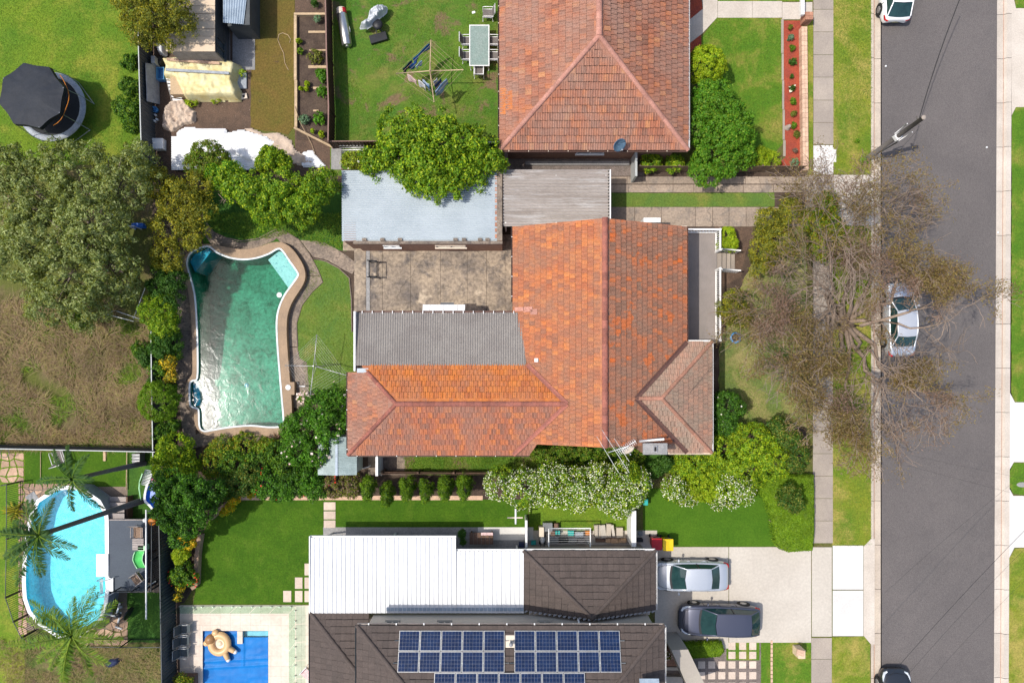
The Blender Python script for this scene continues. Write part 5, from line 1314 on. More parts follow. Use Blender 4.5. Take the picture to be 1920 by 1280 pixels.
# ================================================================ pole and wires
def pole_line():
    t = thing('power_pole', 'grey timber power pole standing at the kerb above the bare tree', 'power pole', W(1624,298))
    b0 = W(1624,298); top = b0+Vector((0,.38,5.75))
    mb = MB(); mb.tube([b0,b0+Vector((0,.2,3)),top],[.15,.135,.11],14); mb.build('shaft', 'palm_trunk', t)
    mb = MB(); mb.lathe(top, [(.12,-.02),(.12,.02),(.06,.04),(0,.045)],14); mb.build('cap', 'concrete_path', t)
    z = 3.2; d = Vector((.85,.5,0)).normalized()
    mb = MB(); mb.rbox((b0.x,b0.y+.21,z), .36,.32,.25, .6); mb.build('junction_box', 'plastic_white', t)
    for s_ in (-1,1):
        mb = MB(); e = Vector((-d.y,d.x,0))*.22*s_; mb.tube([b0+e+Vector((0,.2,z+.1)), b0+e*1.2+Vector((0,.28,z+1.3))],.03,6); mb.build('conduit', 'plastic_white', t)
    mb = MB(); mb.tube([b0+Vector((.16,.0,.1)),b0+Vector((.16,0,3.1))],.04,6); mb.build('cable_cover', 'iron_grey', t)
    for k in range(4):
        mb = MB(); mb.lathe(b0+Vector((0,0,.25+k*.12)), [(.155,0),(.158,.03),(.155,.06)],14); mb.build('steel_band', 'steel', t)
    mb = MB(); mb.rbox(top+Vector((0,0,-.5)), .5,.08,.08, math.pi/2+.3); mb.build('crossarm', 'palm_trunk', t)
    return b0
PB = pole_line()
def wire(p, q, label, r=.014, sag=.35):
    p, q = Vector(p), Vector(q); pts = []
    for i in range(17):
        t_ = i/16; v = p.lerp(q,t_); v.z -= sag*4*t_*(1-t_); pts.append(v)
    mb = MB(); mb.tube(pts, r, 5); tag(mb.build('overhead_wire', 'iron_black'), label, 'wire')
wire(PB+Vector((0,.35,5.3)), W(1830,-75,6.2), 'dark overhead cable running from the pole to the top of the road', .022)
wire(PB+Vector((.1,0,5.1)), W(1180,870,3.6), 'service wire from the pole across to the middle house', .008)
for i, (a, b, lab) in enumerate((((1660,1110),(1930,880),'upper thin wire slanting over the lower road'),((1640,1300),(1930,985),'middle wire slanting over the lower road'),((1680,1290),(1940,1010),'pale lower wire slanting over the lower road near the dark car'),((1730,1290),(1950,1060),'lowest wire slanting over the road near the right kerb'))):
    wire(W(*a,6.4), W(*b,6.4), lab, (.004,.009,.005,.004)[i], .15)
wire(W(1690,850,6.6), W(1960,905,6.2), 'thin wire crossing the road below the bare tree, upper of two', .004, .1); wire(W(1700,872,6.6), W(1960,940,6.2), 'thin wire crossing the road below the bare tree, lower of two', .005, .1)

# ================================================================ cars
def loft(mb, rings, mi=0, close=False):
    n = len(rings[0]); b = []
    for r_ in rings: b += r_
    mb.add(b, [(i*n+j, i*n+j+1, (i+1)*n+j+1, (i+1)*n+j) for i in range(len(rings)-1) for j in range(n-1)], mi, True)
def car(label, paint, loc, rz, Ln=4.6, Wd=1.78, Ht=1.46, kind='sedan', plate=True):
    """nose towards +x"""
    t = thing('parked_car', label, 'car'); h = Ln/2; w = Wd/2
    st = [(-h,.60,.50,.62),(-h+.06,.78,.40,.80),(-h+.22,.90,.28,.93),(-h+.6,.97,.22,.985),(-1.0,1,.20,.97),(0,1,.20,.95),(.75,1,.20,.955),(1.2,.985,.20,.94),(h-.7,.96,.21,.86),(h-.35,.90,.24,.78),(h-.12,.80,.30,.68),(h-.02,.62,.40,.56)]
    if kind == 'hatch': st[0] = (-h,.70,.45,.72); st[1] = (-h+.06,.84,.35,.92)
    if kind == 'wagon': st[0] = (-h,.74,.42,.75); st[1] = (-h+.06,.88,.32,.95)
    rings = []
    for x, fw, z0, z1 in st:
        ww = w*fw; zm = min(.62, z1-.06)
        half = [(ww*.90,z0),(ww*.99,z0+.10),(ww,zm-.06),(ww*.985,zm+.04),(ww*.955,z1-.035),(ww*.90,z1-.004),(ww*.6,z1+.022),(ww*.25,z1+.034)]
        rings.append([Vector((x,-y,z)) for y,z in half]+[Vector((x,y,z)) for y,z in reversed(half)])
    mb = MB(); loft(mb, rings)
    for e in (0,-1):
        n = len(rings[0]); c = sum(rings[e],Vector())/n; b = len(mb.v); 
        mb.add(rings[e]+[c], [(j,j+1,n) if e else (j+1,j,n) for j in range(n-1)], 0, True)
    body = mb.build('body', paint, t)
    # glasshouse: base line and roof line
    if kind == 'sedan': X = (-1.62,-1.02,.42,1.12)
    elif kind == 'hatch': X = (-h+.16,-h+.75,.35,1.1)
    else: X = (-h+.22,-h+.62,.45,1.2)
    xb, xrb, xrf, xf = X; zb = .93; rw = w*.70; bw_ = w*.90
    def bl(x):  # belt half width
        return bw_*(1-.05*((x-.0)/1.7)**2)
    def rl(u): return rw*(1-.05*(2*u-1)**2)
    N = 8
    mb = MB(); rr = []
    for i in range(N+1):
        u = i/N; x = xrb+(xrf-xrb)*u; z = Ht-.03*(2*u-1)**2*1.6-(.03 if u < .1 else 0)
        rr.append([Vector((x+(.10*(1-abs(k)) if u > .5 else -.05*(1-abs(k)))*abs(2*u-1), rl(u)*k, z+.035*(1-k*k))) for k in (-1,-.75,-.4,0,.4,.75,1)])
    loft(mb, rr); ro = mb.build('roof', paint, t)
    front = rr[-1]; back = rr[0]
    def screen(edge, xbase, bul, name):
        mb = MB(); m = len(edge); low = [Vector((xbase+bul*(1-(2*j/(m-1)-1)**2), bl(xbase)*.93*(2*j/(m-1)-1), zb+.03)) for j in range(m)]
        rg = [[edge[j].lerp(low[j],s_) for j in range(m)] for s_ in (0.03,.33,.66,1)]
        loft(mb, rg); return mb.build(name, 'car_glass', t), low
    ws, lf = screen(front, xf, .16, 'windscreen'); rs, lr = screen(back, xb, -.08, 'rear_window')
    for s_ in (-1,1):
        k = 0 if s_ < 0 else -1
        mb = MB(); top = [r_[k] for r_ in rr]; q0, q1 = lr[k], lf[k]
        bot = [Vector((q0.x+(q1.x-q0.x)*i/N, s_*bl(q0.x+(q1.x-q0.x)*i/N)*.985, zb-.0)) for i in range(N+1)]
        rg = [[top[i].lerp(bot[i],v) for i in range(N+1)] for v in (.1,.5,.95)]; loft(mb, rg); mb.build('side_window', 'car_glass', t)
        # pillars and cant rail
        mb = MB(); mb.tube([lf[k]+Vector((0,0,.0)), front[k]]+[v for v in reversed(top)]+[lr[k]], .035, 6); mb.build('roof_pillar', paint, t)
        for i in (4,):
            mb = MB(); mb.tube([top[i], bot[i]], .03, 6); mb.build('roof_pillar', 'plastic_black', t)
        mb = MB(); m0 = Vector((.78, s_*(w*.97), .92)); mb.sphere(m0+Vector((0,s_*.12,.05)), .11, 10, 6, sc=(.6,1,.75)); mb.tube([m0, m0+Vector((0,s_*.08,.03))],.03,6); mb.build('mirror', paint, t)
        for xx in (-.75,.15):
            mb = MB(); mb.rbox((xx, s_*(w*1.0), .74), .2,.03,.035); mb.build('door_handle', paint, body)
        mb = MB()
        for xx in (-.95,.02,.95): mb.rbox((xx, s_*w*.992, .34), .012,.02,.56)
        mb.build('door_gap', 'dark_void', body)
        for xx in (-h+.86, h-.92):
            mb = MB(); c = Vector((xx, s_*(w-.10), .32)); mb.tube([c-Vector((0,.11,0)),c+Vector((0,.11,0))],.32,20); wh = mb.build('wheel', 'rubber', t)
            mb = MB(); mb.tube([c+Vector((0,s_*.105,0)),c+Vector((0,s_*.118,0))],[.21,.19],16); mb.build('rim', 'rim', wh)
            mb = MB(); mb.tube([c+Vector((0,s_*.05,.02)),c+Vector((0,s_*.112,.02))],.37,18); mb.build('wheel_arch', 'dark_void', wh)
        mb = MB(); p = [Vector((h-.14,s_*w*.56,.685)),Vector((h-.22,s_*w*.74,.70)),Vector((h-.42,s_*w*.845,.765)),Vector((h-.66,s_*w*.885,.82))]
        mb.tube([v+Vector((0,0,-.02)) for v in p],[.06,.085,.07,.03],8); mb.build('headlight', 'headlamp', t)
        mb = MB(); p = [Vector((-h+.03,s_*w*.60,.70)),Vector((-h+.10,s_*w*.80,.74)),Vector((-h+.30,s_*w*.91,.79))]
        mb.tube(p,[.07,.09,.04],8); mb.build('tail_light', 'tail_red', t)
    mb = MB(); mb.rbox((h-.0,0,.42),.05,w*1.0,.14); mb.build('grille', 'plastic_black', body)
    mb = MB(); mb.rbox((-h+.02,0,.52),.03,.38,.11); mb.build('number_plate', 'plate', body)
    # shut lines of bonnet and boot
    mb = MB()
    for s_ in (-1,1): mb.tube([Vector((xf+.1,s_*w*.80,.962)),Vector((h-.6,s_*w*.74,.868)),Vector((h-.3,s_*w*.60,.79))],.008,4)
    mb.tube([Vector((h-.3,-w*.60,.79)),Vector((h-.17,0,.775)),Vector((h-.3,w*.60,.79))],.008,4)
    mb.build('bonnet_gap', 'dark_void', body)
    mb = MB(); mb.grid(lambda u,v: (xf+.20-.04*abs(2*v-1)**2*4*.5+.0-.12*u, (2*v-1)*bl(xf)*.86, zb+.052+.02*u), 1, 8); mb.build('scuttle', 'plastic_black', body)
    # seats and dash seen through the glass are hinted by a pale shade on the dash
    t.location = loc; t.rotation_euler = (0,0,rz)
    sm = t.children
    return t
car('silver sedan parked on the wide driveway nearer the bins', 'paint_silver', W(1297,1081,.9)*1.0-Vector((0,0,.9)), math.pi, 4.45, 1.76)
car('dark slate blue wagon parked below the silver sedan on the driveway', 'paint_slate', W(1350,1164,.8)-Vector((0,0,.8)), math.pi-.025, 4.75, 1.84, 1.5, 'hatch')
car('pale silver car parked at the kerb beneath the bare tree', 'paint_ash', W(1692,598,.8)-Vector((0,0,.8-ZR)), math.pi/2+.01, 4.35, 1.66, 1.5, 'sedan')
car('white hatchback parked at the kerb in the top right', 'paint_white', W(1685,-26,.8)-Vector((0,0,.8-ZR)), math.pi/2, 3.9, 1.72, 1.5, 'hatch')
car('dark car at the kerb cut off by the bottom edge', 'paint_dark', W(1680,1326,.6)-Vector((0,0,.6-ZR)), math.pi/2, 4.5, 1.80, 1.45, 'sedan')

# ================================================================ trampoline
tr = thing('trampoline', 'large round trampoline with a dark navy canopy on the bright lawn', 'trampoline', W(115,215))
c = W(96,200,.9); c.z = 0; rr_ = L(63,.9)
mb = MB(); mb.lathe(c+Vector((0,0,.9)), [(rr_*.86,0),(rr_*.86,.03),(rr_*.93,.05),(rr_*1.02,.03),(rr_*1.03,-.03)], 40); mb.build('padding', 'pad_grey', tr)
mb = MB(); mb.lathe(c+Vector((0,0,.89)), [(0,-.04),(rr_*.5,-.03),(rr_*.87,0)], 40); mb.build('jumping_mat', 'trampoline_mat', tr)
top = 2.55
n8 = 8
for i in range(n8):
    a = 2*math.pi*(i+.3)/n8; p = c+Vector((math.cos(a)*rr_*1.04, math.sin(a)*rr_*1.04, 0)); q = c+Vector((math.cos(a)*rr_*.93, math.sin(a)*rr_*.93, top))
    mb = MB(); mb.tube([p, p+Vector((0,0,1.0)), q], .022, 6); mb.build('pole', 'pad_grey', tr)
    if i % 2 == 0:
        a2 = 2*math.pi*(i+1.3)/n8; p2 = c+Vector((math.cos(a2)*rr_*1.04, math.sin(a2)*rr_*1.04, 0)); mb = MB(); mb.tube([p+Vector((0,0,.03)),p2+Vector((0,0,.03))],.022,6); mb.build('leg', 'zinc_metal', tr)
mb = MB()
def canopy(u, v):
    a = u*2*math.pi; k = int(a/(2*math.pi/n8)-.3+1e-6); 
    seg = ((a/(2*math.pi)*n8-.3) % 1.0); s_ = 1-.10*math.sin(math.pi*seg)
    r = rr_*.95*s_*v; z = top+.10-.10*v**2+.05*mnoise.noise(Vector((math.cos(a)*v*1.6,math.sin(a)*v*1.6,0)))
    z += .035*mnoise.noise(Vector((a*5,v*1.2,1)))*max(0,v-.5)*1.8
    return (c.x+math.cos(a)*r, c.y+math.sin(a)*r, z)
mb.grid(canopy, 160, 14); 
def skirt(u, v):
    p = canopy(u,1.0); return (c.x+(p[0]-c.x)*(1+.02*v), c.y+(p[1]-c.y)*(1+.02*v), p[2]-.25*v)
mb.grid(skirt, 160, 2); mb.build('canopy', 'canvas_navy', tr)
mb = MB(); ps = []
for i in range(14):
    a = -1.0+1.75*i/13; ps.append(c+Vector((math.cos(a)*rr_*.96, math.sin(a)*rr_*.96, top-.3-.05*math.sin(i))))
mb.tube(ps, .02, 5); mb.build('orange_trim', 'plastic_orange', tr)

# ================================================================ clothes hoists
def hoist(label, cpx, ends, z, nl, mat, linemat, r=.02, lr=.006, name='clothes_hoist', inner=.35):
    cc = W(*cpx, z); base = Vector((cc.x,cc.y,0)); t = thing(name, label, 'clothes line', base)
    mb = MB(); mb.tube([base, base+Vector((0,0,z+.1))],.035,8); mb.build('mast', mat, t)
    E = [W(x,y,z+.12) for x,y in ends]
    for e in E:
        mb = MB(); mb.tube([Vector((cc.x,cc.y,z)), Vector((cc.x,cc.y,z)).lerp(e,.5)+Vector((0,0,-.02)), e], r, 6); mb.build('arm', mat, t)
        mb = MB(); mb.tube([Vector((cc.x,cc.y,z-.55)), Vector((cc.x,cc.y,z)).lerp(e,.42)], r*.6, 5); mb.build('strut', mat, t)
    C0 = Vector((cc.x,cc.y,z))
    for k in range(nl):
        f = inner+(1-inner)*k/(nl-1); mb = MB(); P = [C0.lerp(e,f) for e in E]
        for i in range(4): mb.tube([P[i],P[(i+1)%4]], lr, 4, caps=False)
        mb.build('line', linemat, t)
    return C0, E
C0, E = hoist('rotary clothes line hung with laundry on the patchy lawn', (806,133), [(808,75),(869,131),(814,192),(742,138)], 2.0, 5, 'timber_pale', 'timber_pale', .028, .006)
def laundry(i, f, t0, t1, drop, mat, label, wav=.05, taper=1.0):
    a, b = C0.lerp(E[i],f), C0.lerp(E[(i+1)%4],f); p, q = a.lerp(b,t0), a.lerp(b,t1); e = Vector((-(q-p).y,(q-p).x,0)).normalized(); ph = rnd.uniform(0,6)
    mb = MB()
    def f_(u, v):
        s_ = p.lerp(q, .5+(u-.5)*(1-(1-taper)*v)); return s_+e*(wav*math.sin(u*7+ph+v*2)*(.3+v)+.05*v)+Vector((0,0,-drop*v-.02))
    mb.grid(f_, 10, 8); ob = mb.build('laundry_item', mat)
    so = ob.modifiers.new('thickness','SOLIDIFY'); so.thickness = .012
    tag(ob, label, 'laundry', 'laundry on the clothes line')
laundry(3,.95,.15,.42,.75,'cloth_navy','dark trousers at the left end of the upper left clothes line'); laundry(3,.95,.46,.95,.55,'cloth_blue','long blue towel on the upper left clothes line'); laundry(3,.62,.3,.6,.5,'cloth_lblue','small light blue shirt hung nearest the mast on the upper left',taper=.7); laundry(3,.8,.25,.5,.6,'cloth_blue','bright blue top on the second line of the upper left')
laundry(2,.70,.62,.95,.7,'cloth_pink','pale pink patterned shirt on the lower left clothes line'); laundry(2,.62,.3,.6,.7,'cloth_white','white shirt on the lower left clothes line'); laundry(2,.5,.15,.5,.8,'cloth_lblue','pale blue shirt on the inner lower left clothes line')
laundry(1,.42,.55,.85,.45,'cloth_white','small white cloth near the mast on the lower right'); laundry(1,.55,.45,.85,.65,'cloth_navy','navy shorts on the lower right clothes line'); laundry(1,.72,.35,.90,.75,'cloth_lblue','blue and white striped towel on the lower right clothes line')
hoist('empty rotary clothes line beside the green pool', (588,686), [(594,627),(652,704),(581,748),(534,685)], 2.0, 7, 'zinc_metal', 'zinc_metal', .02, .0042, inner=.42)
# third frame on the side court
fl = thing('folding_clothesline', 'white folding clothes line over the garden clutter', 'clothes line', W(1068,1020))
zz = 1.5
for a, b in (((1029,990),(1108,990)),((1029,990),(1029,1024)),((1107,990),(1107,1024))):
    mb = MB(); mb.tube([W(*a,zz),W(*b,zz)],.035,6); mb.build('frame_bar', 'white_paint', fl)
for x in (1029,1107):
    mb = MB(); p = W(x,1024,zz); mb.tube([p,Vector((p.x,p.y,0))],.035,6); mb.build('leg', 'white_paint', fl)
for i in range(7):
    y = 993+i*4.2; mb = MB(); mb.tube([W(1030,y,zz),W(1107,y,zz)],.006,4); mb.build('line', 'white_paint', fl)

# ================================================================ furniture
def chair(label, loc, rz, frame, seat, group=None, w=.56, d=.56, name='garden_chair'):
    """faces +y"""
    t = thing(name, label, 'chair', (0,0,0), group)
    mb = MB(); mb.grid(lambda u,v: ((u-.5)*w*.86, (v-.5)*d, .42-.03*math.sin(v*math.pi)), 4, 4); s_ = mb.build('seat', seat, t)
    mb = MB(); mb.grid(lambda u,v: ((u-.5)*w*.86, -d/2-.16*v, .44+.55*v), 4, 4); mb.build('backrest', seat, t)
    for x in (-1,1):
        X = x*w/2
        mb = MB(); mb.tube([(X,d/2,0),(X,d/2-.02,.62),(X,d/2-.08,.65),(X,-d/2+.02,.64),(X,-d/2-.1,.60)],.022,6); mb.build('armrest', frame, t)
        mb = MB(); mb.tube([(X,-d/2-.05,0),(X,-d/2,.44),(X,-d/2-.18,1.0)],.02,6); mb.build('leg', frame, t)
        mb = MB(); mb.tube([(X*.9,d/2,.42),(X*.9,-d/2,.42)],.02,6); mb.build('seat_rail', frame, t)
    mb = MB(); mb.tube([(-w/2,-d/2-.18,1.0),(w/2,-d/2-.18,1.0)],.02,6); mb.build('top_rail', frame, t)
    t.location = loc; t.rotation_euler = (0,0,rz); return t
def at(px, py, z=0): return W(px, py, z)-Vector((0,0,z))
tb = thing('glass_table', 'long frosted glass table with a white frame on the patchy lawn', 'table', at(898.5,85,.74))
a, b = W(880,47,.74), W(917.5,124,.74)
mb = MB(); mb.box(a.x+.05,b.x-.05,b.y+.05,a.y-.05,.725,.74); mb.build('glass_top', 'table_glass', tb)
for x0,x1,y0,y1 in ((a.x,b.x,a.y-.05,a.y),(a.x,b.x,b.y,b.y+.05),(a.x,a.x+.05,b.y+.051,a.y-.051),(b.x-.05,b.x,b.y+.051,a.y-.051)):
    mb = MB(); mb.box(x0,x1,y0,y1,.70,.75); mb.build('frame_bar', 'white_paint', tb)
for x in (a.x+.06,b.x-.06):
    for y in (a.y-.06,b.y+.06):
        mb = MB(); mb.tube([(x,y,0),(x,y,.7)],.03,8); mb.build('leg', 'white_paint', tb)
CH = [((877,77),-math.pi/2,'upper left chair tucked under the glass table'),((877,105),-math.pi/2,'lower left chair tucked under the glass table'),((924,77),math.pi/2,'upper right chair between glass table and red roof'),((924,105),math.pi/2,'lower right chair between glass table and red roof'),((898,132),0,'chair at the foot of the glass table'),((914,25),math.pi/2,'lone grey chair above the glass table')]
for (p, rz, lab) in CH: chair(lab, at(*p,.45), rz, 'white_paint', 'sling', 'chairs around the glass table')
# steel tank
tk = thing('steel_tank', 'brushed steel cylinder tank lying beside the brown fence', 'tank', W(648,52))
p, q = W(641,27,.32), W(651,86,.32); mb = MB(); mb.tube([p,p.lerp(q,.03),p.lerp(q,.97),q],[.27,.31,.31,.26],24); mb.build('cylinder', 'steel', tk)
mb = MB(); u = (p-q).normalized(); mb.tube([p,p+u*.32],[.29,.29],20); mb.build('end_wrap', 'cream_paint', tk)
mb = MB(); mb.tube([p+u*.02+Vector((.12,0,.06)),p+u*.3+Vector((.12,0,.06))],.20,12); mb.build('red_label', 'plastic_red', tk)
mb = MB(); mb.tube([q-u*.0,q-u*.06],.09,10); mb.build('valve', 'zinc_metal', tk)
mb = MB(); s_ = p.lerp(q,.4)+Vector((.33,0,.05)); mb.tube([s_,s_-u*.35],.02,6); mb.build('handle', 'zinc_metal', tk)
for f in (.2,.8):
    mb = MB(); c = p.lerp(q,f); mb.rbox((c.x,c.y,0),.5,.1,.05); mb.build('foot', 'timber_dark', tk)
def heap(mb, poly, z0, h, seed, n=26, wrinkle=.06, edge=.25):
    """a draped sheet: grid over the outline's box, cut to the outline, falling to the ground at its edge"""
    P = [W2(x,y,h*.6) for x,y in poly]; xs_ = [p.x for p in P]; ys_ = [p.y for p in P]
    x0,x1,y0,y1 = min(xs_),max(xs_),min(ys_),max(ys_)
    def inside(x,y):
        c = False; k = len(P)
        for i in range(k):
            a, b = P[i], P[i-1]
            if (a.y > y) != (b.y > y) and x < (b.x-a.x)*(y-a.y)/(b.y-a.y)+a.x: c = not c
        return c
    def dist(x,y):
        return min(((Vector((x,y))-(a+(b-a)*max(0,min(1,(Vector((x,y))-a).dot(b-a)/max(1e-9,(b-a).length_squared))))).length) for a,b in zip(P,P[1:]+P[:1]))
    nx = n; ny = max(4,int(n*(y1-y0)/(x1-x0))); V = {}; vs = []; fs = []
    for j in range(ny+1):
        for i in range(nx+1):
            x, y = x0+(x1-x0)*i/nx, y0+(y1-y0)*j/ny
            d = dist(x,y) if inside(x,y) else -dist(x,y)
            e = max(0,min(1,(d+.03)/edge)); e = e*e*(3-2*e)
            z = z0+h*e+wrinkle*(mnoise.noise(Vector((x*2.2+seed,y*2.2,0)))+.7*mnoise.noise(Vector((x*5+seed,y*5,1)))-.9*abs(mnoise.noise(Vector((x*4.2,y*4.2,seed))))+.35*abs(mnoise.noise(Vector((x*9,y*9,seed)))))*(.3+.7*e)
            V[i,j] = len(vs); vs.append((x,y,max(z,.02))); 
            if d > -.06: V[i,j,'k'] = 1
    for j in range(ny):
        for i in range(nx):
            if all((a,b,'k') in V for a,b in ((i,j),(i+1,j),(i+1,j+1),(i,j+1))): fs.append((V[i,j],V[i+1,j],V[i+1,j+1],V[i,j+1]))
    mb.add(vs, fs, 0, True)
def clean(ob):
    bm = bmesh.new(); bm.from_mesh(ob.data); bmesh.ops.delete(bm, geom=[v for v in bm.verts if not v.link_faces], context='VERTS'); bm.to_mesh(ob.data); bm.free(); return ob
bb = thing('covered_barbecue', 'barbecue half covered by a crumpled silver sheet on the patchy lawn', 'barbecue', W(705,45))
mb = MB(); heap(mb, [(676,57),(690,43),(698,25),(710,20),(722,15),(728,20),(724,29),(712,40),(700,52),(688,59)], .5, .45, 3, 64, .2, .14); clean(mb.build('cover', 'tarp_silver', bb))
mb = MB(); c = W(708,46,.6); mb.lathe((c.x,c.y,.35), [(.0,0),(.22,.03),(.30,.2),(.30,.28),(.18,.34),(0,.36)], 16); mb.build('kettle', 'plastic_black', bb)
mb = MB(); mb.tube([c+Vector((-.2,-.2,-.6)),c+Vector((-.1,-.1,-.2))],.03,6); mb.tube([c+Vector((.2,-.2,-.6)),c+Vector((.1,-.1,-.2))],.03,6); mb.tube([c+Vector((0,.25,-.6)),c+Vector((0,.1,-.2))],.03,6); mb.build('stand', 'iron_grey', bb)
mb = MB(); c = W(709,70,.25); mb.rbox((c.x,c.y,.0), 1.05,.5,.25, .28); tag(mb.build('flat_case', 'plastic_black', bevel=.03), 'flat black case lying below the silver covered barbecue', 'case')
mb = MB(); c = W(888,24); mb.rbox((c.x,c.y,.014),.2,.13,.02,.3); tag(mb.build('paper_scrap', 'plastic_white'), 'scrap of white paper on the bare patch of lawn', 'paper')

# ================================================================ cluttered yard
st = thing('tarp_stack', 'stack of building material under a creased yellow tarpaulin', 'stack', W(380,150))
poly = [(303,110),(330,107),(400,109),(428,112),(447,118),(446,130),(440,150),(450,172),(447,186),(420,184),(350,186),(344,182),(330,152),(306,147),(311,128)]
mb = MB(); heap(mb, poly, .05, .85, 7, 70, .07, .22); clean(mb.build('tarpaulin', 'tarp_yellow', st))
mb = MB(); a, b = W(318,112,.8), W(432,176,.8); mb.box(a.x,b.x,b.y,a.y,.02,.72); mb.build('stacked_boards', 'timber_pale', st)
for (x0,y0,x1,y1,w_,mat,lab) in ((313,111.5,412,119,.16,'brick_pale','pinkish timber plank on top of the yellow tarpaulin'),(311,131,430,137.5,.15,'pad_grey','long pale grey plank on top of the yellow tarpaulin')):
    p, q = W(x0,y0,1.0), W(x1,y1,1.0); d = q-p; mb = MB(); c = (p+q)/2; mb.rbox((c.x,c.y,.98), d.length, w_, .06, math.atan2(d.y,d.x)); tag(mb.build('plank', mat, bevel=.008), lab, 'plank')
lv = thing('louvre_stack', 'leaning stack of white louvre blades beside the yellow tarpaulin', 'louvres', W(322,170))
for i in range(7):
    c = W(320+i*1.6,147+i*6.3,.45); mb = MB(); mb.rbox((c.x,c.y,.38-.03*i), .62,.13,.02, -.12, tilt=Matrix.Rotation(-.12,3,'Z') @ Matrix.Rotation(.5,3,'X')); mb.build('louvre_blade', 'white_paint', lv)
for x in (312,331):
    mb = MB(); p, q = W(x,146,.3), W(x+8,190,.3); mb.tube([Vector((p.x,p.y,.36)),Vector((q.x,q.y,.14))],.02,5); mb.build('louvre_frame', 'zinc_metal', lv)
def crate(label, x0,y0,x1,y1,h,mat,name='plastic_crate'):
    t = thing(name, label, 'crate', at((x0+x1)/2,(y0+y1)/2)); a, b = W(x0,y0,h), W(x1,y1,h)
    for p in ((a.x,b.x,a.y-.03,a.y),(a.x,b.x,b.y,b.y+.03),(a.x,a.x+.03,b.y+.031,a.y-.031),(b.x-.03,b.x,b.y+.031,a.y-.031)):
        mb = MB(); mb.box(*p,.02,h); mb.build('side', mat, t)
    mb = MB(); mb.box(a.x+.03,b.x-.03,b.y+.03,a.y-.03,.02,.06); mb.build('bottom', mat, t)
    return t
crate('open blue plastic crate beside the leaning white board', 293,126,307,149,.4,'plastic_sky')
mb = MB(); p = [W(273,118,1.5),W(299,123,.1),W(300,196,.1),W(276,190,1.5)]
p = [Vector((W(273,118,1.25).x,W(273,118,1.25).y,1.25)), Vector((W(298,123,.05).x,W(298,123,.05).y,.05)), Vector((W(300,196,.05).x,W(300,196,.05).y,.05)), Vector((W(276,190,1.25).x,W(276,190,1.25).y,1.25))]
nn = (p[1]-p[0]).cross(p[3]-p[0]).normalized()*.03
mb.add(p+[v+nn for v in p], [(3,2,1,0),(4,5,6,7),(0,1,5,4),(1,2,6,5),(2,3,7,6),(3,0,4,7)]); tag(mb.build('leaning_board', 'pad_grey'), 'big pale grey board leaning on the dark fence', 'board')
mb = MB(); mb.bpx(283,105,290,118,0,.8); tag(mb.build('offcut_board', 'pad_grey'), 'small pale board behind the big leaning board', 'board')
mb = MB(); heap(mb, [(292,82),(303,80),(311,90),(309,104),(297,100)], .1, .5, 11, 14, .08, .15); tag(clean(mb.build('plastic_sheet', 'tarp_white')), 'white plastic sheet bundled between the dark fence and the cream shed', 'plastic sheet')
mb = MB(); heap(mb, [(292,108),(305,104),(311,112),(303,126),(294,124)], .05, .4, 12, 14, .08, .15); tag(clean(mb.build('rubbish_bag', 'plastic_black')), 'black rubbish bag above the blue crate', 'bag')
mb = MB(); c = W(290,205,.3); mb.lathe((c.x,c.y,0), [(.0,.02),(.14,.02),(.17,.36),(.155,.36),(.13,.05),(0,.05)], 16); tag(mb.build('bucket', 'plastic_sky'), 'pale blue bucket by the dark fence above the bottles', 'bucket')
for i, (x,y) in enumerate(((294,218),(297,226),(293,229))):
    mb = MB(); c = W(x,y); mb.lathe(c, [(0,0),(.07,0),(.075,.22),(.03,.27),(.03,.31),(0,.31)],10); tag(mb.build('plastic_bottle', 'plastic_white'), ('upper','right','lower')[i]+' white plastic bottle of three by the dark fence', 'bottle', 'bottles by the fence')
mb = MB(); heap(mb, [(303,230),(310,200),(322,190),(345,187),(356,200),(366,210),(364,228),(345,232),(322,246),(305,240)], .03, .26, 5, 52, .17, .1); tag(clean(mb.build('dust_sheet', 'cloth_beige')), 'crumpled beige dust sheet on the brown soil', 'cloth')
mb = MB(); mb.bpx(440,135,462,166,0,.12); tag(mb.build('cement_sheet', 'pad_grey'), 'pale grey sheet lying right of the yellow tarpaulin', 'sheet')
hb = thing('concrete_block', 'cream hollow concrete block lying right of the yellow tarpaulin', 'block', W(453,180)); c = W(453,181,.15)
mb = MB(); mb.rbox((c.x,c.y,.0),.62,.3,.14,.2); mb.build('block_body', 'cream_paint', hb)
for k in (-.12,.12):
    mb = MB(); mb.rbox((c.x+k,c.y+k*.2,.138),.14,.14,.006,.2); mb.build('hollow', 'dark_void', hb)
mb = MB(); mb.bpx(283,259,305,279,0,.45); tag(mb.build('foam_box', 'white_paint', bevel=.02), 'white foam box at the lower end of the dark fence', 'box')
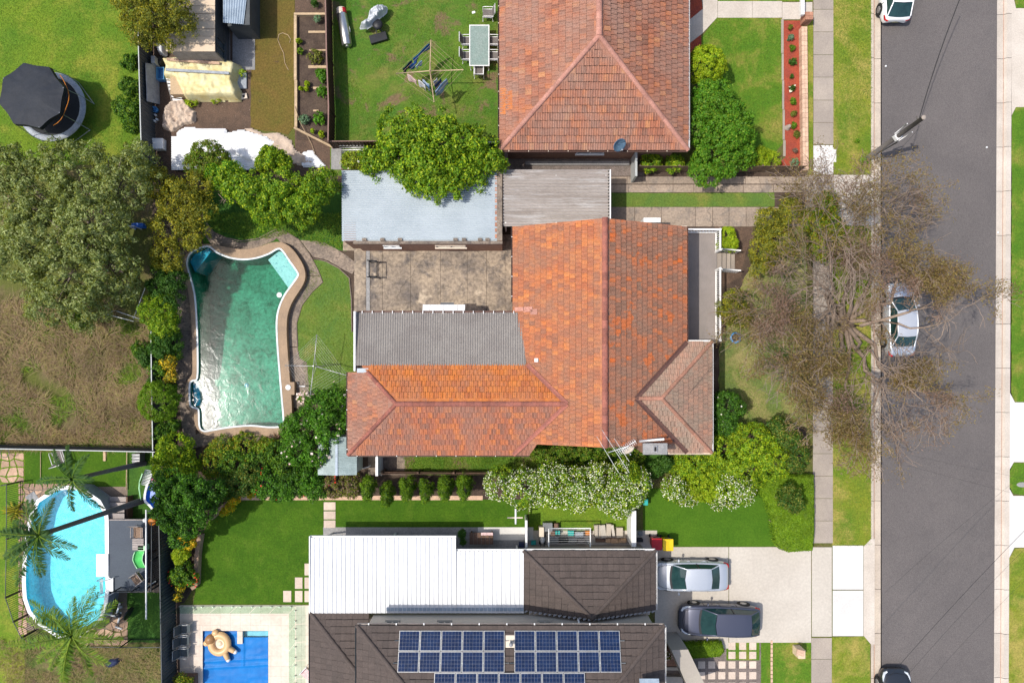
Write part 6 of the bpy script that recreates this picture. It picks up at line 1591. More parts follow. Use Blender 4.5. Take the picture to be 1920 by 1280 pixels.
# white sheeting over stacked corrugated iron
ws_ = thing('sheeting_pile', 'long pile of stacked iron under bright white sheeting', 'pile', W(420,280))
a, b = W(320,255,.3), W(500,318,.3); mb = MB(); corrugated(mb, (a.x,a.y,.22),(a.x,b.y,.22),(b.x,a.y,.22),(b.x,b.y,.22), 15, .02); mb.build('iron_sheets', 'tarp_white', ws_)
mb = MB(); heap(mb, [(335,248),(350,240),(380,243),(425,244),(427,262),(380,268),(333,262)], .2, .12, 9, 40, .06, .15); clean(mb.build('white_sheet', 'tarp_white', ws_))
mb = MB(); heap(mb, [(425,252),(455,245),(500,258),(515,268),(498,285),(470,305),(440,290),(424,268)], .2, .12, 10, 40, .06, .15); clean(mb.build('white_sheet', 'tarp_white', ws_))
mb = MB(); heap(mb, [(455,242),(470,240),(495,250),(520,248),(545,262),(552,280),(575,292),(590,305),(560,310),(530,300),(505,270),(480,255)], .03, .15, 13, 44, .10, .12); tag(clean(mb.build('plastic_sheet', 'cloth_beige')), 'dirty pale plastic sheet trailing below the dead grass', 'plastic sheet')
mb = MB(); heap(mb, [(555,300),(570,285),(585,282),(600,300),(610,312),(570,314)], .03, .1, 14, 24, .07, .1); tag(clean(mb.build('plastic_sheet', 'tarp_white')), 'small torn white sheet right of the long white pile', 'plastic sheet')
# vegetable bed
vb = thing('vegetable_bed', 'dark soil vegetable bed edged with timber boards', 'garden bed', W(584,145))
mb = MB(); mb.prism([tuple(W2(x,y)) for x,y in rect(556,27,613,263)], 0, .03); mb.build('bed_soil', 'soil_dark', vb)
for (x0,y0,x1,y1) in ((551,24,612,28),(551,29,556,150),(552,150.5,557,238),):
    mb = MB(); mb.bpx(x0,y0,x1,y1,0,.25); mb.build('edge_board', 'timber_pale', vb)
mb = MB(); p, q = W(551,239,.2), W(624,276,.2); d = q-p; c = (p+q)/2; mb.rbox((c.x,c.y,0), d.length,.12,.2, math.atan2(d.y,d.x)); mb.build('edge_board', 'timber_pale', vb)
for (x0,y0,x1,y1) in ((578,58,611,62),(580,93,612,95.5),(578,123,613,128),(587,163,613,167.5),(587,206,597,209)):
    mb = MB(); mb.bpx(x0,y0,x1,y1,.02,.09); mb.build('cross_board', 'timber_pale', vb)
mb = MB(); mb.tube([W(x,y,.04) for x,y in ((521,75),(523,65),(530,62),(540,66),(545,74))]+[W(x,y,.04) for x,y in ((543,80),)],.018,5); mb.tube([W(x,y,.04) for x,y in ((521,75),(526,88),(532,100),(534,118),(541,132))],.018,5); tag(mb.build('garden_hose', 'timber_pale'), 'thin yellow garden hose on the dead grass', 'hose')
mb = MB(); mb.tube([W(553,200,.3),W(562,228,.3),W(584,270,.1),W(596,305,.05)],.015,5); tag(mb.build('garden_hose', 'timber_pale'), 'yellow string hose running over the lower end of the vegetable bed', 'hose')
pk = thing('pipe_rack', 'stack of pale metal frames leaning below the brown fence', 'frames', W(660,280))
for i in range(5):
    mb = MB(); mb.tube([W(634+i*1.4,269+i*4.2,.5),W(683,268+i*4.2,.5)],.04,6); mb.build('metal_bar', 'white_paint' if i % 2 else 'zinc_metal', pk)
for x in (640,680):
    mb = MB(); mb.tube([W(x,266,.05),W(x+3,290,.45)],.03,6); mb.build('rack_leg', 'iron_grey', pk)
mb = MB(); mb.bpx(621,270,640,318,0,.04); tag(mb.build('concrete_pad', 'concrete_grey'), 'small concrete pad at the end of the brown fence', 'concrete')
# side passage of the upper house
for (x0,y0,x1,y1,mat,lab) in ((1030,288,1160,293,'timber_pale','long pale plank under the eave of the upper red roof'),(985,302,1180,309,'concrete_grey','grey rubble strip in the side passage below the red roof')):
    mb = MB(); mb.bpx(x0,y0,x1,y1,.02,.2); tag(mb.build('plank', mat), lab, 'plank')
mb = MB(); mb.bpx(1191,284,1195,330,0,1.5); tag(mb.build('side_gate', 'fence_cap'), 'thin pale gate post closing the side passage', 'gate')
# satellite dishes and aerials
def dish(label, px, py, zmount, r, mat, base, face):
    t = thing('satellite_dish', label, 'satellite dish', base); f = Vector(face).normalized(); c = Vector(W(px,py,zmount))
    Q = f.to_track_quat('Z','Y').to_matrix(); mb = MB()
    mb.grid(lambda u,v: c+Q @ Vector((r*v*math.cos(u*2*math.pi), r*1.1*v*math.sin(u*2*math.pi), .12*v*v)), 24, 5); ob = mb.build('reflector', mat, t); so = ob.modifiers.new('t','SOLIDIFY'); so.thickness = .02
    mb = MB(); mb.tube([c+Q @ Vector((0,-r*1.05,.12)), c+Q @ Vector((0,-.1,r*1.1))],.018,6); mb.build('feed_arm', 'zinc_metal', t)
    mb = MB(); mb.sphere(c+Q @ Vector((0,-.1,r*1.1)),.05,8,6); mb.build('feed_horn', 'pad_grey', t)
    mb = MB(); mb.tube([base, c-f*.05],.025,6); mb.build('mount', 'zinc_metal', t)
p = W(1160,275,3.2); dish('blue grey satellite dish on the lower eave of the upper red roof', 1160, 270, 3.75, .38, 'dish_blue', (p.x,nyb+.25,EV+.2), (.35,-.75,.55))
p = W(1175,838,3.2); dish('cream satellite dish at the lower gable of the middle house', 1176, 839, 3.9, .36, 'cream_paint', (p.x,yb+.1,3.6), (.3,-.7,.65))
def aerial(label, base, a, b, n, ln, z):
    t = thing('tv_aerial', label, 'aerial', base); p, q = Vector(a), Vector(b); d = (q-p).normalized(); e = Vector((-d.y,d.x,0))
    mb = MB(); mb.tube([p,q],.018,5); mb.build('boom', 'white_paint', t); mb = MB(); m = (p+q)/2; mb.tube([base,(m.x,m.y,m.z)],.025,6); mb.build('mast', 'white_paint', t)
    for i in range(n):
        c = p.lerp(q,(i+.5)/n); l_ = ln*(1-.3*i/n); mb = MB(); mb.tube([c-e*l_,c+e*l_],.012,5); mb.build('element', 'white_paint', t)
aerial('small white comb shaped aerial on the chimney side of the gable', (W(1170,836,4).x,yb+.05,3.0), W(1158,848,4.9), W(1192,826,4.9), 11, .2, 4.9)
t = thing('tv_aerial', 'large white tv aerial of long rods leaning over the gable end', 'aerial', (W(1150,838,4).x,yb+.03,3.2))
mb = MB(); p, q = W(1128,812,5.3), W(1160,850,5.3); 
for (a, b) in (((1119,818),(1160,886)),((1129,806),(1180,886)),((1152,822),(1180,865))):
    mb = MB(); mb.tube([W(*a,5.3),W(*b,5.3)],.010,5); mb.build('rod', 'white_paint', t)
mb = MB(); mb.tube([W(1140,848,5.25),W(1178,836,5.25)],.02,5); mb.build('boom', 'white_paint', t); mb = MB(); mb.tube([(W(1150,838,4).x,yb+.03,3.2),W(1157,843,5.25)],.025,6); mb.build('mast', 'white_paint', t)

# ================================================================ middle lot odds and ends
fr = thing('metal_trolley', 'black metal frame trolley standing on the patio', 'frame', at(698,503,.8))
for a, b in (((688,488),(707,489)),((688,519),(708,520)),((692,489),(692,519)),((707,491),(707,519)),((692,490),(707,490)),((692,518),(707,518))):
    mb = MB(); mb.tube([W(*a,.8),W(*b,.8)],.03,6); mb.build('bar', 'iron_black', fr)
for x,y in ((692,489),(692,519),(707,490),(707,519)):
    mb = MB(); p = W(x,y,.8); mb.tube([(p.x,p.y,0.03),p],.025,6); mb.build('leg', 'iron_black', fr)
tyre = thing('blue_planter', 'round blue planter tub on the front lawn', 'planter', W(1379,633)); c = W(1379,633,.25)
mb = MB(); mb.lathe((c.x,c.y,0), [(.0,.01),(.24,.02),(.31,.28),(.25,.28),(.22,.2),(0,.19)],22); mb.build('tub', 'dish_blue', tyre)
mb = MB(); mb.lathe((c.x,c.y,.28), [(.33,-.02),(.34,.01),(.24,.015)],22); mb.build('rim', 'plastic_sky', tyre)
mb = MB(); mb.lathe((c.x,c.y,.2), [(0,.02),(.22,.01)],16); mb.build('potting_soil', 'soil_dark', tyre)
gt = thing('lattice_gate', 'white lattice gate beside the small shed', 'gate', W(710,870))
mb = MB(); mb.bpx(704,856,708.5,892,0,1.6); mb.build('post', 'white_paint', gt)
mb = MB()
for i in range(9): mb.tube([W(709,858+i*3.6,1.5),W(716,862+i*3.6,.4)],.02,4)
tag(mb.build('lattice', 'white_paint', gt), kind='stuff')
flat('side_paving', rect(690,850,760,890), .016, 'concrete_pool', 'shaded concrete beside the small garden shed', 'paving')
mb = MB(); mb.tube([W(673,872,.06),W(680,878,.06),W(690,875,.06),W(695,872,.06)],.035,6); tag(mb.build('loose_pipe', 'plastic_white'), 'bent white pipe lying between shed and gate', 'pipe')
# goal frame in the dry yard
gl = thing('metal_goal_frame', 'thin pale metal goal frame at the edge of the dry yard', 'frame', W(245,590))
for a, b, z0, z1 in (((196,588),(250,602),.9,.9),((250,598),(272,540),.9,.9),((216,582),(268,600),.05,.05),((196,588),(216,582),.9,.05),((250,602),(268,600),.9,.05)):
    mb = MB(); mb.tube([W(*a,z0),W(*b,z1)],.022,6); mb.build('tube', 'white_paint', gl)
tp = thing('timber_posts', 'two pale metal bars under the olive tree', 'bars', W(225,410))
for a,b in (((199,402),(223,404)),((236,424),(252,424))):
    mb = MB(); mb.tube([W(*a,.9),W(*b,.9)],.03,6); mb.build('bar', 'white_paint', tp)
for x,y in ((201,402),(221,404),(238,424),(250,424)):
    p = W(x,y,.9); mb = MB(); mb.tube([p,(p.x,p.y,0)],.025,6); mb.build('leg', 'white_paint', tp)
mb = MB(); mb.bpx(246,418,268,426,0,.4); tag(mb.build('storage_tub', 'plastic_blue', bevel=.02), 'blue tub in the shade under the olive tree', 'tub')

# ================================================================ lower lots
def bin_(label, px, py, mat, lid):
    t = thing('wheelie_bin', label, 'bin', at(px,py,1.05)); c = at(px,py,1.0)
    mb = MB(); w0,w1 = .22,.28
    vs = [(c.x-w0,c.y-w0,.05),(c.x+w0,c.y-w0,.05),(c.x+w0,c.y+w0,.05),(c.x-w0,c.y+w0,.05),(c.x-w1,c.y-w1-.03,1.0),(c.x+w1,c.y-w1-.03,1.0),(c.x+w1,c.y+w1+.03,1.0),(c.x-w1,c.y+w1+.03,1.0)]
    mb.add(vs, [(3,2,1,0),(4,5,6,7),(0,1,5,4),(1,2,6,5),(2,3,7,6),(3,0,4,7)]); mb.build('body', mat, t, bevel=.03)
    mb = MB(); mb.box(c.x-.31,c.x+.31,c.y-.36,c.y+.34,1.005,1.06); mb.build('lid', lid, t, bevel=.05)
    mb = MB(); mb.tube([(c.x-.2,c.y+.38,.98),(c.x+.2,c.y+.38,.98)],.025,8); mb.build('handle', 'plastic_black', t)
    for s_ in (-1,1):
        mb = MB(); mb.tube([(c.x+s_*.2,c.y+.26,.1),(c.x+s_*.27,c.y+.26,.1)],.1,12); mb.build('wheel', 'rubber', t)
bin_('wheelie bin with a dark red lid beside the garage roof', 1231.5, 1019, 'plastic_red', 'plastic_red'); bin_('wheelie bin with a bright yellow lid beside the red bin', 1252.5, 1020.5, 'plastic_yellow', 'plastic_yellow')
# clutter in the side court
def box_thing(name, label, cat, x0,y0,x1,y1,h,mat,rot=0,bev=.015,z0=.02):
    a, b = W(x0,y0,h), W(x1,y1,h); mb = MB(); mb.rbox(((a.x+b.x)/2,(a.y+b.y)/2,z0), abs(b.x-a.x), abs(a.y-b.y), h-z0, rot); return tag(mb.build(name, mat, bevel=bev), label, cat)
for x0,y0,x1,y1,h,mat,lab in ((1136,1010,1145,1017,.3,'cardboard','small cardboard box left of the row of three'),(1145.5,1010,1160,1018,.32,'cardboard','middle cardboard box of the row beside the white wall'),(1161,1010,1175,1017,.3,'cardboard','right cardboard box of the row nearest the white wall'),(1117,1010,1134,1016,.2,'timber_dark','low brown box behind the pale boards')):
    box_thing('cardboard_box', lab, 'box', x0,y0,x1,y1,h,mat)
for i,(x0,y0,x1,y1,r,lab) in enumerate(((1115,984,1126,1007,.06,'left leaning pale board of the stack by the clothes line'),(1126,984,1136,1008,.12,'second leaning pale board by the clothes line'),(1137,982,1146,1007,-.03,'third leaning pale board by the clothes line'),(1147,984,1152,1005,.15,'narrow leaning pale board by the clothes line'),(1156,989,1168,1008,0,'short pale board above the cardboard boxes'))):
    box_thing('pale_board', lab, 'board', x0,y0,x1,y1,.35,'concrete_drive' if i % 2 else 'wall_beige', r, .01)
for x0,y0,x1,y1,h,mat,lab in ((1018,980,1036,996,.5,'plastic_grey','dark grey storage box at the top of the side court'),(1039,981,1048,991,.3,'timber_dark','brown terracotta tray beside the dark storage box'),(1033,995,1041,1004,.45,'timber_dark','brown tub under the left end of the clothes line'),(1041,995,1050,1002,.4,'plastic_teal','teal tub under the clothes line'),(1065,995,1076,1004,.4,'plastic_teal','second teal tub under the middle of the clothes line'),(1078,997,1094,1008,.35,'pad_grey','grey blue chest under the clothes line'),(1098,995,1107,1003,.4,'plastic_orange','orange tub under the right end of the clothes line'),(1030,1005,1047,1017,.3,'plastic_grey','low grey crate under the clothes line front'),(1047.5,1007,1065,1017,.32,'plastic_black','low black crate under the clothes line front'),(1066,1008,1081,1017,.28,'concrete_grey','pale grey crate under the clothes line front'),(1083,1010,1097,1019,.3,'timber_grey','weathered crate at the right of the clothes line front'),(1011,988,1020,1006,.6,'cream_paint','cream box at the left end of the side court')):
    box_thing('storage_tub', lab, 'tub', x0,y0,x1,y1,h,mat)
mw = thing('lawn_mower', 'white and grey lawn mower left of the folding clothes line', 'mower', at(1017,1013,.3)); c = at(1017,1012,.3)
mb = MB(); mb.sphere((c.x,c.y,.22),.2,12,8,sc=(.75,1.25,.8)); mb.build('housing', 'plastic_white', mw); mb = MB(); mb.tube([(c.x-.1,c.y-.15,.2),(c.x-.1,c.y-.55,.7),(c.x+.1,c.y-.55,.7),(c.x+.1,c.y-.15,.2)],.02,6); mb.build('handle', 'plastic_black', mw)
for sx_,sy_ in ((-.16,.2),(.16,.2),(-.16,-.2),(.16,-.2)):
    mb = MB(); mb.tube([(c.x+sx_-.03,c.y+sy_,.1),(c.x+sx_+.03,c.y+sy_,.1)],.1,12); mb.build('wheel', 'rubber', mw)
box_thing('plastic_basket','small green basket at the edge of the garage roof','basket',996,1014,1005,1021,.3,'plastic_teal'); box_thing('plastic_basket','tiny turquoise box under the flowering hedge end','box',1207,935,1215,947,.6,'plastic_teal')
box_thing('flower_pot','small purple pot at the corner of the garage roof','pot',973,1018,983,1026,.4,'cloth_navy'); box_thing('outdoor_unit','small black unit beside the white wall end','unit',1193,1010,1206,1016,.4,'plastic_black'); box_thing('outdoor_unit','small square black and white outlet beside the white wall','unit',1197,996,1205,1004,.2,'plastic_grey')
wt_ = MB(); p = W(1184,957,1.6); q = W(1193,1025,1.6); wt_.box(p.x,q.x,q.y,p.y,0,1.6); tag(wt_.build('screen_wall', 'white_paint', bevel=.02), 'white screen wall between side court and front lawn', 'wall')
wt_ = MB(); p = W(985,975,1.6); q = W(989,1026,1.6); wt_.box(p.x,q.x,q.y,p.y,0,1.6); tag(wt_.build('screen_wall', 'white_paint', bevel=.02), 'white screen wall between timber table and side court', 'wall')
cr = thing('white_cross_post', 'white T shaped washing line post on the dark lawn', 'post', at(967,970,1.8))
mb = MB(); p = W(967,953,1.8); q = W(967,982,1.8); mb.tube([p,q],.055,6); mb.build('crossbar', 'white_paint', cr); mb = MB(); mb.tube([W(951,970,1.8),W(980,970,1.8)],.04,6); mb.build('crossbar', 'cream_paint', cr); mb = MB(); m_ = (p+q)/2; mb.tube([(m_.x,m_.y,0),m_],.05,8); mb.build('post', 'white_paint', cr)
tt = thing('timber_table', 'brown slatted timber table on the white patio', 'table', at(905,1008,.7)); a, b = W(880,998,.72), W(925,1020,.72)
for i in range(6):
    x0 = a.x+(b.x-a.x)*i/6; mb = MB(); mb.box(x0+.01,x0+(b.x-a.x)/6-.01,b.y,a.y,.68,.72); mb.build('slat', 'timber_dark', tt)
for x in (a.x+.1,b.x-.1):
    for y in (a.y-.1,b.y+.1):
        mb = MB(); mb.box(x-.04,x+.04,y-.04,y+.04,.02,.679); mb.build('leg', 'timber_dark', tt)
mb = MB(); a, b = W(902,998,.75), W(924,1003,.75); mb.grid(lambda u,v: (a.x+(b.x-a.x)*u, a.y+(b.y-a.y)*v, .735+.012*math.sin(u*19)), 14, 4); tag(mb.build('red_cloth', 'cloth_pink'), 'folded pinkish red cloth on the timber table', 'cloth')
# letterbox
lb = thing('letterbox', 'pale rendered letterbox pillar on the small front lawn', 'letterbox', at(1503,1225,.9)); c = at(1503,1226,.8)
mb = MB(); mb.rbox((c.x,c.y,0),.42,.5,.85,.0); mb.build('pillar', 'letter_brick', lb, bevel=.02); mb = MB(); mb.rbox((c.x-.12,c.y+.14,.85),.44,.34,.1,-.25); mb.build('cap', 'brick_pale', lb); mb = MB(); mb.box(c.x+.21,c.x+.225,c.y-.12,c.y+.12,.6,.68); mb.build('slot', 'dark_void', lb)
# loungers by the travertine terrace
for (x,y,lab) in ((347,1200,'upper dark blue sun chair on the terrace beside the tall fence'),(346,1222,'lower dark blue sun chair on the terrace beside the tall fence'),(349,1178,'top grey chair in the shade beside the tall fence')):
    chair(lab, at(x,y,.4), -math.pi/2, 'zinc_metal', 'fence_blue', 'sun chairs beside the fence', .58, .5, 'sun_chair')
chair('pale pink lounge chair cut by the dark roof edge near the pool', at(577,1262,.4), 2.4, 'plastic_white', 'cloth_pink', None, .7,.6,'lounge_chair')
mb = MB(); c = W(343,1278); mb.bpx(322,1266,366,1300,0,.4); tag(mb.build('planter_box', 'timber_dark'), 'square planter at the bottom left of the terrace', 'planter')

# ================================================================ pool deck
dk = thing('pool_deck', 'charcoal decked platform at the right side of the cyan pool', 'deck', W(240,1040))
DZ = 1.22; a, b = W(203.5,975,DZ), W(276,1107,DZ); mb = MB(); mb.box(a.x,b.x,b.y,a.y,DZ-.08,DZ); mb.build('deck_surface', 'deck_felt', dk) if False else None
M('deck_felt', (.075,.09,.11), (.068,.08,.10), s=1, fine=.15, fs=30)
mb.build('deck_surface', 'deck_felt', dk)
for x in (a.x+.1,b.x-.1):
    for y in (a.y-.1,(a.y+b.y)/2,b.y+.1):
        mb = MB(); mb.box(x-.05,x+.05,y-.05,y+.05,0,DZ-.081); mb.build('post', 'timber_dark', dk)
mb = MB(); mb.box(a.x,b.x,a.y,a.y+.05,DZ-.2,DZ-.01); mb.build('fascia', 'timber_grey', dk)
sp = thing('deck_steps', 'weathered timber steps at the top of the pool deck', 'steps', W(218,955))
for i,(y0,y1) in enumerate(((931,941),(942,951),(952,960),(962,972))):
    mb = MB(); z = .35+i*.22; mb.bpx(205,y0,236 if i < 2 else 233,y1,z-.05,z); mb.build('tread', 'timber_grey', sp)
for x in (236.5,):
    mb = MB(); mb.bpx(236,931,239,972,0,.6); mb.build('stringer', 'timber_dark', sp)
mb = MB(); mb.tube([W(274,955,2.3),W(274,1160,2.3)],.045,8); pol = mb.build('long_pole', 'white_paint'); tag(pol, 'long white pole along the right of the pool deck', 'pole')
for y in (960,1100):
    mb = MB(); p = W(274,y,2.28); mb.tube([(p.x,p.y,DZ if y > 975 else 0),p],.03,6); mb.build('pole_support', 'white_paint', pol)
def wchair(label, px, py, rz):
    t = chair(label, at(px,py,DZ+.4)+Vector((0,0,DZ)), rz, 'timber_grey', 'wicker', None, .6,.6,'deck_chair'); return t
wchair('brown slatted chair at the top of the pool deck', 259, 998, math.pi)
wchair('brown canvas chair turned askew at the bottom of the pool deck', 258, 1084, 2.2)
t = thing('deck_table', 'small grey slatted table on the pool deck', 'table', at(258,1019,DZ+.5)+Vector((0,0,DZ))); a, b = W(248,1009,DZ+.5), W(269,1031,DZ+.5)
for i in range(5):
    y0 = b.y+(a.y-b.y)*i/5; mb = MB(); mb.box(a.x,b.x,y0+.008,y0+(a.y-b.y)/5-.008,DZ+.46,DZ+.5); mb.build('slat', 'timber_grey', t)
for x in (a.x+.06,b.x-.06):
    for y in (a.y-.06,b.y+.06):
        mb = MB(); mb.box(x-.025,x+.025,y-.025,y+.025,DZ,DZ+.459); mb.build('leg', 'timber_grey', t)
sl = thing('toddler_slide', 'small green and mint toddler slide on the pool deck', 'slide', at(263,1047,DZ+.3)+Vector((0,0,DZ)))
mb = MB(); ps = [W(x,y,DZ+z) for x,y,z in ((264,1033,.55),(261,1040,.45),(260,1048,.3),(263,1056,.15),(268,1064,.04))]
def slf(u,v):
    k = u*(len(ps)-1); i = min(int(k),len(ps)-2); p = ps[i].lerp(ps[i+1],k-i); return p+Vector((.26*(v-.5)*2,0,.10*(abs(v-.5)*2)**3))
mb.grid(slf, 20, 8); ob = mb.build('chute', 'plastic_green', sl); so = ob.modifiers.new('t','SOLIDIFY'); so.thickness = .03
for s_ in (-1,1):
    mb = MB(); mb.tube([p+Vector((s_*.27,0,.12)) for p in ps],.03,6); mb.build('side_rim', 'plastic_mint', sl)
mb = MB(); p = ps[0]; mb.box(p.x-.2,p.x+.2,p.y,p.y+.3,DZ,DZ+.5); mb.build('platform', 'plastic_mint', sl)
mb = MB(); c = W(284,978,1.3); mb.lathe((c.x,c.y,.02), [(0,0),(.2,0),(.24,1.2),(.2,1.28),(0,1.25)],16); tag(mb.build('garden_bin', 'plastic_orange'), 'orange round tub behind the pool deck corner', 'tub')
mb = MB(); c = W(272,975,1.9); mb.sphere((c.x,c.y,1.9),.13,10,8); mb.tube([(c.x,c.y,0),(c.x,c.y,1.8)],.03,6); tag(mb.build('shower_head', 'plastic_white'), 'pale shower post at the top corner of the pool deck', 'shower')
# blue play boat, striped mat, green hoop
bt = thing('play_boat', 'blue plastic boat shaped play tray with a white rim by the hedge', 'play tray', at(281,930,1.2))
BP = [(276,904),(284,902),(294,908),(297,930),(296,950),(292,959),(286,957),(278,948),(270,940),(269,930),(271,918)]
o_l = [tuple(W2(x,y,1.2)) for x,y in smooth_loop(BP,3)]; i_l = offset_loop(o_l,-.12); b_l = offset_loop(o_l,-.25)
mb = MB(); ring_strip(mb,o_l,i_l,1.2,1.18); ring_strip(mb,o_l,o_l,1.2,1.02); ob = mb.build('rim', 'plastic_white', bt); up_fix(ob)
mb = MB(); ring_strip(mb,i_l,b_l,1.18,.95); mb.prism(b_l,.90,.95); ob = mb.build('tray', 'plastic_blue', bt); up_fix(ob)
for x,y in ((278,915),(290,945),(290,912)):
    p = W(x,y,.95); mb = MB(); mb.tube([(p.x,p.y,0),(p.x,p.y,.92)],.04,6); mb.build('leg', 'plastic_sky', bt)
sm = thing('striped_screen', 'black and white striped slatted screen above the blue play tray', 'screen', at(272,893,1.4))
for i in range(11):
    a = W(270-i*.2+6*(1-i/11)+ -4, 880+i*2.7, 1.4); q = W(286-i*.9+2, 883.5+i*2.7, 1.3); mb = MB(); mb.tube([a,q],.028,5); mb.build('slat', 'white_paint' if i % 1 == 0 else 'plastic_black', sm)
for x0,y0,x1,y1 in ((273,880,262,905),(287,884,279,911)):
    mb = MB(); mb.tube([W(x0,y0,1.3),W(x1,y1,1.3)],.03,6); mb.build('rail', 'plastic_black', sm)
for x,y in ((266,903),(282,906)):
    p = W(x,y,1.3); mb = MB(); mb.tube([(p.x,p.y,0),p],.03,6); mb.build('post', 'plastic_black', sm)
mb = MB(); mb.tube([W(x,y,z) for x,y,z in ((267,888,.9),(262,903,1.2),(261,915,1.3),(263,928,1.2),(265,938,.4),(265,938,.02))],.04,8); tag(mb.build('play_hoop', 'plastic_mint'), 'mint green bent pole beside the blue play tray', 'pole')
mb = MB(); mb.bpx(281,896,293,902,.6,1.1); tag(mb.build('pink_stool', 'plastic_pink', bevel=.05), 'pink plastic stool at the top of the blue play tray', 'stool')
# exercise machine
ex = thing('exercise_bike', 'white and black exercise bike on the small lawn below the deck', 'exercise bike', at(230,1150,.6)); c = at(228,1150,.6)
mb = MB(); mb.tube([(c.x+.25,c.y-.05,.4),(c.x+.31,c.y-.08,.4)],.42,20); mb.build('flywheel', 'plastic_black', ex)
for a_, b_ in (((-.9,.15,.9),(-.25,-.1,.75)),((-.25,-.1,.75),(.1,.75,.95)),((-.5,-.7,.1),(.0,.1,.7)),((-.7,-.95,.06),(-.3,-1.1,.06))):
    mb = MB(); mb.tube([c+Vector(a_),c+Vector(b_)],.055,8); mb.build('frame_tube', 'plastic_white', ex)
mb = MB(); mb.sphere(c+Vector((-.05,.0,.85)),.2,10,6,sc=(1,.7,.4)); mb.build('saddle', 'plastic_black', ex)
mb = MB(); mb.sphere(c+Vector((.15,.55,1.0)),.15,10,6,sc=(1,.6,.5)); mb.build('console', 'plastic_grey', ex)
mb = MB(); mb.tube([W(x,y,.9) for x,y in ((205,1112),(213,1103),(222,1101))],.09,8); tag(mb.build('foam_roll', 'plastic_black'), 'black foam roll at the corner of the pool deck', 'roll')
# odds and ends near the artificial lawn
chair('grey garden chair lying back on the artificial lawn', at(110,856,.4), .3, 'white_paint', 'sling', None, .7,.7,'lawn_chair')
t = thing('folded_chairs', 'stack of pale folded chairs against the grey fence', 'chairs', at(254,862,.5))
for i in range(4):
    mb = MB(); p, q = W(247,852+i*6,.7), W(262,852+i*6,.7); mb.tube([p,q],.03,6); mb.build('frame_bar', 'white_paint', t)
mb = MB(); mb.bpx(248,850,262,873,.02,.6); mb.build('folded_seat', 'plastic_grey', t)
box_thing('timber_offcut','short pale timber offcut standing by the grey fence','timber',193,846,198,864,.08,'timber_pale'); box_thing('storage_mat','dark grey mat beside the pool rim','mat',50,924,70,942,.04,'plastic_grey',.6)
mb = MB(); p = W(238,846,.12); q = W(237,918,.12); mb.tube([p,q],.035,6); tag(mb.build('edging_log', 'timber_pale'), 'thin pale timber edging right of the artificial lawn', 'edging')
mb = MB(); p = W(76,846,.05); q = W(76,905,.05); mb.tube([p,q],.02,6); tag(mb.build('turf_joint', 'timber_pale'), 'pale joint strip in the artificial lawn', 'edging')
mb = MB(); c = W(9,849,.5); mb.v = []; mb.grid(lambda u,v: (c.x+(.26+.02*math.cos(v*6.283))*math.cos(u*6.283), c.y+(.26+.02*math.cos(v*6.283))*math.sin(u*6.283), .5+.02*math.sin(v*6.283)), 20, 6); tag(mb.build('metal_ring', 'iron_grey'), 'grey metal ring in the shade at the left edge', 'ring')
mb = MB(); heap(mb, [(196,1243),(206,1236),(220,1234),(226,1238),(216,1248),(204,1252)], .02,.25,21,18,.08,.12); tag(clean(mb.build('dark_bag', 'cloth_navy')), 'dark purple bag dropped on the dry grass below the bar fence', 'bag')
rw_ = thing('retaining_wall', 'curved sandstone retaining wall around the flower bed', 'wall', W(370,1060))
rp = [(398,968),(388,985),(380,998)]; r2 = [(374,1002),(371,1020),(368,1045),(367,1075),(366,1098),(358,1103)]
for path in ([(434,938),(420,948),(405,961),(394,972)], r2):
    for (xa,ya),(xb_,yb_) in zip(path[:-1],path[1:]):
        p, q = W(xa,ya,.45), W(xb_,yb_,.45); d = q-p; c = (p+q)/2; mb = MB(); mb.rbox((c.x,c.y,0), d.length*.98,.24,.45, math.atan2(d.y,d.x)); mb.build('stone_block', 'flagstone', rw_)
# small white bits of litter on the road
for (x,y,lab) in ((1849,277,'small white paper cup on the road near the right kerb'),(1660,125,'tiny white scrap on the road near the white hatchback'),(1870,436,'small white lump at the right gutter')):
    c = W(x,y,ZR); mb = MB(); mb.sphere((c.x,c.y,ZR+.05),.06,8,6); tag(mb.build('litter', 'plastic_white'), lab, 'litter')
# ================================================================ vegetation
rs = np.random.RandomState(11)
def quads_object(name, V, mat, parent=None):
    """V: (N,4,3) leaf faces in world space"""
    N = len(V); o_ = org(parent) if parent is not None else Vector((float(V[...,0].mean()), float(V[...,1].mean()), float(V[...,2].min())))
    co = (V.reshape(-1,3)-np.array(o_)).astype(np.float32)
    me = bpy.data.meshes.new(name); me.vertices.add(N*4); me.loops.add(N*4); me.polygons.add(N)
    me.vertices.foreach_set('co', co.ravel()); me.loops.foreach_set('vertex_index', np.arange(N*4, dtype=np.int32))
    me.polygons.foreach_set('loop_start', np.arange(0,N*4,4,dtype=np.int32)); me.update(calc_edges=True)
    me.materials.append(MAT(mat)); ob = bpy.data.objects.new(name, me); COL.objects.link(ob)
    if parent is not None: ob.parent = parent
    else: ob.location = o_
    return ob
def leaf_faces(C, Nn, size, aspect=.5, jitter=.5, fold=.15):
    N = len(C); Nn = Nn + rs.normal(0,jitter,(N,3)); Nn /= np.linalg.norm(Nn,axis=1,keepdims=True)+1e-9
    A = rs.normal(0,1,(N,3)); T = A-(A*Nn).sum(1,keepdims=True)*Nn; T /= np.linalg.norm(T,axis=1,keepdims=True)+1e-9
    Bn = np.cross(Nn,T); s_ = (size*rs.uniform(.65,1.35,N))[:,None]
    dn = Nn*s_*fold
    return np.stack([C-T*s_*.5-dn, C+Bn*s_*aspect*.5, C+T*s_*.5-dn, C-Bn*s_*aspect*.5],1)
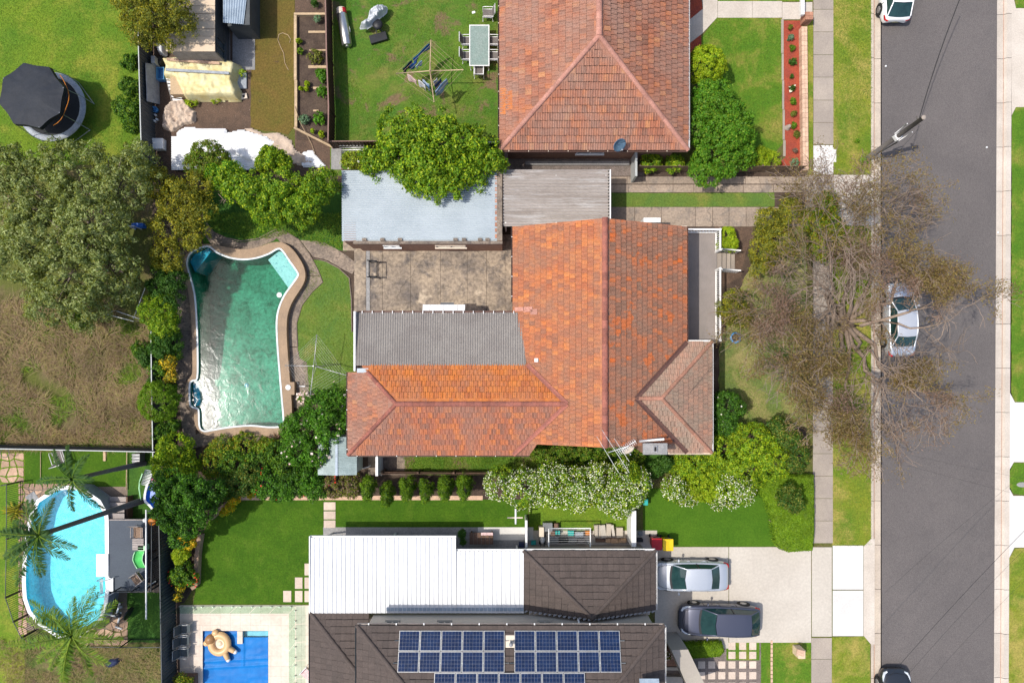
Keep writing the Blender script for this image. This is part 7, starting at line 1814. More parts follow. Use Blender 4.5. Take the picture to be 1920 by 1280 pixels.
def crown_pts(blobs, n, clump, seed, inner=.12, low=-.25, rough=.16):
    """blobs (x,y,z,rx,ry,rz): clumps sit on the lumpy outside of every blob, leaves sit on the clumps"""
    r_ = np.random.RandomState(seed); Cs, Ns = [], []
    area = np.array([b[3]*b[4] for b in blobs]); area = area/area.sum()
    for b, a in zip(blobs, area):
        nb = int(n*a); rx,ry,rz = b[3:6]
        nc = max(6, int(3.2*(rx*ry+ (rx+ry)*.5*rz)/(clump*clump)))
        D = r_.normal(0,1,(nc*2,3)); D /= np.linalg.norm(D,axis=1,keepdims=True); D = D[D[:,2] > low][:nc]; nc = len(D)
        sh = 1+rough*np.array([mnoise.noise(Vector((d[0]*2.2+seed,d[1]*2.2,d[2]*2.2)))*2 for d in D])
        sh = sh*np.where(r_.rand(nc) < inner, r_.uniform(.55,.85,nc), 1-.08*r_.rand(nc))
        P = np.array(b[:3])+D*sh[:,None]*np.array([max(.04,rx-clump*.85), max(.04,ry-clump*.85), max(.05,rz-clump*.5)])
        pr = r_.uniform(.6,1.25,nc)*clump
        k = r_.randint(0,nc,nb); d = r_.normal(0,1,(nb,3)); d /= np.linalg.norm(d,axis=1,keepdims=True)
        d = d+D[k]*.7+np.array([0,0,.35]); d /= np.linalg.norm(d,axis=1,keepdims=True)
        C = P[k]+d*(pr[k]*r_.uniform(.45,1.0,nb))[:,None]
        Cs.append(C); Ns.append(d)
    C = np.concatenate(Cs); Nn = np.concatenate(Ns); m = C[:,2] > .03
    return C[m], Nn[m]
def pxblob(px, py, zc, r, rz=None, ry=None):
    c = W(px,py,zc); k = L(r,zc); return (c.x,c.y,zc,k,L(ry,zc) if ry else k, rz if rz else k*.8)
def plant(name, label, cat, blobs, mat, n, leaf=.10, clump=.30, seed=1, aspect=.55, trunk=True, base=None, group=None, flowers=None, jitter=.5, bark='bark', inner=.12, rough=.16, mat2=None, tr=.09, low=-.25):
    B_ = [pxblob(*b) for b in blobs]
    bx_, by_ = (sum(b[0]*b[3] for b in B_)/sum(b[3] for b in B_), sum(b[1]*b[3] for b in B_)/sum(b[3] for b in B_))
    if base: p = W(*base); bx_, by_ = p.x, p.y
    t = thing(name, label, cat, (bx_,by_,0), group)
    C, Nn = crown_pts(B_, n, clump, seed, inner, rough=rough, low=low)
    if mat2:
        k = int(len(C)*mat2[1]); idx = rs.permutation(len(C)); 
        quads_object('foliage', leaf_faces(C[idx[k:]],Nn[idx[k:]],leaf,aspect,jitter), mat, t); quads_object('foliage_tips', leaf_faces(C[idx[:k]]+Nn[idx[:k]]*.03,Nn[idx[:k]],leaf,aspect,jitter), mat2[0], t)
    else: quads_object('foliage' if not trunk else 'crown', leaf_faces(C,Nn,leaf,aspect,jitter), mat, t)
    if trunk:
        top = max(b[2] for b in B_); mb = MB(); base_ = Vector((bx_,by_,0)); fork = base_+Vector((0,0,top*.45))
        mb.tube([base_, base_+Vector((.05,.03,top*.22)), fork],[tr*1.3,tr,tr*.85],8); mb.build('trunk', bark, t)
        for b in B_:
            q = Vector(b[:3]); mb = MB(); m_ = fork.lerp(q,.5)+Vector((rnd.uniform(-.1,.1),rnd.uniform(-.1,.1),.1)); mb.tube([fork,m_,q],[tr*.75,tr*.5,tr*.2],6); mb.build('limb', bark, t)
            for k in range(3):
                a = rnd.uniform(0,6.28); e = q+Vector((math.cos(a)*b[3]*.7,math.sin(a)*b[4]*.7,b[5]*.4)); mb = MB(); mb.tube([m_,m_.lerp(e,.5)+Vector((0,0,.1)),e],[tr*.4,tr*.25,tr*.08],5); mb.build('branch', bark, t)
    if flowers:
        fm, fn, fs, fthr = flowers; m = np.where(Nn[:,2] > .1)[0]
        ok = np.array([i for i in rs.choice(m,min(len(m),fn*2),replace=False) if mnoise.noise(Vector((C[i,0]*.8,C[i,1]*.8,seed))) > fthr][:fn])
        if len(ok):
            f_ = leaf_faces(C[ok]+Nn[ok]*.05, Nn[ok]*.4+np.array([0,0,.8]), fs, .95, .25, .05); tag(quads_object('blossoms', f_, fm, t), kind='stuff')
    return t
def boxhedge(label, px, z, n, mat, seed):
    P = [W2(x,y,z) for x,y in px]; r_ = np.random.RandomState(seed); xs_ = [p.x for p in P]; ys_ = [p.y for p in P]; C = []; Nn = []
    while len(C) < n:
        x, y = r_.uniform(min(xs_),max(xs_)), r_.uniform(min(ys_),max(ys_)); c = False; dm = 9; nv = None
        for i in range(len(P)):
            a, b = P[i], P[i-1]
            if (a.y > y) != (b.y > y) and x < (b.x-a.x)*(y-a.y)/(b.y-a.y)+a.x: c = not c
            t = max(0,min(1,((x-a.x)*(b.x-a.x)+(y-a.y)*(b.y-a.y))/(b-a).length_squared)); q = a.lerp(b,t); d = math.hypot(x-q.x,y-q.y)
            if d < dm: dm = d; nv = (q.x-x,q.y-y)
        if not c: continue
        e = min(1,dm/.22); w_ = 1-e
        if w_ > .6 and r_.rand() < .5: zz = r_.uniform(.05,z*.85)
        else: zz = z*(1-.25*w_*w_)+.07*mnoise.noise(Vector((x*2.5,y*2.5,seed)))+r_.uniform(-.06,.02)
        C.append((x,y,zz)); l_ = max(1e-3,math.hypot(*nv)); Nn.append((nv[0]/l_*w_,nv[1]/l_*w_,1-.8*w_))
    C = np.array(C); Nn = np.array(Nn); t = thing('clipped_hedge', label, 'hedge', (float(C[:,0].mean()),float(C[:,1].mean()),0))
    quads_object('foliage', leaf_faces(C,Nn,.075,.6,.45), mat, t)
    for k in range(6):
        q = C[r_.randint(len(C))]; mb = MB(); mb.tube([(q[0],q[1],0),(q[0],q[1],z*.7)],.03,5); mb.build('stem', 'bark', t)
# --- trees and shrubs of the left lots
plant('olive_tree','huge grey green olive toned tree spreading over the left edge','tree',
      [(55,360,3.4,75,1.5),(150,330,3.6,70,1.5),(235,345,3.6,62,1.4),(90,440,3.9,80,1.6),(180,430,4.2,72,1.6),(40,480,3.3,62,1.4),(130,520,3.6,70,1.5),(205,500,3.5,55,1.3),(90,570,2.8,48,1.1),(165,575,2.6,48,1.0),(20,320,3.0,55,1.2),(235,540,2.2,35,.8),(260,300,2.8,38,1.0)],
      'leaf_olive', 66000, .16, .40, 3, jitter=.35, aspect=.42, base=(215,470), tr=.2, inner=.2, rough=.26, mat2=('leaf_drab',.22))
plant('yellow_tree','yellow green small tree in the upper left corner of the green pool garden','tree',
      [(335,375,2.9,42,1.0),(365,400,2.7,38,.9),(320,430,2.6,38,.9),(362,440,2.4,32,.8),(318,480,2.1,32,.8),(300,345,2.6,34,.8),(375,352,2.6,30,.8)],'leaf_gold', 20000, .12, .34, 4, base=(360,445), tr=.1, mat2=('leaf_drab',.35), rough=.25)
plant('dark_shrub','dark green shrub below the yellow tree beside the pool wall','shrub',[(322,525,1.6,30,.8),(315,560,1.4,28,.7),(300,540,1.5,25,.7)],'leaf_dark',9000,.11,.28,5,tr=.05)
plant('round_shrub','upper rounded lime green shrub on the dry yard side of the pool','shrub',[(300,585,1.5,38,.85),(312,610,1.3,30,.7)],'leaf_mid',11000,.09,.24,6,tr=.05,mat2=('leaf_lime',.3))
plant('leafy_shrub','ragged dark green shrub left of the pool with fern like shoots','shrub',[(318,640,1.2,24,.6),(300,655,1.1,24,.6),(272,670,.9,20,.5)],'leaf_dark',7000,.12,.26,7,tr=.05)
plant('yellow_shrub','small shrub with bright yellow leaves left of the pool','shrub',[(318,680,1.0,18,.5),(322,705,.9,14,.45)],'leaf_drab',2600,.10,.2,8,tr=.04,mat2=('leaf_yellow',.35),inner=.3)
plant('clipped_ball','lower clipped ball shaped green shrub left of the pool','shrub',[(299,752,1.5,40,.95)],'leaf_clip',15000,.07,.18,9,tr=.06,rough=.05,mat2=('leaf_mid',.25))
plant('fence_planting','loose mixed green planting filling the strip between fence and pool path','hedge',[(305,500,1.1,20,.6),(330,505,1.0,16,.5),(328,600,.9,14,.5),(330,625,.8,13,.45),(300,630,1.0,18,.6),(330,665,.7,13,.4),(298,690,.9,18,.5),(325,730,.7,12,.4),(305,810,1.0,20,.5),(325,800,.8,16,.4),(292,715,.9,14,.5)],'leaf_mid',13000,.11,.22,130,trunk=False,mat2=('leaf_dark',.45),rough=.4)
plant('garden_shrub','yellow green leafy shrub at the lower left corner of the pool','shrub',[(330,845,1.3,36,.75),(310,870,1.2,28,.7),(355,870,1.0,24,.6)],'leaf_mid',11000,.12,.28,10,tr=.05,mat2=('leaf_lime',.5))
plant('flower_bush','low mixed bush with yellow flecks below the pool coping','shrub',[(420,845,.7,30,.4),(460,838,.7,32,.4),(400,868,.8,30,.45),(500,845,.8,28,.45)],'leaf_mid',11000,.10,.24,11,trunk=False,mat2=('leaf_gold',.3))
plant('dark_bush','dark green bush mass along the lower pool garden','shrub',[(440,872,1.0,32,.5),(485,872,1.0,32,.5),(525,850,1.1,28,.6),(540,875,1.2,30,.6)],'leaf_dark',12000,.11,.26,12,trunk=False,mat2=('leaf_mid',.35))
plant('hibiscus_bush','bright green hibiscus with pink flowers between the pool and the house','shrub',[(600,770,2.2,40,.9),(630,750,2.0,32,.8),(570,800,2.0,36,.8),(560,840,1.8,36,.8),(620,800,2.2,34,.9),(595,845,1.9,34,.7),(645,790,2.0,22,.7),(545,800,1.6,24,.6)],'leaf_fresh',21000,.15,.34,13,aspect=.38,tr=.07,flowers=('blossom_pink',60,.17,-.2),inner=.25,rough=.3,mat2=('leaf_dark',.25))
plant('hydrangea','pink and white hydrangea cluster at the corner of the pool coping','shrub',[(572,745,.8,14,.4)],'leaf_mid',900,.10,.18,14,trunk=False,flowers=('blossom_pink',70,.14,-1))
plant('lemon_tree','dense dark lemon tree beside the zinc garage roof','tree',[(475,362,3.0,36,1.1),(530,362,3.1,40,1.1),(585,364,3.0,38,1.1),(505,395,2.4,38,.9),(560,395,2.5,38,.9),(610,345,2.8,30,1.0),(445,350,2.6,32,1.0)],'leaf_mid',32000,.13,.34,15,base=(540,385),tr=.09,mat2=('leaf_lime',.22),rough=.42)
plant('small_tree','bright leafy shrub between the yellow tree and the lemon tree','shrub',[(408,335,2.2,26,.8),(430,325,2.2,24,.8)],'leaf_fresh',6500,.13,.28,16,tr=.06,mat2=('leaf_lime',.25))
plant('olive_bush','dark olive bush standing in front of the white sheeting pile, left one','shrub',[(392,298,1.9,36,.8),(372,308,1.6,28,.6),(412,306,1.6,26,.6)],'leaf_drab',14000,.10,.24,17,tr=.06,mat2=('leaf_mid',.3))
plant('leafy_bush','bright green bush in front of the white sheeting pile, right one','shrub',[(512,298,1.8,26,.8),(530,308,1.5,20,.6),(495,308,1.5,18,.6)],'leaf_mid',11000,.12,.26,18,tr=.06,mat2=('leaf_lime',.3))
plant('frangipani_tree','broad bright green tree overhanging the zinc garage roof','tree',[(760,255,3.2,48,1.0),(815,262,3.4,52,1.1),(870,270,3.2,44,1.0),(735,290,3.1,36,.9),(790,310,3.4,46,1.0),(845,320,3.3,42,.9),(900,295,3.0,38,.9),(925,305,2.9,28,.8),(812,345,3.2,32,.7),(855,345,3.1,26,.6),(775,335,3.1,26,.6),(890,325,3.0,28,.7),(700,305,2.6,30,.7)],'leaf_mid',36000,.16,.36,19,base=(830,306),tr=.12,mat2=('leaf_lime',.28),rough=.55,inner=.3)
plant('low_shrub','olive shrub with pale flowers below the metal frames','shrub',[(665,302,1.5,24,.6),(690,310,1.5,22,.6)],'leaf_drab',6000,.11,.24,20,tr=.05,mat2=('leaf_lime',.3),flowers=('blossom',14,.16,-1))
plant('wattle_tree','olive tree overhanging the fence at the top beside the cream shed','tree',[(255,15,3.4,40,1.0),(290,35,3.6,42,1.1),(325,20,3.6,38,1.0),(345,45,3.4,28,.8),(270,65,3.0,32,.8),(320,70,3.0,26,.7),(235,-10,3.0,34,.9),(300,-20,3.6,44,1.0)],'leaf_drab',22000,.13,.32,21,base=(285,40),tr=.12,aspect=.35,mat2=('leaf_gold',.35),rough=.38,inner=.3)
for i,(x,y,r,lab) in enumerate(((247,118,17,'small dark fence shrub nearest the overhanging tree'),(245,165,20,'glossy dark fence shrub beside the leaning board'),(240,205,24,'widest dark fence shrub beside the trampoline'),(250,232,20,'lowest dark fence shrub above the olive tree'))):
    plant('fence_shrub',lab,'shrub',[(x,y,1.0,r,.6)],'leaf_dark',3800,.10,.22,22+i,tr=.04,group='shrubs along the dark fence',mat2=('leaf_mid',.3),rough=.3)
# --- upper right front yard
plant('lime_ball_shrub','round lime yellow shrub at the corner of the upper front lawn','shrub',[(1322,125,1.7,39,1.0)],'leaf_lime',14000,.10,.22,30,tr=.06,rough=.06)
plant('green_bush','big fresh green bush beside the upper red roof','shrub',[(1340,200,2.0,48,1.1),(1365,245,2.1,52,1.2),(1318,245,1.9,38,1.0),(1345,290,1.9,48,1.0),(1385,285,1.6,36,.8),(1322,320,1.7,34,.7),(1325,185,1.9,32,1.0)],'leaf_fresh',38000,.12,.28,31,base=(1335,245),tr=.09,rough=.2,mat2=('leaf_mid',.3))
plant('fern_shrub','yellow green ferny shrubs at the end of the red mulch bed','shrub',[(1425,295,.7,22,.35),(1448,300,.6,18,.3),(1400,300,.8,16,.4)],'leaf_lime',4200,.13,.2,32,trunk=False,aspect=.25)
plant('low_plants','low leafy plants in the shade beside the side gate','shrub',[(1222,303,.6,22,.35),(1265,308,.6,20,.35)],'leaf_mid',3600,.12,.2,33,trunk=False,mat2=('leaf_lime',.3))
for i,(x,y,r,m,lab) in enumerate(((1481,52,5,'leaf_drab','topmost small plant in the red mulch bed'),(1482,71,6,'leaf_sage','pale sage rosette second from the top in the red mulch bed'),(1485,91,6,'leaf_mid','third plant from the top in the red mulch bed'),(1486,116,7.5,'leaf_dark','large dark tuft fourth from the top in the red mulch bed'),(1484,143,3,'leaf_dark','tiny seedling fifth from the top in the red mulch bed'),(1485,166,5.5,'leaf_dark','plant with a white flower halfway down the red mulch bed'),(1487,190,6.5,'leaf_mid','bushy tuft seventh from the top in the red mulch bed'),(1488,214,6,'leaf_drab','brownish plant just above the garden light'),(1488,235,6,'leaf_mid','green plant beside the round garden light'),(1493,252,7,'leaf_drab','olive plant just below the garden light'),(1490,283,5,'leaf_rust','reddish plant near the lower end of the mulch bed'),(1490,305,9,'leaf_sage','silver green plant at the lower end of the mulch bed'))):
    plant('bed_plant',lab,'plant',[(x,y,.18,r,.2)],m,420,.12,.10,40+i,trunk=False,aspect=.3,group='young plants in the red mulch bed',rough=.4,flowers=('blossom',3,.16,-1) if i == 5 else None)
# --- vegetables
for i,(x,y,r,m,lab) in enumerate(((561,78,6,'leaf_lime','climbing bean plant at the top of the vegetable bed'),(563,97,6,'leaf_mid','tall bean plant in the left of the vegetable bed'),(595,36,8,'leaf_sage','grey green cabbage at the top right of the vegetable bed'),(590,108,15,'leaf_drab','spreading brownish herb patch in the vegetable bed'),(602,138,11,'leaf_fresh','large leafy green beside the middle cross board'),(606,150,7,'leaf_fresh','smaller leafy green under the large one'),(604,172,11,'leaf_fresh','bushy green below the fourth cross board'),(576,157,4,'leaf_lime','tiny lettuce in the middle of the vegetable bed'),(565,168,4,'leaf_lime','tiny lettuce at the left edge of the vegetable bed'),(576,167,4,'leaf_lime','tiny lettuce below the middle of the vegetable bed'),(571,224,10,'leaf_sage','blue green kale at the lower left of the vegetable bed'),(598,223,12,'leaf_fresh','round kale at the lower right of the vegetable bed'),(603,252,6,'leaf_lime','small yellow green plant at the bottom of the vegetable bed'),(586,246,4,'leaf_lime','tiny seedling at the bottom of the vegetable bed'),(590,8,8,'leaf_dark','weeds behind the top board of the vegetable bed'))):
    plant('vegetable',lab,'plant',[(x,y,.25,r,.25)],m,600 if r > 8 else 260,.11,.12,60+i,trunk=False,aspect=.6,group='plants in the vegetable bed',rough=.35)
# --- middle front yard
plant('box_shrub','bright lime square cut shrub between the porch and the path','shrub',[(1363,440,.8,16,.5),(1370,458,.8,16,.5),(1356,458,.8,15,.5)],'leaf_lime',6000,.09,.2,80,tr=.04,rough=.1)
plant('front_shrub','olive wispy shrub in front of the porch railing','shrub',[(1372,570,1.6,30,.8),(1385,595,1.5,26,.7),(1360,590,1.3,20,.6)],'leaf_drab',9500,.12,.3,81,tr=.05,mat2=('leaf_gold',.3),aspect=.35,rough=.35,inner=.3)
plant('front_shrub','yellow olive shrub at the upper end of the front lawn','shrub',[(1438,420,2.0,32,.9),(1460,450,2.0,34,.9),(1430,470,1.8,28,.8),(1480,400,2.0,30,.8),(1425,500,1.5,24,.7)],'leaf_gold',14000,.13,.32,82,tr=.07,mat2=('leaf_drab',.5),aspect=.4,rough=.35,inner=.3)
plant('front_shrub','green shrub beside the footpath crossing under the bare tree','shrub',[(1545,385,2.0,30,.8),(1528,420,2.0,32,.9),(1560,430,2.0,28,.8),(1580,470,1.9,26,.8),(1540,470,2.0,30,.8)],'leaf_mid',14000,.13,.3,83,tr=.07,mat2=('leaf_gold',.5),aspect=.4,rough=.35,inner=.3)
plant('round_shrub','dark glossy round shrub at the front corner of the middle house','shrub',[(1362,765,1.6,34,.95),(1358,795,1.4,26,.8)],'leaf_dark',11000,.12,.26,84,tr=.06,mat2=('leaf_fresh',.15),flowers=('blossom',14,.1,-1))
plant('lime_hedge','lime green leafy hedge at the lower right corner of the middle house','hedge',[(1300,870,1.4,42,.8),(1355,850,1.5,44,.9),(1410,830,1.7,44,1.0),(1445,860,1.5,40,.8),(1390,880,1.4,46,.8),(1330,890,1.3,40,.7),(1270,875,1.2,26,.7)],'leaf_lime',36000,.12,.28,85,tr=.07,mat2=('leaf_mid',.35),rough=.2)
plant('dark_shrub','dark shrub behind the lime hedge near the street boundary','shrub',[(1478,820,1.8,28,.8),(1490,860,1.6,28,.7),(1455,800,1.6,22,.7)],'leaf_dark',8000,.12,.3,86,tr=.06,mat2=('leaf_drab',.35),inner=.3)
plant('dark_shrub','deep green shrub beside the chimney in the side strip','shrub',[(1245,868,1.2,20,.7),(1228,880,1.1,18,.6)],'leaf_dark',4000,.12,.24,87,tr=.05)
plant('weed_patch','weedy green tangle under the aerials','shrub',[(1010,850,.5,20,.3),(1050,856,.6,28,.35),(1100,858,.6,28,.35),(1150,862,.5,28,.3),(1190,858,.5,20,.3)],'leaf_drab',9000,.11,.2,88,trunk=False,mat2=('leaf_mid',.5))
# --- white flowering hedge and lower gardens
plant('flowering_hedge','long hedge smothered in small white flowers above the side court','hedge',[(940,905,2.0,36,1.0),(985,915,2.1,42,1.1),(1035,910,2.2,44,1.2),(1085,915,2.2,46,1.2),(1135,912,2.2,46,1.2),(1180,915,2.1,40,1.1),(1060,898,1.9,28,.8),(1120,892,1.9,30,.8),(1172,888,1.9,30,.8),(1010,903,1.8,24,.8),(1160,940,1.8,34,.8),(1195,900,1.9,28,.9)],'leaf_mid',42000,.11,.26,90,tr=.07,mat2=('leaf_lime',.35),flowers=('blossom',5200,.062,-.3),rough=.12)
plant('flowering_shrub','white flowering shrub at the top of the neat front lawn, left one','shrub',[(1262,915,1.5,26,.8),(1290,928,1.3,24,.6)],'leaf_mid',8000,.10,.24,91,tr=.05,flowers=('blossom',650,.062,-.3),mat2=('leaf_lime',.3))
plant('flowering_shrub','rounded white flowering shrub at the top of the neat front lawn, right one','shrub',[(1365,915,1.5,36,.9),(1392,920,1.4,26,.8),(1340,935,1.1,22,.6)],'leaf_mid',11000,.10,.24,92,tr=.05,flowers=('blossom',1300,.065,-.4),mat2=('leaf_lime',.3))
plant('lime_shrub','lime shrub between the two white flowering shrubs','shrub',[(1315,905,1.6,34,.8),(1330,915,1.4,28,.7)],'leaf_lime',9000,.11,.24,93,tr=.05)
boxhedge('thick clipped green hedge beside the footpath and driveway', [(1420,890),(1530,890),(1530,1000),(1527,1034),(1480,1037),(1462,1030),(1455,1015),(1448,970),(1440,945),(1425,925)], 1.0, 46000, 'leaf_clip', 94)
plant('dark_shrub','dark tree like shrub standing in the clipped hedge','shrub',[(1478,928,1.9,26,.7),(1490,945,1.8,18,.6)],'leaf_dark',6000,.10,.26,95,tr=.06,mat2=('leaf_drab',.3),inner=.3)
for i,(x,y,r,lab) in enumerate(((692,917,17,'first conifer from the left in the row above the dark lawn'),(728,928,17,'second conifer from the left, reaching furthest onto the dark lawn'),(765,917,18,'third conifer from the left in the row above the dark lawn'),(801,920,17,'fourth conifer from the left in the row above the dark lawn'),(836,916,18,'fifth conifer from the left in the row above the dark lawn'),(872,914,19,'rightmost conifer of the row, next to the flowering hedge'))):
    t = plant('small_conifer',lab,'conifer',[(x,y-10,.9,r,.9),(x-1,y+4,1.7,r*.8,.7),(x-2,y+14,2.4,r*.55,.6)],'leaf_clip',6500,.085,.2,100+i,tr=.05,group='row of clipped conifers',aspect=.4,rough=.12,base=(x,y-22),mat2=('leaf_dark',.2))
plant('mixed_shrubs','mixed leafy shrubs with red flowers in the planted bed','shrub',[(500,905,1.3,32,.7),(545,908,1.2,32,.6),(590,912,1.0,28,.5),(575,895,1.2,30,.6),(520,925,.8,18,.4)],'leaf_fresh',15000,.12,.26,110,trunk=False,mat2=('leaf_dark',.3),flowers=('leaf_red',26,.12,.0))
plant('mixed_shrubs','brownish green low shrubs beside the first conifer','shrub',[(630,908,.9,26,.5),(660,910,.9,24,.5)],'leaf_drab',7000,.11,.22,111,trunk=False,mat2=('leaf_rust',.3),flowers=('leaf_red',10,.12,.0))
plant('brown_shrubs','dark brownish shrubs below the pool garden','shrub',[(450,905,1.4,28,.7),(425,915,1.3,24,.7),(470,890,1.4,26,.7)],'leaf_drab',8000,.12,.28,112,trunk=False,mat2=('leaf_dark',.5))
plant('dark_tree','big dark glossy tree in the corner beside the tall fence','tree',[(330,925,3.0,36,1.1),(365,922,3.1,36,1.1),(345,957,3.1,36,1.1),(380,952,2.9,30,1.0),(360,985,2.6,28,.9),(322,965,2.8,32,.9),(400,920,2.6,28,.9),(340,1005,2.2,22,.7),(318,905,2.8,28,.9)],'leaf_dark',32000,.13,.32,113,base=(350,955),tr=.1,mat2=('leaf_fresh',.3),rough=.26)
plant('yellow_flowers','yellow leaved shrub on the upper bend of the flower bed','shrub',[(440,935,.8,12,.4),(432,950,.7,11,.35),(420,960,.6,9,.3),(472,928,.6,8,.3)],'leaf_yellow',2600,.11,.16,114,trunk=False,mat2=('leaf_lime',.3))
plant('yellow_flowers','golden orange shrub beside the retaining wall','shrub',[(357,1014,.9,16,.45),(345,1010,.8,10,.4)],'leaf_yellow',2400,.11,.16,115,trunk=False,mat2=('leaf_gold',.25))
plant('lime_shrub','feathery lime shrub between the golden and the red flowers','shrub',[(341,1040,1.0,18,.5)],'leaf_lime',2800,.14,.18,116,trunk=False,aspect=.25)
plant('red_flowers','red flowering shrub at the lower end of the retaining wall','shrub',[(335,1080,.9,20,.5),(358,1082,.8,16,.45),(345,1068,.9,18,.45)],'leaf_mid',5000,.11,.2,117,trunk=False,flowers=('leaf_red',190,.10,-.15),mat2=('leaf_dark',.3))
plant('potted_plant','dark potted shrub in the gap below the red flowers','plant',[(335,1118,.7,10,.4),(338,1100,.6,10,.35)],'leaf_drab',1500,.10,.16,118,trunk=False,mat2=('leaf_yellow',.2))
plant('planter_shrub','yellow green shrub in the square planter of the terrace','shrub',[(343,1280,.8,20,.4)],'leaf_mid',2500,.10,.2,119,trunk=False,mat2=('leaf_gold',.4))
plant('courtyard_plant','dark leafy potted plant beside the timber table','plant',[(866,1000,1.3,9,.5),(868,1014,1.1,7,.5)],'leaf_dark',1200,.16,.2,120,tr=.03,aspect=.3)
boxhedge('low clipped hedge between the dark car and the pavers', [(1248,1206),(1355,1203),(1360,1222),(1352,1232),(1300,1236),(1262,1222)], .55, 14000, 'leaf_clip', 121)
plant('entry_plant','small plant with pink flowers in the entry planter','plant',[(1252,1228,.7,8,.25)],'leaf_drab',700,.09,.14,122,trunk=False,flowers=('blossom_pink',30,.09,-1))
plant('weeds','green weeds along the foot of the yellow tarpaulin','plant',[(360,189,.2,14,.15),(405,187,.2,10,.12),(456,138,.3,8,.25)],'leaf_lime',900,.10,.12,123,trunk=False)
plant('dry_yard_shrub','small dark green weed patch at the top of the dry yard','shrub',[(145,602,.5,18,.3),(265,655,.6,18,.35)],'leaf_dark',3500,.11,.2,124,trunk=False,mat2=('leaf_mid',.3))
plant('corner_bush','bright green weeds at the foot of the power pole','plant',[(1620,300,.15,10,.15),(1606,265,.1,6,.1)],'leaf_mid',500,.10,.12,125,trunk=False)

# --- the bare gum tree
def gum():
    base = W(1566,606); t = thing('gum_tree', 'large sparse brown gum tree with bare grey limbs beside the road', 'tree', base)
    r_ = random.Random(5); tips = []; mbs = {0: MB(), 1: MB(), 2: MB()}
    limbs = []
    def grow(p, d, ln, rad, lev, B_):
        n = 4; pts = [p.copy()]; q = p.copy(); dd = d.copy()
        for i in range(n):
            dd = (dd + Vector((r_.gauss(0,.22),r_.gauss(0,.22),r_.gauss(0,.12)+ (.05 if lev < 2 else -.02)))).normalized()
            q = q + dd*(ln/n); pts.append(q.copy())
            if lev >= 2: tips.append((q.copy(), lev))
        B_.tube(pts, [max(.012,rad*(1-.55*i/n)) for i in range(n+1)], 7 if lev < 2 else (5 if lev < 3 else 3), caps=False)
        if lev >= 5: return
        k = (3,4,4,4,2)[lev] if lev < 5 else 0
        for i in range(k):
            f = r_.uniform(.35,1) if i else 1.0
            idx = max(1,min(n,int(round(f*n)))); s_ = pts[idx]
            ax = Vector((r_.gauss(0,1),r_.gauss(0,1),r_.gauss(0,.45))).normalized()
            nd_ = (dd*1.0 + ax*(.75 if i else .35)).normalized()
            if s_.z < 1.6 and nd_.z < .1: nd_.z = .25; nd_.normalize()
            if s_.z > 6.6: nd_.z = min(nd_.z, .0); nd_.normalize()
            grow(s_, nd_, ln*r_.uniform(.58,.78), rad*(1-.55*f)*.72, lev+1, B_)
    mb = MB(); top = base+Vector((.02,.02,1.1)); mb.tube([base-Vector((0,0,.05)), base+Vector((0,.02,.35)), top],[.42,.30,.27],12); mb.build('trunk', 'bark', t)
    goals = [(1500,395,4.6),(1590,360,5.0),(1675,395,5.6),(1730,470,5.8),(1775,560,6.0),(1795,660,5.8),(1760,770,5.6),(1680,830,5.2),(1600,800,4.8),(1500,760,4.4),(1440,690,4.2),(1425,590,4.2),(1440,480,4.4),(1620,480,5.6),(1640,690,5.6),(1530,560,5.0)]
    for i, (gx, gy, gzz) in enumerate(goals):
        gx = 1590+(gx-1590)*(.90 if gx > 1590 else .82); gy = 615+(gy-615)*.90; g = W(gx,gy,gzz); d = (g-top); B_ = MB(); ln = d.length
        # main limb reaching most of the way, then spreading
        m1 = top.lerp(g,.3)+Vector((r_.gauss(0,.45),r_.gauss(0,.45),.35)); m2 = top.lerp(g,.62)+Vector((r_.gauss(0,.4),r_.gauss(0,.4),.3)); w1 = top.lerp(m1,.5)+Vector((r_.gauss(0,.2),r_.gauss(0,.2),.1)); w2 = m1.lerp(m2,.5)+Vector((r_.gauss(0,.25),r_.gauss(0,.25),0))
        B_.tube([top,w1,m1,w2,m2],[.15,.125,.10,.08,.065],8,caps=False)
        dd = (g-m2).normalized()
        grow(m2, dd, (g-m2).length*.95, .055, 1, B_); (grow(m1, (dd+Vector((r_.gauss(0,.7),r_.gauss(0,.7),.1))).normalized(), ln*.33, .042, 2, B_) if i % 2 else None); grow(m2, (dd+Vector((r_.gauss(0,.8),r_.gauss(0,.8),.0))).normalized(), ln*.3, .04, 2, B_)
        B_.build('limb', 'bark_pale', t)
    P = np.array([tuple(q) for q, l in tips if l >= 3])
    dens = np.array([mnoise.noise(Vector((p[0]*.33,p[1]*.33,2.0))) for p in P])
    P = P[dens > -.2]
    P = P[rs.permutation(len(P))[:5600]]; C = np.repeat(P,13,0)+rs.normal(0,.15,(len(P)*13,3))
    Nn = rs.normal(0,1,(len(C),3))
    sel = np.array([mnoise.noise(Vector((c[0]*.4,c[1]*.4,9.0))) for c in C]); red = sel+.02*(np.arange(len(C)) % 7) > .22
    quads_object('crown', leaf_faces(C[~red],Nn[~red],.14,.28,.2), 'leaf_gum', t)
    if red.any(): quads_object('crown', leaf_faces(C[red],Nn[red],.12,.26,.2), 'leaf_rust', t)
gum()
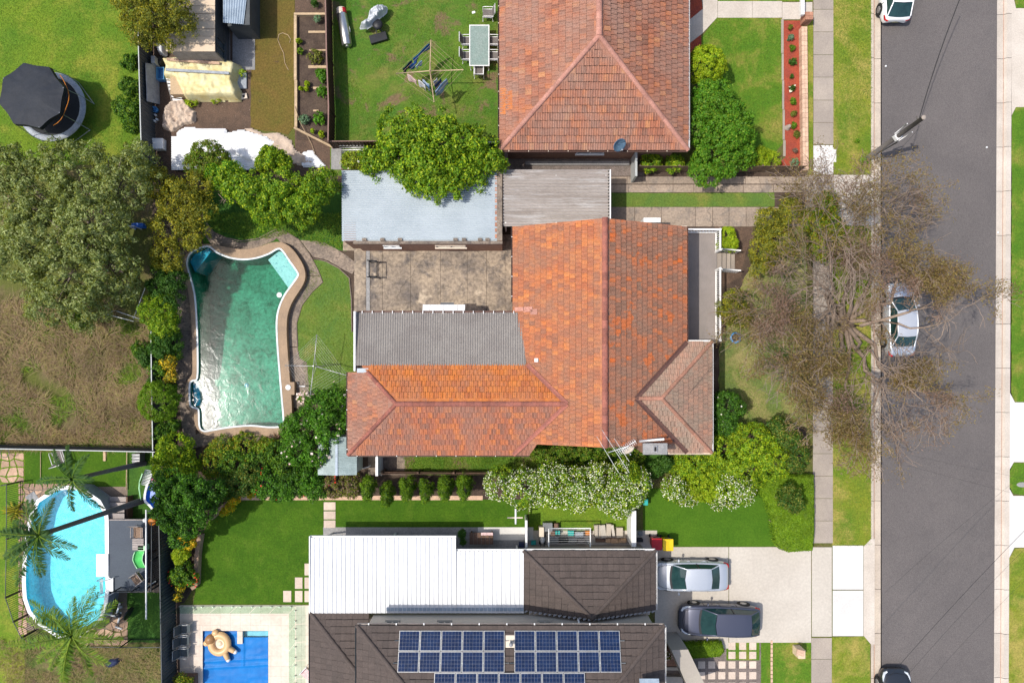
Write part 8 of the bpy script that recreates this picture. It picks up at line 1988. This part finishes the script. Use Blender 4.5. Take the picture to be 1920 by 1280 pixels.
# dead branch over the front lawn and grey twigs in the pool tree
def twigs(label, px, z, n, seed, spread=.9, mat='bark_pale'):
    r_ = random.Random(seed); c = W(*px,z); mb = MB()
    for i in range(n):
        a = r_.uniform(0,6.28); p = c+Vector((r_.gauss(0,.2),r_.gauss(0,.2),0)); ln = r_.uniform(.5,1)*spread; q = p+Vector((math.cos(a)*ln,math.sin(a)*ln,r_.uniform(-.2,.3))); m_ = p.lerp(q,.5)+Vector((r_.gauss(0,.1),r_.gauss(0,.1),.1)); mb.tube([p,m_,q],[.022,.015,.006],4)
        for k in range(2):
            e = q+Vector((r_.gauss(0,.3),r_.gauss(0,.3),.05)); mb.tube([m_,m_.lerp(e,.6),e],[.012,.009,.004],3)
    mb.tube([Vector((c.x,c.y,0)),c],[.04,.03],5); return tag(mb.build('dead_shrub', mat), label, 'shrub')
twigs('bare grey twiggy shrub on the upper front lawn beside the bare tree', (1470,500), 1.6, 26, 3, 1.6); twigs('small dead twig shrub at the green pool garden', (415,362), 2.4, 7, 4, .6); twigs('bare twigs spreading over the footpath crossing at the upper tree edge', (1600,385), 2.6, 24, 5, 1.5, 'bark')
twigs('bare reddish twigs at the lower front boundary', (1480,700), 1.8, 26, 6, 1.5, 'bark')
# --- palms
def palm(label, base_px, crown_px, z, nf, fl, seed, mat, tr=.13, droop=.55, az=None, plume=.36):
    base = W(*base_px); top = W(*crown_px, z); t = thing('palm_tree', label, 'palm', base); r_ = random.Random(seed)
    mb = MB(); mb.tube([base, base.lerp(top,.5)+Vector((.02,.02,0)), top],[tr*1.5,tr,tr*.85],12); mb.build('trunk', 'palm_trunk', t)
    mb = MB(); mb.tube([top-Vector((0,0,.6)),top-Vector((0,0,.1)),top+Vector((0,0,.25))],[tr*1.0,tr*1.25,.04],10); mb.build('crownshaft', 'leaf_palm_dark', t)
    for i in range(nf):
        a = (az[i] if az else 2*math.pi*i/nf)+r_.uniform(-.25,.25); el = r_.uniform(.0,.9); n = 14; p = top.copy(); pts = [p.copy()]; ln = fl*r_.uniform(.7,1.12)
        h = Vector((math.cos(a),math.sin(a),0)); bend = r_.uniform(-.5,.5)
        for k in range(n):
            a += bend/n; h = Vector((math.cos(a),math.sin(a),0)); e = el-(el+1.0)*droop*1.35*(k/n)**1.2; p = p+(h*math.cos(e)+Vector((0,0,math.sin(e))))*(ln/n); pts.append(p.copy())
        mb = MB(); mb.tube(pts,[.035*(1-.8*k/n) for k in range(n+1)],4); s_ = Vector((-h.y,h.x,0)); fr_ = mb.build('frond', 'leaf_palm', t)
        V = []
        for k in range(1,n+1):
            for sub in (0,.25,.5,.75):
                q = pts[k-1].lerp(pts[k],sub); f = (k-1+sub)/n; w_ = plume*fl*.62*r_.uniform(.8,1.1)*math.sin(math.pi*min(1,.12+f*.86))**.7
                for sd in (-1,1):
                    dv = (s_*sd*r_.uniform(.5,.95)+h*r_.uniform(.4,.8)+Vector((0,0,-.55+r_.uniform(-.45,.35)))).normalized(); L_ = w_*r_.uniform(.85,1.1); e_ = q+dv*L_; wd = h*.024
                    m_ = q+dv*L_*.5+Vector((0,0,.03)); V.append([tuple(q-wd),tuple(m_-wd*1.3),tuple(e_),tuple(m_+wd*1.3)])
        quads_object('leaflets', np.array(V), mat, fr_)
palm('tall palm with a long dark trunk leaning across the cyan pool', (268,938), (73,1003), 9.0, 14, 2.35, 1, 'leaf_palm_dark', .135, plume=.3, az=[.1,.9,1.6,2.2,2.75,3.2,3.6,4.1,4.6,5.1,5.7,3.4,3.0,4.35])
palm('palm with its crown over the top rim of the cyan pool', (270,868), (136,898), 6.5, 9, 2.1, 2, 'leaf_palm_dark', .12, plume=.27, az=[.0,.7,1.5,2.2,2.9,3.9,4.45,4.9,5.8])
palm('low bushy palm at the lower end of the cyan pool', (182,1168), (135,1192), 4.2, 22, 2.9, 3, 'leaf_palm', .12, droop=.45, az=[.5,1.1,1.6,2.1,2.6,3.3,3.8,4.3,4.7,5.1,5.5,6.0,2.9,.8,1.35,1.85,2.4,3.55,4.05,4.9,.2,3.1], plume=.32)
# spiky plants
def spiky(label, px, n, ln, seed, mat):
    c = W(*px); V = []; r_ = random.Random(seed)
    for i in range(n):
        a = r_.uniform(0,6.28); e = r_.uniform(.3,1.2); h = Vector((math.cos(a),math.sin(a),0)); s_ = Vector((-h.y,h.x,0))*.03; l_ = ln*r_.uniform(.6,1)
        m_ = c+(h*math.cos(e)+Vector((0,0,math.sin(e))))*l_*.6; q = m_+(h*math.cos(e-.7)+Vector((0,0,math.sin(e-.7))))*l_*.4
        V.append([tuple(c-s_),tuple(m_-s_*1.2),tuple(q),tuple(m_+s_*1.2)])
    return tag(quads_object('spiky_plant', np.array(V), mat), label, 'plant')
spiky('dark spiky cordyline in the lower pool garden', (520,825), 46, 1.0, 1, 'leaf_rust'); spiky('spiky grass clump beside the cyan pool rim', (32,958), 60, 1.0, 2, 'leaf_gold'); spiky('spiky pale green plant below the exercise bike', (215,1130), 40, 1.0, 3, 'leaf_palm')
spiky('spiky leaf clump at the lower left corner of the pool garden', (430,925), 40, .7, 4, 'leaf_lime')

# --- grass that nobody could count
def blades(name, label, px, n, hmin, hmax, mat, lean=.6, wid=.012, dens=None, seed=1, z=.012):
    P = [W2(x,y) for x,y in px]; xs_ = np.array([p.x for p in P]); ys_ = np.array([p.y for p in P]); r_ = np.random.RandomState(seed)
    X = r_.uniform(xs_.min(),xs_.max(),n*2); Y = r_.uniform(ys_.min(),ys_.max(),n*2); ins_ = np.zeros(n*2,bool)
    for i in range(len(P)):
        a, b = P[i], P[i-1]
        if abs(b.y-a.y) < 1e-9: continue
        ins_ ^= ((a.y > Y) != (b.y > Y)) & (X < (b.x-a.x)*(Y-a.y)/(b.y-a.y)+a.x)
    X, Y = X[ins_][:n], Y[ins_][:n]
    if dens:
        d_ = np.array([mnoise.noise(Vector((x*dens[0],y*dens[0],seed))) for x,y in zip(X,Y)]); k = d_ > dens[1]; X, Y = X[k], Y[k]
    n = len(X); h = r_.uniform(hmin,hmax,n); 
    fl = np.array([mnoise.noise(Vector((x*.5,y*.5,seed+3.)))*6 for x,y in zip(X,Y)])
    a = fl+r_.normal(0,.9,n); le = lean*r_.uniform(.5,1.3,n); dx, dy = np.cos(a), np.sin(a)
    B0 = np.stack([X,Y,np.full(n,z)],1); S = np.stack([-dy,dx,np.zeros(n)],1)*wid
    Mi = B0+np.stack([dx*h*le*.4,dy*h*le*.4,h*.6],1); T = B0+np.stack([dx*h*le*1.3,dy*h*le*1.3,h*(1-.35*le)],1)
    return tag(quads_object(name, np.stack([B0-S,Mi-S,T,Mi+S],1), mat), label, 'grass', kind='stuff')
blades('dry_grass','long tangled dry grass of the left yard', [(-40,560),(290,575),(286,836),(-40,834)], 30000, .15, .5, 'straw', 1.4, .013, (.5,-.25), 1)
blades('dry_grass','green shoots among the dry grass of the left yard', [(-40,590),(290,600),(286,836),(-40,834)], 22000, .10, .3, 'blade', 1.0, .012, (.55,-.2), 2)
blades('dry_grass','rough dry grass in the lower left corner yard', [(-40,1190),(304,1216),(304,1330),(-40,1330)], 10000, .08, .25, 'straw', 1.1, .010, (.6,-.2), 3)
blades('lawn_grass','short upright blades on the bright trampoline lawn', [(-30,-30),(262,-30),(268,300),(-30,300)], 26000, .03, .08, 'blade', .8, .010, None, 4)
blades('lawn_grass','short blades on the patchy clothes line lawn', [(625,-30),(940,-30),(940,300),(625,300)], 22000, .03, .08, 'blade', .8, .010, (.5,-.1), 5)
blades('lawn_grass','short blades on the curved pool lawn and strips', [(585,487),(635,502),(655,520),(668,735),(577,740),(556,608)], 7000, .03, .07, 'blade', .8, .010, None, 6)
blades('lawn_grass','short blades on the upper front lawn', [(1318,70),(1345,35),(1466,36),(1470,268),(1316,300)], 9000, .03, .07, 'blade', .8, .010, None, 7)
blades('lawn_grass','short blades on the street grass strip', [(1562,-20),(1634,-20),(1634,327),(1562,327)], 7000, .03, .08, 'blade', .8, .010, None, 8)
blades('lawn_grass','short blades on the lower street grass strip', [(1561,424),(1634,424),(1634,1022),(1561,1022)], 11000, .03, .08, 'blade', .8, .010, None, 9)
blades('lawn_grass','long shaded grass above the green pool', [(385,400),(640,400),(640,468),(540,440),(460,450),(400,430)], 6000, .06, .16, 'blade', .9, .011, None, 10)
blades('lawn_grass','faded blades on the middle front lawn', [(1350,640),(1395,520),(1512,420),(1512,800),(1345,800)], 10000, .03, .08, 'blade', .8, .010, (.5,-.2), 11)
blades('lawn_grass','weedy blades on the side strips below the orange wing', [(758,850),(1000,850),(1000,886),(758,886)], 4000, .05, .13, 'blade', .9, .011, None, 12)
